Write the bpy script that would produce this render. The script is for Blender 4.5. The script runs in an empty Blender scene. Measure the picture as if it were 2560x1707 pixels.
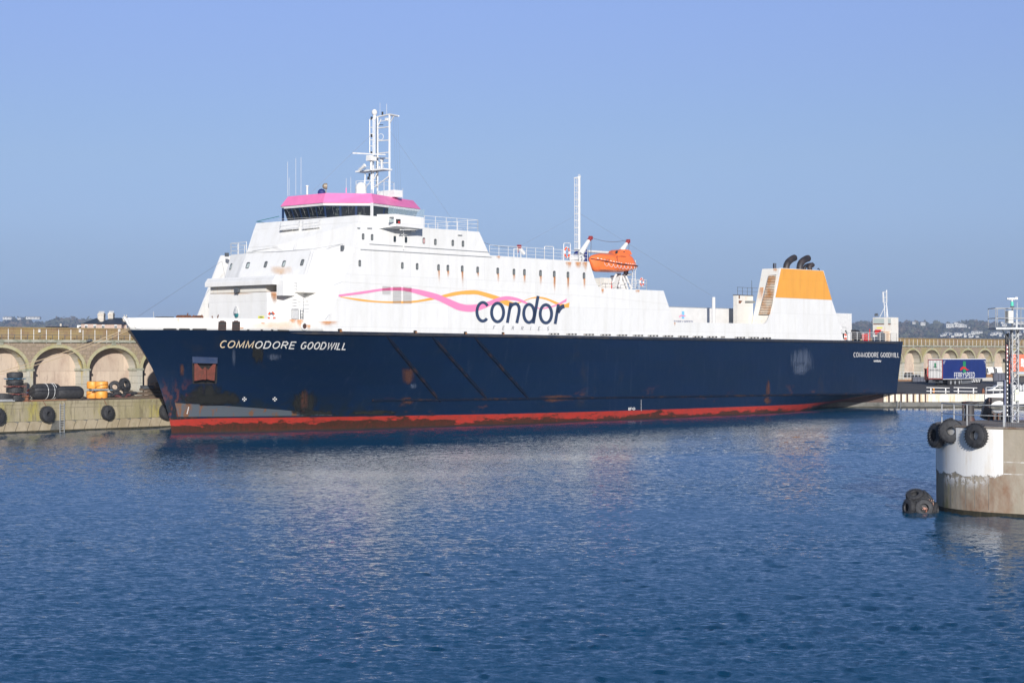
import bpy, bmesh, math, random
from mathutils import Vector, Matrix
R=math.radians; random.seed(7)
sc=bpy.context.scene; col=sc.collection
# ---------------------------------------------------------------- camera
F,YH,CH=4370.6,881.9,7.855
AL=0.8315; X0,Y0=-33.02,169.41
cam=bpy.data.objects.new('camera',bpy.data.cameras.new('camera')); col.objects.link(cam)
cam.location=(0,0,CH); cam.rotation_euler=(R(90),0,0)
cam.data.sensor_width=36; cam.data.lens=F/2560*36
cam.data.shift_y=(YH-853.5)/2560; cam.data.clip_start=1; cam.data.clip_end=12000
sc.camera=cam
# ---------------------------------------------------------------- world, sun
SUN_EL=16; SUN_DIR=(0.12,-1.0)      # towards the sun, horizontal
az=math.atan2(SUN_DIR[0],SUN_DIR[1])
w=bpy.data.worlds.new("World"); sc.world=w; w.use_nodes=True
nt=w.node_tree; bg=nt.nodes['Background']
sky=nt.nodes.new('ShaderNodeTexSky'); sky.sky_type='NISHITA'; sky.sun_disc=False
sky.sun_elevation=R(SUN_EL); sky.sun_rotation=az
sky.air_density=1.0; sky.dust_density=0.4; sky.ozone_density=4.0; sky.altitude=0
hs=nt.nodes.new('ShaderNodeMix'); hs.data_type='RGBA'; hs.blend_type='MULTIPLY'; hs.inputs[0].default_value=1
hs.inputs[7].default_value=(1.04,0.95,1.08,1)
tcw=nt.nodes.new('ShaderNodeTexCoord'); spw=nt.nodes.new('ShaderNodeSeparateXYZ'); nt.links.new(tcw.outputs['Generated'],spw.inputs[0])
rw=nt.nodes.new('ShaderNodeValToRGB'); nt.links.new(spw.outputs[2],rw.inputs[0])     # low murk: the lowest degrees of sky are dimmer and bluer
E_=rw.color_ramp.elements
SKYR=[(0.0, (0.349, 0.43, 0.792)), (0.028, (0.349, 0.43, 0.792)), (0.036, (0.39, 0.454, 0.77)), (0.055, (0.476, 0.488, 0.731)), (0.076, (0.582, 0.551, 0.747)), (0.11, (0.711, 0.618, 0.739)), (0.132, (0.765, 0.649, 0.762)), (0.165, (0.863, 0.696, 0.823)), (0.196, (0.952, 0.75, 0.886)), (0.3, (0.784, 0.768, 0.897)), (0.6, (0.565, 0.729, 0.897))]
E_[0].position=SKYR[0][0]; E_[0].color=(*SKYR[0][1],1); E_[1].position=SKYR[-1][0]; E_[1].color=(*SKYR[-1][1],1)
for p_,c_ in SKYR[1:-1]: e_=E_.new(p_); e_.color=(*c_,1)
nt.links.new(sky.outputs[0],hs.inputs[6]); nt.links.new(rw.outputs[0],hs.inputs[7]); nt.links.new(hs.outputs[2],bg.inputs[0])
bg.inputs[1].default_value=0.116
sl=bpy.data.lights.new('sun','SUN'); sl.energy=4.8; sl.angle=R(0.5); sl.color=(1,0.965,0.92)
so=bpy.data.objects.new('sun',sl); col.objects.link(so)
d=Vector((SUN_DIR[0],SUN_DIR[1],0)).normalized()*math.cos(R(SUN_EL)); d.z=math.sin(R(SUN_EL))
so.rotation_euler=d.to_track_quat('Z','Y').to_euler()
sc.view_settings.view_transform='Standard'; sc.view_settings.look='None'
sc.view_settings.exposure=0.28; sc.view_settings.gamma=1
sc.render.resolution_x=1024; sc.render.resolution_y=682
try:
    sc.cycles.max_bounces=6; sc.cycles.transparent_max_bounces=8; sc.cycles.volume_bounces=0
    sc.cycles.use_adaptive_sampling=True
except Exception: pass
# ---------------------------------------------------------------- frames
CA,SA=math.cos(AL),math.sin(AL)
SHIP=Matrix.Translation((X0,Y0,0))@Matrix.Rotation(AL,4,'Z')     # local x aft, local y=-t (starboard +)
WORLD=Matrix.Identity(4)
def L(s,t,z): return Vector((s,-t,z))
def P(x,y,t=None,s=None,z=None):
    """ship-frame point on a t, s or z plane seen at a photo position"""
    k=(x-1280)/F
    if z is not None:
        Y=F*(CH-z)/(y-YH); X=k*Y; dx,dy=X-X0,Y-Y0
        return L(dx*CA+dy*SA, dx*SA-dy*CA, z)
    if t is not None: bx,by,dx,dy=X0+t*SA,Y0-t*CA,CA,SA
    else: bx,by,dx,dy=X0+s*CA,Y0+s*SA,SA,-CA
    a=(k*by-bx)/(dx-k*dy); Y=by+a*dy; zz=CH-(y-YH)*Y/F
    return L(a,t,zz) if t is not None else L(s,a,zz)
def WP(x,y,Y): return Vector(((x-1280)/F*Y, Y, CH-(y-YH)*Y/F))
def WZ(x,y,z):
    Y=F*(CH-z)/(y-YH); return Vector(((x-1280)/F*Y,Y,z))
def S2W(v): return SHIP@v
def W2S(v): return SHIP.inverted()@v
# ---------------------------------------------------------------- materials
def mat(name,c,rough=0.6,metal=0,var=0.0,vs=2.0,c2=None,bump=0.0,bs=8,stretch=None,spec=0.5,coat=0,fac=(0.35,0.65)):
    m=bpy.data.materials.new(name); m.use_nodes=True; n=m.node_tree; b=n.nodes['Principled BSDF']
    b.inputs['Base Color'].default_value=(*c,1); b.inputs['Roughness'].default_value=rough
    b.inputs['Metallic'].default_value=metal
    try: b.inputs['Specular IOR Level'].default_value=spec; b.inputs['Coat Weight'].default_value=coat
    except Exception: pass
    if var or c2 or bump:
        tc=n.nodes.new('ShaderNodeTexCoord'); mp=n.nodes.new('ShaderNodeMapping')
        n.links.new(tc.outputs['Object'],mp.inputs[0])
        if stretch: mp.inputs['Scale'].default_value=stretch
        no=n.nodes.new('ShaderNodeTexNoise'); no.inputs['Scale'].default_value=vs; no.inputs['Detail'].default_value=6
        no.inputs['Roughness'].default_value=0.65
        n.links.new(mp.outputs[0],no.inputs[0])
        mr=n.nodes.new('ShaderNodeMapRange'); mr.inputs[1].default_value=fac[0]; mr.inputs[2].default_value=fac[1]
        n.links.new(no.outputs[0],mr.inputs[0])
        mx=n.nodes.new('ShaderNodeMix'); mx.data_type='RGBA'
        mx.inputs[6].default_value=(*c,1)
        mx.inputs[7].default_value=(*(c2 or [x*(1-var) for x in c]),1)
        n.links.new(mr.outputs[0],mx.inputs[0]); n.links.new(mx.outputs[2],b.inputs['Base Color'])
        if bump:
            nb=n.nodes.new('ShaderNodeTexNoise'); nb.inputs['Scale'].default_value=bs; nb.inputs['Detail'].default_value=5
            n.links.new(tc.outputs['Object'],nb.inputs[0])
            bp=n.nodes.new('ShaderNodeBump'); bp.inputs['Strength'].default_value=bump; bp.inputs['Distance'].default_value=0.05
            n.links.new(nb.outputs[0],bp.inputs['Height']); n.links.new(bp.outputs[0],b.inputs['Normal'])
    return m
M={}
M['white']=mat('white_ship_paint',(0.73,0.72,0.69),0.5,c2=(0.65,0.635,0.585),vs=1.0,stretch=(1.2,1.2,.12),fac=(.45,.8))
M['trim']=mat('white_trim_paint',(0.72,0.71,0.68),0.5,var=.15,vs=3)
M['dirty']=mat('weathered_white_paint',(0.68,0.65,0.58),0.6,c2=(0.62,0.40,0.20),vs=1.1,stretch=(2,2,.5),fac=(.58,.78))
M['pink']=mat('pink_paint',(0.82,0.20,0.42),0.4,var=.12,vs=.8)
M['pinkstripe']=mat('pink_stripe_paint',(0.82,0.23,0.42),0.5)
M['yellowstripe']=mat('amber_stripe_paint',(0.80,0.38,0.07),0.5)
M['amber']=mat('amber_funnel_paint',(0.80,0.36,0.055),0.45,var=.12,vs=1,stretch=(1.5,1.5,.2))
M['navytext']=mat('navy_lettering_paint',(0.03,0.05,0.10),0.5)
M['whitetext']=mat('white_lettering_paint',(0.75,0.73,0.69),0.5)
M['ambertext']=mat('rust_tinted_lettering',(0.72,0.50,0.25),0.5,c2=(.74,.68,.55),vs=3)
M['glass']=mat('dark_window_glass',(0.02,0.03,0.035),0.08,spec=.8)
M['curtain']=mat('pale_curtained_glass',(0.42,0.47,0.44),0.15,spec=.6)
M['curtain2']=mat('grey_curtained_glass',(0.18,0.19,0.18),0.15,spec=.6)
M['gasket']=mat('black_window_gasket',(0.03,0.035,0.04),0.5)
M['navyframe']=mat('navy_bridge_frame',(0.012,0.03,0.08),0.35)
M['bridgeglass']=mat('bridge_glass',(0.010,0.013,0.018),0.08,c2=(0.10,0.115,0.10),vs=4,stretch=(1,1,.5),fac=(.56,.66),spec=.3)
M['black']=mat('matt_black',(0.015,0.015,0.017),0.6)
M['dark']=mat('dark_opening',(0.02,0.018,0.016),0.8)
M['soot']=mat('sooty_exhaust_steel',(0.05,0.035,0.03),0.55,c2=(.012,.012,.014),vs=1.2)
M['rust']=mat('rusty_steel',(0.22,0.08,0.035),0.85,c2=(0.10,0.05,0.03),vs=2.5,bump=.3)
M['anchor']=mat('red_brown_anchor',(0.22,0.055,0.035),0.7,c2=(0.12,0.045,0.03),vs=3,bump=.3)
M['grey']=mat('galvanised_steel',(0.42,0.43,0.43),0.5,metal=.2,var=.25,vs=4)
M['dgrey']=mat('dark_grey_steel',(0.10,0.11,0.12),0.6,var=.3,vs=3)
M['orange']=mat('lifeboat_orange',(0.85,0.18,0.045),0.35,var=.1,vs=1.5)
M['lborange']=mat('lifebuoy_orange',(0.75,0.10,0.03),0.45)
M['red']=mat('red_paint',(0.55,0.03,0.025),0.5)
M['tape']=mat('reflective_white_tape',(0.8,0.8,0.78),0.4)
M['tarp']=mat('blue_tarpaulin',(0.012,0.025,0.16),0.6,var=.4,vs=4,bump=.5,bs=4)
M['rubber']=mat('black_rubber',(0.018,0.018,0.02),0.7,c2=(0.04,0.04,0.042),vs=5,bump=.5,bs=9)
M['rope']=mat('pale_mooring_rope',(0.42,0.32,0.20),0.8)
M['wire']=mat('steel_wire',(0.20,0.22,0.27),0.6)
M['darkred']=mat('dark_red_davit_head',(0.26,0.03,0.03),.5)
M['darkbrown']=mat('dark_brown_rust',(0.07,0.035,0.025),.7)
M['yellowplastic']=mat('yellow_plastic',(0.80,0.33,0.05),0.5,var=.12,vs=2)
M['yellowsign']=mat('yellow_sign_face',(0.75,0.72,0.12),0.5)
M['green']=mat('green_paint',(0.02,0.22,0.09),0.5)
M['teal']=mat('teal_paint',(0.02,0.16,0.17),0.5)
M['wood']=mat('old_timber',(0.16,0.11,0.07),0.85,c2=(.07,.055,.04),vs=3,stretch=(1,1,6),bump=.4)
M['plank']=mat('brown_timber',(0.30,0.15,0.07),0.8,c2=(.16,.09,.05),vs=3,stretch=(1,1,8))
M['navysteel']=mat('navy_steel_barrier',(0.012,0.02,0.055),0.4,var=.4,vs=2)
M['slate']=mat('dark_slate',(0.035,0.045,0.06),0.6,var=.3,vs=1.5)
M['housewall']=mat('pinkish_granite_wall',(0.50,0.36,0.28),0.85,c2=(.36,.28,.23),vs=2.5)
M['chim']=mat('pale_chimney_render',(0.55,0.50,0.42),0.85,c2=(.40,.36,.31),vs=2)
M['farwhite']=mat('far_white_render',(0.55,0.54,0.50),0.8,c2=(.35,.34,.31),vs=.12)
M['farroof']=mat('far_grey_roof',(0.14,0.14,0.15),0.8)
M['asphalt']=mat('asphalt',(0.075,0.07,0.068),0.9,var=.3,vs=.6,bump=.3)
M['quaytop']=mat('quay_paving',(0.22,0.19,0.16),0.9,var=.3,vs=.8,bump=.3)
M['trailerblue']=mat('blue_trailer_curtain',(0.012,0.03,0.16),0.4,var=.15,vs=1.2,stretch=(1,1,.2))
M['trailerwhite']=mat('white_trailer_panel',(0.74,0.72,0.68),0.5,var=.1,vs=1)
M['trailerred']=mat('dull_red_frame',(0.30,0.07,0.06),0.6)
M['orangebox']=mat('orange_container_paint',(0.75,0.12,0.035),0.5,var=.15,vs=2)
M['indigosteel']=mat('indigo_steel_column',(0.055,0.075,0.17),0.45,var=.2,vs=1)
M['ledred']=mat('dark_red_panel',(0.16,0.015,0.02),0.4)

def wave_bump(n,b,vec,items):
    last=None
    for sc_,st,dist,ax in items:
        mp=n.nodes.new('ShaderNodeMapping'); mp.inputs['Scale'].default_value=ax; mp.inputs['Rotation'].default_value=(0,0,st)
        n.links.new(vec,mp.inputs[0])
        no=n.nodes.new('ShaderNodeTexNoise'); no.inputs['Scale'].default_value=sc_; no.inputs['Detail'].default_value=3
        no.inputs['Roughness'].default_value=0.55; no.inputs['Distortion'].default_value=0.4
        n.links.new(mp.outputs[0],no.inputs[0])
        bp=n.nodes.new('ShaderNodeBump'); bp.inputs['Strength'].default_value=1; bp.inputs['Distance'].default_value=dist
        n.links.new(no.outputs[0],bp.inputs['Height'])
        if last: n.links.new(last.outputs[0],bp.inputs['Normal'])
        last=bp
    n.links.new(last.outputs[0],b.inputs['Normal'])
def water_mat():
    m=bpy.data.materials.new('harbour_water'); m.use_nodes=True; n=m.node_tree; b=n.nodes['Principled BSDF']
    b.inputs['Base Color'].default_value=(0.002,0.047,0.098,1); b.inputs['Roughness'].default_value=0.06
    b.inputs['IOR'].default_value=1.333
    tc=n.nodes.new('ShaderNodeTexCoord')
    last=None
    for sc_,rot,amp,ax in ((2.6,-0.15,0.34,(.6,1.5,1)),(7,0.1,0.46,(.6,1.4,1)),(18,0.4,.22,(1,1,1))):
        mp=n.nodes.new('ShaderNodeMapping'); mp.inputs['Scale'].default_value=ax; mp.inputs['Rotation'].default_value=(0,0,rot)
        n.links.new(tc.outputs['Object'],mp.inputs[0])
        no=n.nodes.new('ShaderNodeTexNoise'); no.inputs['Scale'].default_value=sc_; no.inputs['Detail'].default_value=4; no.inputs['Roughness'].default_value=.6
        n.links.new(mp.outputs[0],no.inputs[0])
        sb=n.nodes.new('ShaderNodeVectorMath'); sb.operation='SUBTRACT'; sb.inputs[1].default_value=(.5,.5,.5); n.links.new(no.outputs['Color'],sb.inputs[0])
        ml=n.nodes.new('ShaderNodeVectorMath'); ml.operation='MULTIPLY'; ml.inputs[1].default_value=(amp*.55,amp,0); n.links.new(sb.outputs[0],ml.inputs[0])
        if last is None: last=ml
        else:
            ad=n.nodes.new('ShaderNodeVectorMath'); ad.operation='ADD'; n.links.new(last.outputs[0],ad.inputs[0]); n.links.new(ml.outputs[0],ad.inputs[1]); last=ad
    gm=n.nodes.new('ShaderNodeMapping'); gm.inputs['Scale'].default_value=(.5,1.6,1); gm.inputs['Rotation'].default_value=(0,0,.25); n.links.new(tc.outputs['Object'],gm.inputs[0])
    gn=n.nodes.new('ShaderNodeTexNoise'); gn.inputs['Scale'].default_value=.035; gn.inputs['Detail'].default_value=4; n.links.new(gm.outputs[0],gn.inputs[0])
    gr=n.nodes.new('ShaderNodeMapRange'); gr.inputs[1].default_value=.35; gr.inputs[2].default_value=.65; gr.inputs[3].default_value=.55; gr.inputs[4].default_value=1.35; n.links.new(gn.outputs[0],gr.inputs[0])
    gs=n.nodes.new('ShaderNodeVectorMath'); gs.operation='SCALE'; n.links.new(last.outputs[0],gs.inputs[0]); n.links.new(gr.outputs[0],gs.inputs['Scale']); last=gs     # wind patches
    ad=n.nodes.new('ShaderNodeVectorMath'); ad.operation='ADD'; ad.inputs[1].default_value=(0,-.085,1); n.links.new(last.outputs[0],ad.inputs[0])
    nm=n.nodes.new('ShaderNodeVectorMath'); nm.operation='NORMALIZE'; n.links.new(ad.outputs[0],nm.inputs[0]); n.links.new(nm.outputs[0],b.inputs['Normal'])
    return m
M['water']=water_mat()

def grime(name,base,layers,rough=.85,bump=.4,bs=5,brick=None):
    """stone: base colour, layers=[(colour,scale,stretch,lo,hi)] mixed by noise"""
    m=bpy.data.materials.new(name); m.use_nodes=True; n=m.node_tree; b=n.nodes['Principled BSDF']
    b.inputs['Roughness'].default_value=rough
    try: b.inputs['Specular IOR Level'].default_value=.25
    except Exception: pass
    tc=n.nodes.new('ShaderNodeTexCoord'); prev=None
    if brick:
        br=n.nodes.new('ShaderNodeTexBrick'); mp=n.nodes.new('ShaderNodeMapping'); mp.inputs['Rotation'].default_value=(R(90),0,0)
        n.links.new(tc.outputs['Object'],mp.inputs[0]); n.links.new(mp.outputs[0],br.inputs[0])
        br.inputs['Color1'].default_value=(*base,1); br.inputs['Color2'].default_value=(*[x*.86 for x in base],1)
        br.inputs['Mortar'].default_value=(*[x*brick[3] for x in base],1)
        br.inputs['Scale'].default_value=1; br.inputs['Brick Width'].default_value=brick[0]; br.inputs['Row Height'].default_value=brick[1]
        br.inputs['Mortar Size'].default_value=brick[2]; prev=br.outputs[0]
    for i,(c,s_,st,lo,hi) in enumerate(layers):
        mp=n.nodes.new('ShaderNodeMapping'); mp.inputs['Scale'].default_value=st; mp.inputs['Location'].default_value=(i*7.3,i*3.1,i*5)
        n.links.new(tc.outputs['Object'],mp.inputs[0])
        no=n.nodes.new('ShaderNodeTexNoise'); no.inputs['Scale'].default_value=s_; no.inputs['Detail'].default_value=7; no.inputs['Roughness'].default_value=.68
        n.links.new(mp.outputs[0],no.inputs[0])
        mr=n.nodes.new('ShaderNodeMapRange'); mr.inputs[1].default_value=lo; mr.inputs[2].default_value=hi
        n.links.new(no.outputs[0],mr.inputs[0])
        mx=n.nodes.new('ShaderNodeMix'); mx.data_type='RGBA'; mx.inputs[6].default_value=(*base,1); mx.inputs[7].default_value=(*c,1)
        if prev is not None: n.links.new(prev,mx.inputs[6])
        n.links.new(mr.outputs[0],mx.inputs[0]); prev=mx.outputs[2]
    n.links.new(prev,b.inputs['Base Color'])
    nb=n.nodes.new('ShaderNodeTexNoise'); nb.inputs['Scale'].default_value=bs; nb.inputs['Detail'].default_value=6
    n.links.new(tc.outputs['Object'],nb.inputs[0])
    bp=n.nodes.new('ShaderNodeBump'); bp.inputs['Strength'].default_value=bump; bp.inputs['Distance'].default_value=.06
    n.links.new(nb.outputs[0],bp.inputs['Height']); n.links.new(bp.outputs[0],b.inputs['Normal'])
    return m
M['stone']=grime('rubble_wall_stone',(0.36,0.28,0.21),[((0.24,0.19,0.13),3.5,(1,1,1),.4,.6),((0.30,0.26,0.10),.35,(1,1,.5),.50,.68)],brick=(.95,.42,.035,.55),bump=.6)
M['parapet']=grime('lichen_parapet_stone',(0.30,0.22,0.12),[((0.30,0.22,0.09),.3,(.6,1,2),.42,.62),((0.22,0.14,0.09),1.2,(1,1,1),.5,.7)],brick=(1.5,.5,.025,.6))
M['cornice']=grime('pale_cornice_stone',(0.36,0.35,0.28),[((0.20,0.21,0.15),1.2,(1,1,1),.45,.65)])
M['ring']=grime('lichen_arch_stone',(0.40,0.37,0.24),[((0.34,0.31,0.14),.8,(1,1,1),.42,.65),((.26,.25,.18),2,(1,1,1),.55,.7)])
M['pier']=grime('ashlar_pier_stone',(0.46,0.44,0.37),[((0.42,0.33,0.10),.5,(1.5,1.5,.25),.54,.66),((.30,.30,.24),1.4,(1,1,.6),.55,.72)],brick=(1.6,.78,.02,.45))
M['panel']=grime('pink_cream_render',(0.58,0.47,0.365),[((0.42,0.32,0.25),.7,(1,1,.5),.46,.66),((.28,.21,.17),2.2,(1.4,1,.3),.56,.72)],brick=(3.4,2.9,.02,.6),bump=.25)
M['quay']=grime('weedy_quay_concrete',(0.36,0.31,0.21),[((0.25,0.22,0.12),.35,(1,1,.5),.42,.62),((0.34,0.29,0.06),.5,(1,1,.35),.54,.68),((.15,.125,.08),1.3,(1.5,1,.25),.50,.66),((.50,.48,.43),1.6,(1,1,1),.66,.72)],brick=(3.1,2.4,.03,.5),bump=.6)
M['quayblock']=grime('slanted_quay_block',(0.36,0.30,0.21),[((0.27,0.22,0.14),.6,(1,1,.6),.42,.62),((.19,.17,.09),1.8,(1,1,.4),.58,.74)])
M['weed']=grime('dark_tidal_weed',(0.030,0.028,0.018),[((0.06,0.05,0.03),2.5,(1,1,.3),.45,.65)])
M['rustwhite']=grime('rust_streaked_white_steel',(0.66,0.62,0.52),[((0.55,0.42,0.26),.8,(3,3,.25),.45,.62),((0.33,0.12,0.04),1.3,(4,4,.3),.57,.70)],rough=.6,bump=.1)
M['darkconc']=grime('dark_wet_concrete',(0.15,0.145,0.13),[((0.08,0.08,0.07),.7,(1,1,1),.45,.65)])
M['piertop']=grime('pier_head_top',(0.24,0.21,0.18),[((0.17,0.11,0.07),1.5,(1,1,1),.45,.65)])

def plates(m,w=5.5,h=2.6,dark=.86,var=.96,buckle=.5):
    """welded plate seams and slight buckling on a painted steel material (object axes: x along, z up)"""
    n=m.node_tree; b=n.nodes['Principled BSDF']; lk=b.inputs['Base Color'].links; src=lk[0].from_socket if lk else None
    tc=n.nodes.new('ShaderNodeTexCoord'); mp=n.nodes.new('ShaderNodeMapping'); mp.inputs['Rotation'].default_value=(R(90),0,0); n.links.new(tc.outputs['Object'],mp.inputs[0])
    br=n.nodes.new('ShaderNodeTexBrick'); n.links.new(mp.outputs[0],br.inputs[0]); br.inputs['Scale'].default_value=1
    br.inputs['Color1'].default_value=(1,1,1,1); br.inputs['Color2'].default_value=(var,var,var,1); br.inputs['Mortar'].default_value=(dark,dark,dark,1)
    br.inputs['Brick Width'].default_value=w; br.inputs['Row Height'].default_value=h; br.inputs['Mortar Size'].default_value=.025
    mx=n.nodes.new('ShaderNodeMix'); mx.data_type='RGBA'; mx.blend_type='MULTIPLY'; mx.inputs[0].default_value=1
    if src: n.links.new(src,mx.inputs[6])
    else: mx.inputs[6].default_value=b.inputs['Base Color'].default_value
    n.links.new(br.outputs[0],mx.inputs[7]); n.links.new(mx.outputs[2],b.inputs['Base Color'])
    no=n.nodes.new('ShaderNodeTexNoise'); no.inputs['Scale'].default_value=.75; no.inputs['Detail'].default_value=2; n.links.new(tc.outputs['Object'],no.inputs[0])
    bp=n.nodes.new('ShaderNodeBump'); bp.inputs['Strength'].default_value=buckle; bp.inputs['Distance'].default_value=.10; n.links.new(no.outputs[0],bp.inputs['Height']); n.links.new(bp.outputs[0],b.inputs['Normal'])
plates(M['white']); plates(M['dirty'],3,2); plates(M['amber'],4,2.5)
# ---------------------------------------------------------------- object helpers
def tag(o,label=None,cat=None,group=None,kind=None):
    if label: o['label']=label
    if cat: o['category']=cat
    if group: o['group']=group
    if kind: o['kind']=kind
    return o
class MB:
    def __init__(s,org=(0,0,0)): s.v=[];s.f=[];s.mi=[];s.cur=0;s.org=Vector(org)
    def pts(s,ps):
        i=len(s.v); s.v+=[Vector(p)-s.org for p in ps]; return list(range(i,i+len(ps)))
    def face(s,idx): s.f.append(tuple(idx)); s.mi.append(s.cur)
    def poly(s,ps): s.face(s.pts(ps))
    def box(s,c,sz,rot=0):
        c=Vector(c); x,y,z=[k/2 for k in sz]; Rm=Matrix.Rotation(rot,3,'Z')
        ps=[c+Rm@Vector((a*x,b*y,e*z)) for e in(-1,1) for b in(-1,1) for a in(-1,1)]
        i=s.pts(ps); [s.face([i[k] for k in q]) for q in((0,2,3,1),(4,5,7,6),(0,1,5,4),(2,6,7,3),(0,4,6,2),(1,3,7,5))]
    def hexa(s,a,b):
        """loft two equal-length loops with caps"""
        n=len(a); i=s.pts(a); j=s.pts(b)
        for k in range(n): s.face([i[k],i[(k+1)%n],j[(k+1)%n],j[k]])
        s.face(i[::-1]); s.face(j)
    def extr(s,ps,v):
        v=Vector(v); s.hexa(ps,[Vector(p)+v for p in ps])
    def tube(s,p,q,r,r2=None,n=6,cap=True):
        p,q=Vector(p),Vector(q); r2=r if r2 is None else r2
        d=(q-p)
        if d.length<1e-6: return
        d.normalize(); a=d.orthogonal().normalized(); b=d.cross(a)
        A=[p+(a*math.cos(2*math.pi*k/n)+b*math.sin(2*math.pi*k/n))*r for k in range(n)]
        B=[q+(a*math.cos(2*math.pi*k/n)+b*math.sin(2*math.pi*k/n))*r2 for k in range(n)]
        s.hexa(A,B)
    def path(s,ps,r,n=6):
        for a,b in zip(ps[:-1],ps[1:]): s.tube(a,b,r,n=n)
    def sweep(s,ps,rs,n=10):
        """smooth tube through points with radii"""
        ps=[Vector(p) for p in ps]; rings=[]; ref=None
        for k,p in enumerate(ps):
            d=(ps[min(k+1,len(ps)-1)]-ps[max(k-1,0)]).normalized()
            a=(d.orthogonal() if ref is None else (ref-d*ref.dot(d))).normalized(); ref=a; b=d.cross(a)
            rings.append(s.pts([p+(a*math.cos(2*math.pi*j/n)+b*math.sin(2*math.pi*j/n))*rs[k] for j in range(n)]))
        for A,B in zip(rings[:-1],rings[1:]):
            for j in range(n): s.face([A[j],A[(j+1)%n],B[(j+1)%n],B[j]])
        s.face(rings[0][::-1]); s.face(rings[-1])
    def lathe(s,c,ax,prof,n=16,closed=False):
        """prof = [(r,h)] about axis ax through c"""
        c=Vector(c); d=Vector(ax).normalized(); a=d.orthogonal().normalized(); b=d.cross(a); rings=[]
        for r,h in prof: rings.append(s.pts([c+d*h+(a*math.cos(2*math.pi*k/n)+b*math.sin(2*math.pi*k/n))*r for k in range(n)]))
        m=len(rings)
        for i in range(m if closed else m-1):
            A,B=rings[i],rings[(i+1)%m]
            for j in range(n): s.face([A[j],A[(j+1)%n],B[(j+1)%n],B[j]])
        if not closed: s.face(rings[0][::-1]); s.face(rings[-1])
    def torus(s,c,ax,Rr,r,n=24,m=8,sq=1.0):
        s.lathe(c,ax,[(Rr+r*math.cos(2*math.pi*k/m),r*sq*math.sin(2*math.pi*k/m)) for k in range(m)],n=n,closed=True)
    def sphere(s,c,r,n=12,sc_=(1,1,1)):
        c=Vector(c); k=6
        s.lathe(c,(0,0,1),[(max(.001,r*math.sin(math.pi*i/k))*sc_[0],-r*math.cos(math.pi*i/k)*sc_[2]) for i in range(k+1)],n=n)
    def build(s,name,mt,parent=None,smooth=False,M4=None):
        me=bpy.data.meshes.new(name); me.from_pydata([tuple(v) for v in s.v],[],s.f); me.update()
        ms=mt if isinstance(mt,(list,tuple)) else [mt]
        for m in ms: me.materials.append(m)
        if len(ms)>1: me.polygons.foreach_set('material_index',s.mi)
        bm=bmesh.new(); bm.from_mesh(me); bmesh.ops.recalc_face_normals(bm,faces=bm.faces); bm.to_mesh(me); bm.free()
        if smooth:
            me.polygons.foreach_set('use_smooth',[True]*len(me.polygons))
            try: me.set_sharp_from_angle(angle=R(40))
            except Exception: pass
        o=bpy.data.objects.new(name,me); col.objects.link(o)
        if parent: o.parent=parent
        elif M4 is not None: o.matrix_world=M4@Matrix.Translation(s.org)
        else: o.location=s.org
        return o
def thing(name,label,cat,base=(0,0,0),M4=WORLD,group=None):
    o=bpy.data.objects.new(name,None); col.objects.link(o); o.empty_display_size=.3
    o.matrix_world=M4@Matrix.Translation(Vector(base)); tag(o,label,cat,group); return o
def children(o): return [c for c in bpy.data.objects if c.parent==o]
def copy_tree(o,parent=None,kids=None):
    c=o.copy(); col.objects.link(c)
    if parent: c.parent=parent
    for ch in (kids if kids is not None else children(o)): copy_tree(ch,c)
    return c
def lerp(a,b,k): return a+(b-a)*k
def interp(tab,x):
    if x<=tab[0][0]: return tab[0][1]
    for (a,b),(c,d_) in zip(tab[:-1],tab[1:]):
        if x<=c: return b+(d_-b)*(x-a)/(c-a)
    return tab[-1][1]
def smooth_interp(tab,x):
    # catmull-rom through table
    n=len(tab)
    if x<=tab[0][0]: return tab[0][1]
    if x>=tab[-1][0]: return tab[-1][1]
    for i in range(n-1):
        if x<=tab[i+1][0]:
            x1,y1=tab[i]; x2,y2=tab[i+1]
            m1=(y2-tab[i-1][1])/(x2-tab[i-1][0]) if i>0 else (y2-y1)/(x2-x1)
            m2=(tab[i+2][1]-y1)/(tab[i+2][0]-x1) if i+2<n else (y2-y1)/(x2-x1)
            h=x2-x1; u=(x-x1)/h
            return (2*u**3-3*u*u+1)*y1+(u**3-2*u*u+u)*h*m1+(-2*u**3+3*u*u)*y2+(u**3-u*u)*h*m2
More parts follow.
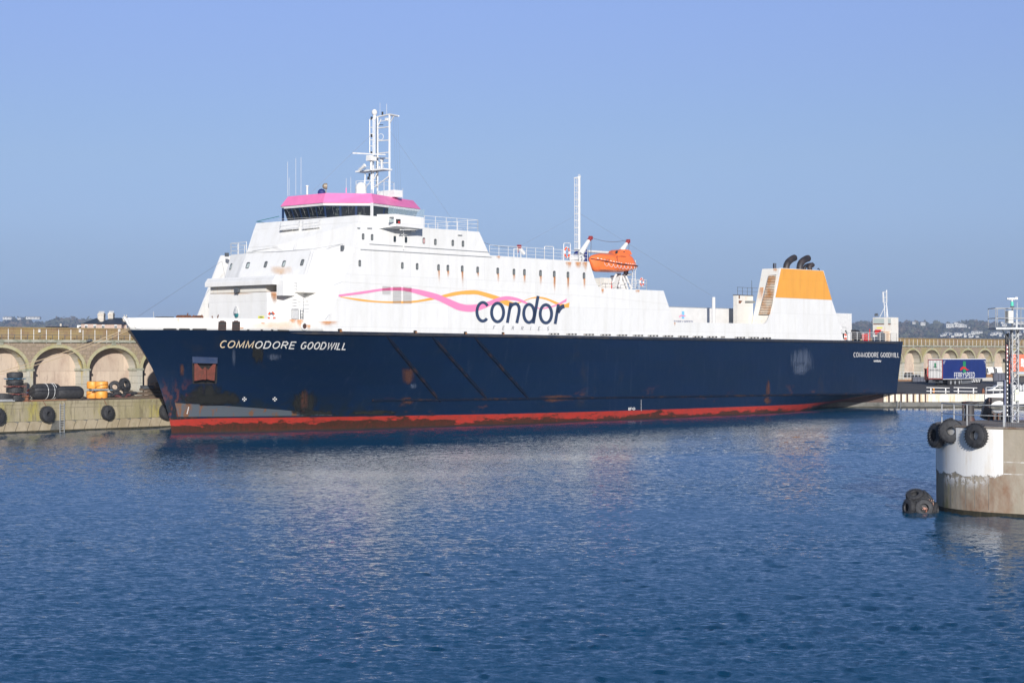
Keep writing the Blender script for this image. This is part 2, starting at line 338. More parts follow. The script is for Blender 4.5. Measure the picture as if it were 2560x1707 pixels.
# stroke lettering (unit box 0..1 wide, 0..1 tall)
def arc(cx,cy,rx,ry,a0,a1,n=12): return [(cx+rx*math.cos(R(a0+(a1-a0)*k/n)),cy+ry*math.sin(R(a0+(a1-a0)*k/n))) for k in range(n+1)]
G={'C':(.68,[arc(.4,.5,.4,.5,50,310)]),'O':(.85,[arc(.42,.5,.42,.5,0,360,18)]),'M':(.9,[[(0,0),(.05,1),(.45,.1),(.85,1),(.9,0)]]),
'D':(.8,[[(0,0),(0,1),(.35,1)]+arc(.35,.5,.42,.5,90,-90)+[(0,0)]]),'R':(.75,[[(0,0),(0,1),(.4,1)]+arc(.4,.75,.28,.25,90,-90)+[(0,.5)],[(.35,.5),(.72,0)]]),
'E':(.65,[[(.65,0),(0,0),(0,1),(.65,1)],[(0,.52),(.55,.52)]]),'F':(.6,[[(0,0),(0,1),(.62,1)],[(0,.52),(.5,.52)]]),
'G':(.85,[arc(.42,.5,.42,.5,50,320)+[(.82,.2),(.82,.46),(.5,.46)]]),'W':(1.1,[[(0,1),(.25,0),(.55,.95),(.85,0),(1.1,1)]]),
'I':(.05,[[(0,0),(0,1)]]),'L':(.6,[[(0,1),(0,0),(.6,0)]]),'S':(.65,[arc(.33,.74,.3,.26,40,270)+arc(.33,.25,.32,.25,90,-140)]),
'N':(.75,[[(0,0),(0,1),(.75,0),(.75,1)]]),'A':(.8,[[(0,0),(.4,1),(.8,0)],[(.15,.35),(.65,.35)]]),'U':(.75,[[(0,1),(0,.35)]+arc(.375,.35,.375,.35,180,360)+[(.75,1)]]),
'P':(.7,[[(0,0),(0,1),(.4,1)]+arc(.4,.73,.28,.27,90,-90)+[(0,.46)]]),'Y':(.8,[[(0,1),(.4,.5),(.8,1)],[(.4,.5),(.4,0)]]),'K':(.7,[[(0,0),(0,1)],[(.7,1),(0,.4)],[(.2,.55),(.7,0)]]),
'3':(.6,[arc(.28,.75,.28,.25,150,-90)+arc(.28,.27,.3,.27,90,-150)]),'8':(.6,[arc(.3,.75,.25,.25,0,360),arc(.3,.26,.3,.26,0,360)]),'T':(.7,[[(0,1),(.7,1)],[(.35,1),(.35,0)]]),'H':(.7,[[(0,0),(0,1)],[(.7,0),(.7,1)],[(0,.5),(.7,.5)]]),' ':(.45,[])}
def ribbon(mb,pts2,w,fn):
    """2-D polyline of half-width w mapped by fn(u,v) -> 3-D"""
    n=len(pts2)
    if n<2: return
    Ls=[];Rs=[]
    closed=(abs(pts2[0][0]-pts2[-1][0])<1e-6 and abs(pts2[0][1]-pts2[-1][1])<1e-6)
    for i,(x,y) in enumerate(pts2):
        ns=[]
        idx=[]
        if i>0: idx.append((i-1,i))
        elif closed: idx.append((n-2,n-1))
        if i<n-1: idx.append((i,i+1))
        elif closed: idx.append((0,1))
        for a,b in idx:
            dx,dy=pts2[b][0]-pts2[a][0],pts2[b][1]-pts2[a][1]; l=math.hypot(dx,dy) or 1
            ns.append((-dy/l,dx/l))
        nx,ny=sum(k[0] for k in ns)/len(ns),sum(k[1] for k in ns)/len(ns)
        l=math.hypot(nx,ny) or 1; nx/=l;ny/=l
        c=max(.45,nx*ns[0][0]+ny*ns[0][1]); k=w/c
        Ls.append((x+nx*k,y+ny*k)); Rs.append((x-nx*k,y-ny*k))
    A=mb.pts([fn(*p) for p in Ls]); B=mb.pts([fn(*p) for p in Rs])
    for i in range(n-1): mb.face([A[i],A[i+1],B[i+1],B[i]])
def strokes(mb,text,fn,h,w,wid=1.0,gap=.28,slant=0.0,total=None,only=None):
    """text laid from (0,0) in its own plane; fn maps (u,v)"""
    adv=[]; x=0
    for ch in text: adv.append(x); x+=G[ch][0]*wid+gap
    Lw=x-gap; k=(total/Lw) if total else h
    for qi,(ch,a) in enumerate(zip(text,adv)):
        if only is not None and qi not in only: continue
        for st in G[ch][1]:
            ribbon(mb,[((a+px*wid)*k+py*h*slant,py*h) for px,py in st],w,fn)
# ================================================================ WATER (ground of the harbour)
import numpy as np
def make_water():
    rng=np.random.default_rng(5)
    NR,NC=930,720
    y=26*np.exp(np.linspace(0,1,NR)*math.log(285/26)); Y=np.repeat(y[:,None],NC,1)
    half=0.31*y+9; X=np.linspace(-1,1,NC)[None,:]*half[:,None]
    Z=np.zeros_like(X); dy=np.gradient(y)[:,None]
    wd=math.radians(100)
    for i in range(95):
        lam=0.27*(9/0.27)**((i/94)**1.9); k=2*math.pi/lam; a=wd+rng.normal(0,.55); slope=0.050 if lam<1.0 else (.022 if lam<3 else .010)
        amp=slope/k*(0.5+rng.random()); fade=np.clip(lam/(2.2*dy),0,1)**2
        Z+=amp*fade*np.sin(k*(X*math.cos(a)+Y*math.sin(a))+rng.random()*6.28+.8*np.sin(.21*X+.13*Y+i))
    gust=.65+.35*np.sin(.05*X+.02*Y)*np.sin(.033*Y-.04*X+1)
    Z*=gust
    e=np.minimum(1,np.minimum(np.arange(NR)[:,None],NR-1-np.arange(NR)[:,None])/12.0)*np.minimum(1,np.minimum(np.arange(NC)[None,:],NC-1-np.arange(NC)[None,:])/12.0)
    Z*=e
    V=np.stack([X,Y,Z],-1).reshape(-1,3)
    idx=np.arange(NR*NC).reshape(NR,NC); Q=np.stack([idx[:-1,:-1],idx[:-1,1:],idx[1:,1:],idx[1:,:-1]],-1).reshape(-1,4)
    B=6000; ext=np.array([(-B,-400,0),(B,-400,0),(B,9000,0),(-B,9000,0)],float); n0=len(V); V=np.vstack([V,ext])
    c=[idx[0,0],idx[0,-1],idx[-1,-1],idx[-1,0]]
    Q2=np.array([[n0,n0+1,c[1],c[0]],[n0+1,n0+2,c[2],c[1]],[n0+2,n0+3,c[3],c[2]],[n0+3,n0,c[0],c[3]]]); Q=np.vstack([Q,Q2])
    me=bpy.data.meshes.new('water'); me.vertices.add(len(V)); me.vertices.foreach_set('co',V.astype(np.float32).ravel())
    me.loops.add(Q.size); me.loops.foreach_set('vertex_index',Q.astype(np.int32).ravel()); me.polygons.add(len(Q))
    me.polygons.foreach_set('loop_start',(np.arange(len(Q))*4).astype(np.int32)); me.polygons.foreach_set('use_smooth',np.ones(len(Q),bool))
    me.update(calc_edges=True); me.materials.append(M['water']); o=bpy.data.objects.new('water',me); col.objects.link(o); return o
tag(make_water(),kind='structure')
# ================================================================ SHIP
ship=thing('cargo_ferry','long navy and white cargo ferry with pink bridge roof and amber funnel at the quay','ship',(0,0,0),SHIP)
HB=10.6
def zdeck(s): return 10.03-0.0042*(s+4.7)
STEM=[(-3,-.6),(0,0),(1.5,-.25),(3,-.75),(6,-2.03),(8.9,-3.9),(10.05,-4.76),(11.3,-5.62)]
def stem(z): return smooth_interp(STEM,z)
WLT=[(0,0),(1,.15),(3,.55),(5,1.2),(10,3.0),(15,4.6),(20,5.8),(27,7.1),(38,8.9),(50,9.9),(62,10.45),(72,HB),(200,HB)]
DKT=[(0,0),(.5,1.1),(1.5,2.7),(3,4.3),(5,5.9),(8,7.9),(12,9.8),(15.4,HB),(200,HB)]
def fl(z): return max(0,min(1,(z/10)))**1.25
def zbot(s):      # rising underside at the stern
    if s<98: return -3
    k=(s-98)/(121-98); return -3+5.05*k**0.75 if k<1 else 2.05
ZS=lambda s: 2.96-0.0092*(s-22)      # rubbing strake height
def hull_t(s,z):
    u=s-stem(z); u=max(u,0)
    t=lerp(smooth_interp(WLT,u),smooth_interp(DKT,u),fl(z))
    zs=ZS(s)
    if s>85 and z<zs:
        zb=zbot(s); k=max(0,min(1,(z-zb)/max(.05,(zs-zb))))
        e=min(1,(s-85)/20); t=lerp(t, HB*k**.55, e)
    return min(t,HB)
def onhull(x,y,off=.03):
    k=(x-1280)/F; lo,hi=-0.0,HB; best=None
    # march towards the hull from the camera side: find t where plane hit has hull_t==t
    prev=None
    for i in range(0,140):
        t=HB+.3-i*0.08
        p=P(x,y,t=t); g=hull_t(p.x,p.z)-t
        if prev is not None and g>=0:
            t0,g0=prev; tt=t0+(t-t0)*(-g0)/(g-g0) if g!=g0 else t
            q=P(x,y,t=tt+off); return q
        prev=(t,g)
    return P(x,y,t=0.1)
hm=bpy.data.materials.new('hull_paint'); hm.use_nodes=True
def hull_material():
    n=hm.node_tree; b=n.nodes['Principled BSDF']; b.inputs['Roughness'].default_value=.45; b.inputs['Specular IOR Level'].default_value=.3
    def N(t): return n.nodes.new(t)
    tc=N('ShaderNodeTexCoord')
    def noise(scale,st,det=6,loc=(0,0,0)):
        mp=N('ShaderNodeMapping'); mp.inputs['Scale'].default_value=st; mp.inputs['Location'].default_value=loc; n.links.new(tc.outputs['Object'],mp.inputs[0])
        no=N('ShaderNodeTexNoise'); no.inputs['Scale'].default_value=scale; no.inputs['Detail'].default_value=det; no.inputs['Roughness'].default_value=.65
        n.links.new(mp.outputs[0],no.inputs[0]); return no.outputs[0]
    def rng(x,a,b_,c=0,d_=1):
        m=N('ShaderNodeMapRange'); m.inputs[1].default_value=a; m.inputs[2].default_value=b_; m.inputs[3].default_value=c; m.inputs[4].default_value=d_
        n.links.new(x,m.inputs[0]); return m.outputs[0]
    def math_(op,a,b_):
        m=N('ShaderNodeMath'); m.operation=op
        for i,v in enumerate((a,b_)):
            if isinstance(v,(int,float)): m.inputs[i].default_value=v
            else: n.links.new(v,m.inputs[i])
        return m.outputs[0]
    def mix(f,a,b_):
        m=N('ShaderNodeMix'); m.data_type='RGBA'
        if isinstance(f,(int,float)): m.inputs[0].default_value=f
        else: n.links.new(f,m.inputs[0])
        for i,v in ((6,a),(7,b_)):
            if isinstance(v,tuple): m.inputs[i].default_value=(*v,1)
            else: n.links.new(v,m.inputs[i])
        return m.outputs[2]
    at=N('ShaderNodeAttribute'); at.attribute_name='zr'; zr=at.outputs['Fac']      # height above red line
    sp=N('ShaderNodeSeparateXYZ'); n.links.new(tc.outputs['Object'],sp.inputs[0]); X,Z=sp.outputs[0],sp.outputs[2]
    navy=mix(rng(noise(.5,(.35,1,1.6)),.35,.7),(0.0012,0.0125,0.042),(0.002,0.0135,0.038))
    # vertical weathering runs and faded plating
    navy=mix(math_('MULTIPLY',rng(noise(1.6,(1.3,1,.07)),.58,.75),.35),navy,(0.035,0.05,0.085))
    navy=mix(math_('MULTIPLY',rng(noise(.22,(1,1,.7),8,(3,0,9)),.60,.74),.5),navy,(0.028,0.026,0.026))
    # rust blooms near the fender lines
    rm=math_('MULTIPLY',rng(noise(.55,(.5,1,1.2),9,(11,0,2)),.60,.70),rng(Z,4.2,2.0))
    navy=mix(math_('MULTIPLY',rm,.8),navy,(0.11,0.04,0.02))
    gm=math_('MULTIPLY',math_('MULTIPLY',rng(noise(.8,(1,1,1),9,(4,0,1)),.42,.55),rng(zr,2.6,.3)),rng(X,30,10))
    navy=mix(gm,navy,(0.012,0.016,0.012))
    # bow scrape of rust
    bmk=math_('MULTIPLY',math_('MULTIPLY',rng(noise(1.9,(1.3,1,.55),9,(1,0,6)),.50,.58),rng(Z,5.6,2.5)),rng(X,3.2,.6))
    navy=mix(math_('MULTIPLY',bmk,.85),navy,(0.13,0.035,0.020))
    red=mix(rng(noise(2.2,(.5,1,.8)),.4,.7),(0.37,0.030,0.018),(0.24,0.034,0.022))
    # algae: between about 0.15 and 0.9 m, patchy, fading to the red at the top
    alg=math_('MULTIPLY',rng(math_('ADD',noise(1.5,(.30,1,1.3),9,(2,0,4)),math_('MULTIPLY',math_('ADD',rng(zr,-1.35,-.22,.37,-.10),rng(noise(.10,(1,1,.2),3,(5,0,5)),.35,.65,-.10,.07)),1)),.49,.57),.90)
    red=mix(alg,red,mix(rng(noise(4,(1,1,.4)),.4,.6),(0.010,0.018,0.007),(0.045,0.018,0.010)))
    red=mix(math_('MULTIPLY',rng(Z,.22,.06),.85),red,(0.03,0.018,0.012))
    c=mix(rng(zr,-.015,.015),red,navy)
    n.links.new(c,b.inputs['Base Color'])
    bp=N('ShaderNodeBump'); bp.inputs['Strength'].default_value=.25; bp.inputs['Distance'].default_value=.12
    n.links.new(noise(.45,(1,1,.8),2),bp.inputs['Height']); n.links.new(bp.outputs[0],b.inputs['Normal'])
hull_material(); plates(hm,7,2.3,.86,.88,.45)
ZR=[(-1,1.35),(4,1.45),(20,1.32),(40,1.16),(58,1.08),(95,.98),(104,1.15),(109,1.5),(114,1.85),(121,2.1)]
def hull_mesh():
    st=[0,.15,.4,.8,1.3,2,2.8,3.7,4.8,6,7.5,9,11,13,15,17,19,21,23]+[23+2.5*i for i in range(1,31)]+[98.5+i*1.5 for i in range(1,15)]+[119.8,120.9]
    lv=[-3,-1.5,-.5,0,.3,.6,.9,1.1,1.3,1.5,1.8,2.1,2.3,2.6,3,3.5,4,4.8,5.6,6.4,7.2,8,8.8,9.4,99]
    verts=[];zr=[];rows=[]
    for side in (1,-1):
        g=[]
        for k in st:
            row=[]
            for z in lv:
                zz=z; 
                s_=stem(min(zz,10.05))+k if k<23 else lerp(stem(min(zz,10.05))+k,k,min(1,(k-23)/8))
                if z==99: zz=zdeck(s_)
                zz=max(zz,zbot(s_)) if z!=99 else zz
                s_=min(s_,120.9-(0 if zz>3 else 0))
                # transom rakes forward towards the bottom
                if s_>112: s_=s_-(s_-112)/8.9*1.9*max(0,(9.6-zz)/7.4)*.95
                t=0.0 if k==0 else hull_t(s_,zz)
                row.append(len(verts)); verts.append(L(s_,side*t,zz)); zr.append(zz-interp(ZR,s_))
            g.append(row)
        rows.append(g)
    faces=[]
    for g in rows:
        for a,b in zip(g[:-1],g[1:]):
            for i in range(len(lv)-1): faces.append((a[i],b[i],b[i+1],a[i+1]))
    # deck and transom
    for i in range(len(st)-1): faces.append((rows[0][i][-1],rows[0][i+1][-1],rows[1][i+1][-1],rows[1][i][-1]))
    for i in range(len(lv)-1): faces.append((rows[0][-1][i],rows[1][-1][i],rows[1][-1][i+1],rows[0][-1][i+1]))
    me=bpy.data.meshes.new('hull'); me.from_pydata([tuple(v) for v in verts],[],faces); me.update()
    bm=bmesh.new(); bm.from_mesh(me); 
    lay=bm.verts.layers.float.new('zr')
    bm.verts.ensure_lookup_table()
    for v,zv in zip(bm.verts,zr): v[lay]=zv
    bmesh.ops.remove_doubles(bm,verts=bm.verts,dist=.0005); bmesh.ops.dissolve_degenerate(bm,edges=bm.edges,dist=.0005)
    bmesh.ops.recalc_face_normals(bm,faces=bm.faces); bm.to_mesh(me); bm.free()
    me.polygons.foreach_set('use_smooth',[True]*len(me.polygons)); 
    try: me.set_sharp_from_angle(angle=R(35))
    except Exception: pass
    me.materials.append(hm)
    o=bpy.data.objects.new('hull',me); col.objects.link(o); o.parent=ship; return o
hull=hull_mesh()
# transom end s for given z on the port side
def strip(name,mt,pts_top,pts_bot,parent,off=.02,surf='hull'):
    m=MB(); A=m.pts(pts_top); B=m.pts(pts_bot)
    for i in range(len(A)-1): m.face([A[i],A[i+1],B[i+1],B[i]])
    return m.build(name,mt,parent)
def on(s,z,off=.03): return L(s,hull_t(s,z)+off,z)
# rubbing strakes
m=MB()
ss=[7+i*1.5 for i in range(77)]; ss=[s for s in ss if s<120.6]
m.sweep([L(s,hull_t(s,zdeck(s)-.22)+.02,zdeck(s)-.22) for s in ss],[.02]+[.16]*(len(ss)-2)+[.1],n=6)
m.build('upper_rubbing_strake',M['navysteel'] if False else mat('worn_black_strake',(0.012,0.018,0.035),.5,c2=(.05,.045,.04),vs=1.5),hull)
SK=mat('worn_navy_strake',(0.003,0.009,0.024),.7,c2=(.045,.025,.016),vs=.9,fac=(.5,.7),spec=.15)
m=MB(); ss=[20+i*2 for i in range(50)]+[119.4,120.6,121.6]
m.sweep([L(s,hull_t(s,ZS(s)+.02)+.02,ZS(s)) for s in ss],[.13]*len(ss),n=6)
m.build('lower_rubbing_strake',SK,hull)
for a,b in (((966,838.5),(1101,1004)),((1079,840),(1220.5,1000.5)),((1185,841),(1324,998.5))):
    m=MB(); ps=[onhull(lerp(a[0],b[0],k/8),lerp(a[1],b[1],k/8),.03) for k in range(9)]
    m.sweep(ps,[.05]+[.2]*7+[.08],n=6); m.build('diagonal_fender_bar',SK,hull)
# decals on hull from photo outlines
def hullpoly(name,mt,top,bot,parent=None,off=.025,n=24):
    def along(pl,k):
        x=pl[0][0]+(pl[-1][0]-pl[0][0])*k; return x,interp(pl,x)
    m=MB(); rows=5; G_=[]
    for j in range(rows+1):
        r=[]
        for i in range(n+1):
            xt,yt=along(top,i/n); xb,yb=along(bot,i/n); q=j/rows
            r.append(onhull(lerp(xt,xb,q),lerp(yt,yb,q),off))
        G_.append(m.pts(r))
    for a,b in zip(G_[:-1],G_[1:]):
        for i in range(n): m.face([a[i],a[i+1],b[i+1],b[i]])
    return m.build(name,mt,parent or hull)
GW=mat('bare_grey_antifouling',(0.075,0.09,0.105),.6,c2=(.15,.07,.035),vs=.45,stretch=(2.2,2.2,.2),fac=(.56,.62))
hullpoly('grey_bow_wedge',GW,[(437,1007),(560,1014),(700,1024),(830,1037)],[(446,1041.5),(560,1041.2),(700,1039.6),(830,1038.4)],off=.035)
# stains with ragged alpha edges
def stain_mat(name,c,lo=.42,hi=.6,scale=(7,1.6),top=True,strength=.9):
    m=bpy.data.materials.new(name); m.use_nodes=True; n=m.node_tree; b=n.nodes['Principled BSDF']; out=n.nodes['Material Output']
    b.inputs['Base Color'].default_value=(*c,1); b.inputs['Roughness'].default_value=.8
    tr=n.nodes.new('ShaderNodeBsdfTransparent'); mx=n.nodes.new('ShaderNodeMixShader')
    uv=n.nodes.new('ShaderNodeUVMap'); mp=n.nodes.new('ShaderNodeMapping'); mp.inputs['Scale'].default_value=(scale[0],scale[1],1)
    n.links.new(uv.outputs[0],mp.inputs[0]); no=n.nodes.new('ShaderNodeTexNoise'); no.inputs['Scale'].default_value=1; no.inputs['Detail'].default_value=6
    no.noise_dimensions='4D'; oi=n.nodes.new('ShaderNodeObjectInfo'); ml=n.nodes.new('ShaderNodeMath'); ml.operation='MULTIPLY'; ml.inputs[1].default_value=40
    n.links.new(oi.outputs['Random'],ml.inputs[0]); n.links.new(ml.outputs[0],no.inputs['W'])
    n.links.new(mp.outputs[0],no.inputs[0])
    sp=n.nodes.new('ShaderNodeSeparateXYZ'); n.links.new(uv.outputs[0],sp.inputs[0])
    def mth(op,a,b_):
        k=n.nodes.new('ShaderNodeMath'); k.operation=op
        for i,v in enumerate((a,b_)):
            if isinstance(v,(int,float)): k.inputs[i].default_value=v
            else: n.links.new(v,k.inputs[i])
        return k.outputs[0]
    u,v=sp.outputs[0],sp.outputs[1]
    eu=mth('MULTIPLY',mth('MULTIPLY',u,mth('SUBTRACT',1,u)),4)
    ev=mth('SUBTRACT',1,v) if top else mth('MULTIPLY',mth('MULTIPLY',v,mth('SUBTRACT',1,v)),4)
    e=mth('MULTIPLY',eu,ev)
    mr=n.nodes.new('ShaderNodeMapRange'); mr.inputs[1].default_value=lo; mr.inputs[2].default_value=hi
    n.links.new(mth('ADD',no.outputs[0],mth('MULTIPLY',mth('SUBTRACT',e,.5),.5)),mr.inputs[0])
    a=mth('MULTIPLY',mth('MULTIPLY',mr.outputs[0],strength),mth('MINIMUM',mth('MULTIPLY',mth('POWER',e,.9),1.7),1))
    n.links.new(a,mx.inputs[0]); n.links.new(tr.outputs[0],mx.inputs[1]); n.links.new(b.outputs[0],mx.inputs[2]); n.links.new(mx.outputs[0],out.inputs[0])
    return m
ST_rust=stain_mat('orange_rust_run',(0.66,0.28,0.08),.30,.85,(4,.7),True,.85)
ST_pale=stain_mat('faint_rust_haze',(0.70,0.42,0.20),.40,.95,(3,1),False,.55)
ST_dark=stain_mat('dark_grime_patch',(0.008,0.0085,0.006),.44,.66,(8,2.4),False,.85)
ST_brown=stain_mat('brown_rust_patch',(0.085,0.03,0.016),.40,.75,(4,1.5),False,.7)
ST_scuff=stain_mat('pale_scuff_marks',(0.16,0.20,0.28),.50,.80,(45,1.2),False,.38)
def quad_stain(name,mt,pts,parent):
    """pts: grid rows top->bottom of 3-D points"""
    me=bpy.data.meshes.new(name); V=[tuple(p) for r in pts for p in r]; nr,nc=len(pts),len(pts[0]); Fc=[]
    for j in range(nr-1):
        for i in range(nc-1): Fc.append((j*nc+i,j*nc+i+1,(j+1)*nc+i+1,(j+1)*nc+i))
    me.from_pydata(V,[],Fc); me.update(); uv=me.uv_layers.new(name='UVMap')
    for poly in me.polygons:
        for li in poly.loop_indices:
            vi=me.loops[li].vertex_index; uv.data[li].uv=((vi%nc)/(nc-1),(vi//nc)/(nr-1))
    me.materials.append(mt); o=bpy.data.objects.new(name,me); col.objects.link(o); o.parent=parent
    o.visible_shadow=True
    return o
def hull_stain(name,mt,x0,y0,x1,y1,off=.04,nx=5,ny=5):
    return quad_stain(name,mt,[[onhull(lerp(x0,x1,i/nx),lerp(y0,y1,j/ny),off) for i in range(nx+1)] for j in range(ny+1)],hull)
for a in ((470,945,560,1022),(425,970,620,1018),(440,985,585,1016),(710,1022,850,1042),(860,1024,1010,1040),(728,975,764,1035),(735,965,800,1042),(500,978,612,1014),(625,850,665,915)): hull_stain('grime_stain',ST_dark,*a)
for a in ((748,966,772,1040),(1000,915,1040,965),(1340,985,1440,1008),(1913,945,1927,1000),(1905,990,1932,1012),(448,905,462,945),(1000,990,1040,1012)): hull_stain('rust_stain',ST_brown,*a)
for a in ((1965,858,2045,945),(1975,905,2025,945),(578,860,592,925),(660,880,710,905),(1020,955,1045,975)): hull_stain('scuff_stain',ST_scuff,*a,off=.05)
# ship names
def surf_px(x0,y0,x1,y1):
    def f(u,v): # u px along, v px up
        return onhull(x0+u, lerp(y0,y1,u/(x1-x0))-v,.045)
    return f
for wd_,xa_,tw in (('COMMODORE',549,186),('GOODWILL',751,112.5)):
    ff_=surf_px(549,868.3,870,873.8)
    for mt_,on_ in ((M['ambertext'],range(0,4) if wd_=='COMMODORE' else ()),(M['whitetext'],range(4,9) if wd_=='COMMODORE' else range(9))):
        if len(on_): m=MB(); strokes(m,wd_,lambda u,v,xa_=xa_:ff_(xa_-549+u,v),16.4,1.35,gap=.36,slant=.36,total=tw,only=on_); m.build('bow_name_lettering',mt_,hull)
for wd_,xa_,tw in (('COMMODORE',2134.5,62),('GOODWILL',2202,45.5)):
    m=MB(); ff_=surf_px(2134.5,892.3,2248,893); strokes(m,wd_,lambda u,v,xa_=xa_:ff_(xa_-2134.5+u,v),11.2,.48,gap=.38,total=tw); m.build('stern_name_lettering',M['whitetext'],hull)
m=MB()
strokes(m,'NASSAU',surf_px(2185,904.5,2202,904.5),4.2,.5,gap=.30,total=17)
m.build('stern_name_lettering',M['whitetext'],hull)
for cx in (611,687):
    m=MB()
    for k in range(4):
        a=k*math.pi/2; f=surf_px(cx,997.5,cx+10,997.5)
        pr=[(math.cos(a+da)*r,math.sin(a+da)*r) for da,r in((0,.6),(-.42,5.6),(.42,5.6))]
        m.poly([f(*q) for q in pr])
    m.build('white_thruster_mark',M['whitetext'],hull)
f=surf_px(1603,1026,1613,1026)
for k in range(9): m=MB(); strokes(m,'I',lambda u,v,k=k:f(u,v+k*3.1),1.2,.7); m.build('draught_mark',M['whitetext'],hull)
m=MB(); f=surf_px(1571,1025,1590,1024.5); strokes(m,'8F',f,6,.5,gap=.3,total=9)
ribbon(m,[(13.5+3*math.cos(R(a)),3.2+3*math.sin(R(a))) for a in range(0,361,30)],.45,f); ribbon(m,[(9.5,3.2),(17.5,3.2)],.4,f)
m.build('load_line_mark',M['whitetext'],hull)
f=surf_px(467,1034,477,1034)
for k in range(4): m=MB(); strokes(m,'8',lambda u,v,k=k:f(u+k*1.2,v+k*4.6),3,.45,gap=.2); m.build('draught_mark',M['whitetext'],hull)
# anchor pocket and anchor
anc=MB(); f=lambda x,y,o: onhull(300+x/3.92,760+y/3.92,o)
pk=[(708,515),(958,523),(955,583),(712,578)]
anc.hexa([f(x,y,.05) for x,y in pk],[f(x,y,.55) for x,y in pk]); anc.build('anchor_pocket_lip',mat('faded_blue_plate',(0.035,0.06,0.13),.5,c2=(.06,.08,.14),vs=2),hull)
m=MB(); pr=[(705,578),(955,583),(950,780),(712,780)]; m.poly([f(x,y,.06) for x,y in pr]); m.build('anchor_recess',M['dark'],hull)
m=MB()
for pr in ([(722,580),(755,580),(805,640),(820,625),(848,625),(848,738),(795,745),(722,757)],[(945,585),(915,585),(868,640),(850,628),(850,738),(885,748),(932,755)]):
    m.hexa([f(x,y,.1) for x,y in pr],[f(lerp(x,835,.06),lerp(y,680,.06),.65) for x,y in pr])
m.hexa([f(x,y,.5) for x,y in((822,618),(846,618),(846,745),(822,745))],[f(x,y,.85) for x,y in((824,622),(844,622),(844,740),(824,740))])
m.build('anchor',M['anchor'],ship)
# ---------------------------------------------------------------- bow bulwark (white)
m=MB(); rows=[]
ks=[0,.15,.4,.8,1.3,2,2.8,3.7,4.8,6,7.5,9,11,13,15,17,19.3]
for side in(1,-1):
    g=[]
    for k in ks:
        r=[]
        for j in range(4):
            q=j/3
            s_=stem(10.05)+k; s2=lerp(stem(11.2)+k,15.3,0) if k<16 else s_
            zt=11.2-.009*(s_+5.5)
            z0=zdeck(s_); zz=lerp(z0,zt,q); sx=lerp(s_,stem(11.2)+k*(1+.9/19.3),q)
            r.append(L(sx,0 if k==0 else side*min(HB+.004,hull_t(sx+.0,10.05)+ (0.0)+.004+q*.05),zz))
        g.append(m.pts(r))
    for a,b in zip(g[:-1],g[1:]):
        for i in range(3): m.face([a[i],b[i],b[i+1],a[i+1]])
bul=m.build('bow_bulwark',M['white'],ship,smooth=True)
sol=bul.modifiers.new('thickness','SOLIDIFY'); sol.thickness=.12; sol.offset=-1
BW=lambda x,y,o=.03: (lambda q:q)(onhull2(x,y,o))
def onhull2(x,y,off=.03):      # bulwark surface: hull breadth at deck height
    prev=None
    for i in range(0,140):
        t=HB+.3-i*.08; p=P(x,y,t=t); g=hull_t(p.x,10.05)-t
        if prev is not None and g>=0:
            t0,g0=prev; tt=t0+(t-t0)*(-g0)/(g-g0) if g!=g0 else t
            return P(x,y,t=tt+off)
        prev=(t,g)
    return P(x,y,t=.2)
def bwpoly(mb,pr,sc_,ox,oy,o=.04): mb.poly([onhull2(ox+x/sc_,oy+y/sc_,o) for x,y in pr])
for x0,x1,y0,y1 in ((408,441.5,820.8,824.2),(447.5,474.5,821,824.4),(481,517,821.3,824.8)):
    m=MB(); m.poly([onhull2(x0,y1,.07),onhull2(x1,y1,.07),onhull2(x1,y0+.8,.07),onhull2(x1-2,y0,.07),onhull2(x0+2,y0,.07),onhull2(x0,y0+.8,.07)]); m.build('freeing_port',M['dark'],bul)
for x0,x1 in ((546,564.5),(580.5,599)):
    m=MB(); q=[onhull2(x0+.6,804.3,.1),onhull2(x1+.6,804.6,.1),onhull2(x1,825,.1),onhull2(x0,824.6,.1)]
    m.poly(q); fr=m.build('mooring_fairlead',M['dark'],bul)
    m=MB(); m.path(q+[q[0]],.035,n=5); m.path([lerp(q[0],q[3],.45),lerp(q[1],q[2],.45)],.04,n=5); m.path([lerp(q[0],q[3],.7),lerp(q[1],q[2],.7)],.03,n=5)
    m.path([lerp(q[0],q[1],.2)+Vector((0,0,.06)),lerp(q[0],q[1],.8)+Vector((0,0,.06))],.06,n=5); m.build('fairlead_roller_frame',M['darkbrown'],fr)
for x0,x1 in ((693,723),):
    m=MB(); m.poly([onhull2(x0,824.2,.09),onhull2(x1,825,.09),onhull2(x1-1,828,.09),onhull2(x0+3,827.5,.09)]); m.build('freeing_port',M['dark'],bul)
for x0 in (617,651,677):
    m=MB(); m.poly([onhull2(x0,823.4,.09),onhull2(x0+7,823.6,.09),onhull2(x0+5,826.2,.09),onhull2(x0+2,826,.09)]); m.build('freeing_port',M['dark'],bul)
for cx,cy,r in((761,815.5,.33),(347,811.5,.34)):
    m=MB(); c=onhull2(cx,cy,.06); ax=Vector((0,-1,0)) if cx>500 else Vector((-.75,-.66,0)); m.torus(c,ax,r,.09,n=16,m=6); m.build('panama_fairlead_rim',M['trim'],bul)
    m=MB(); m.lathe(c+ax*.01,ax,[(.02,0),(r*.9,0),(r*.9,.02),(.02,.02)],n=14); m.build('panama_fairlead_opening',M['dirty' if cx<500 else 'darkbrown'],bul)
for a in((737,799,762,822),(720,798,745,812),(790,803,850,818),(764,812,778,828),(597,818,611,826),(443,796,447,823),(652,806,664,814)):
    quad_stain('rust_stain',ST_rust,[[onhull2(lerp(a[0],a[2],i/4),lerp(a[1],a[3],j/4),.06) for i in range(5)] for j in range(5)],bul)
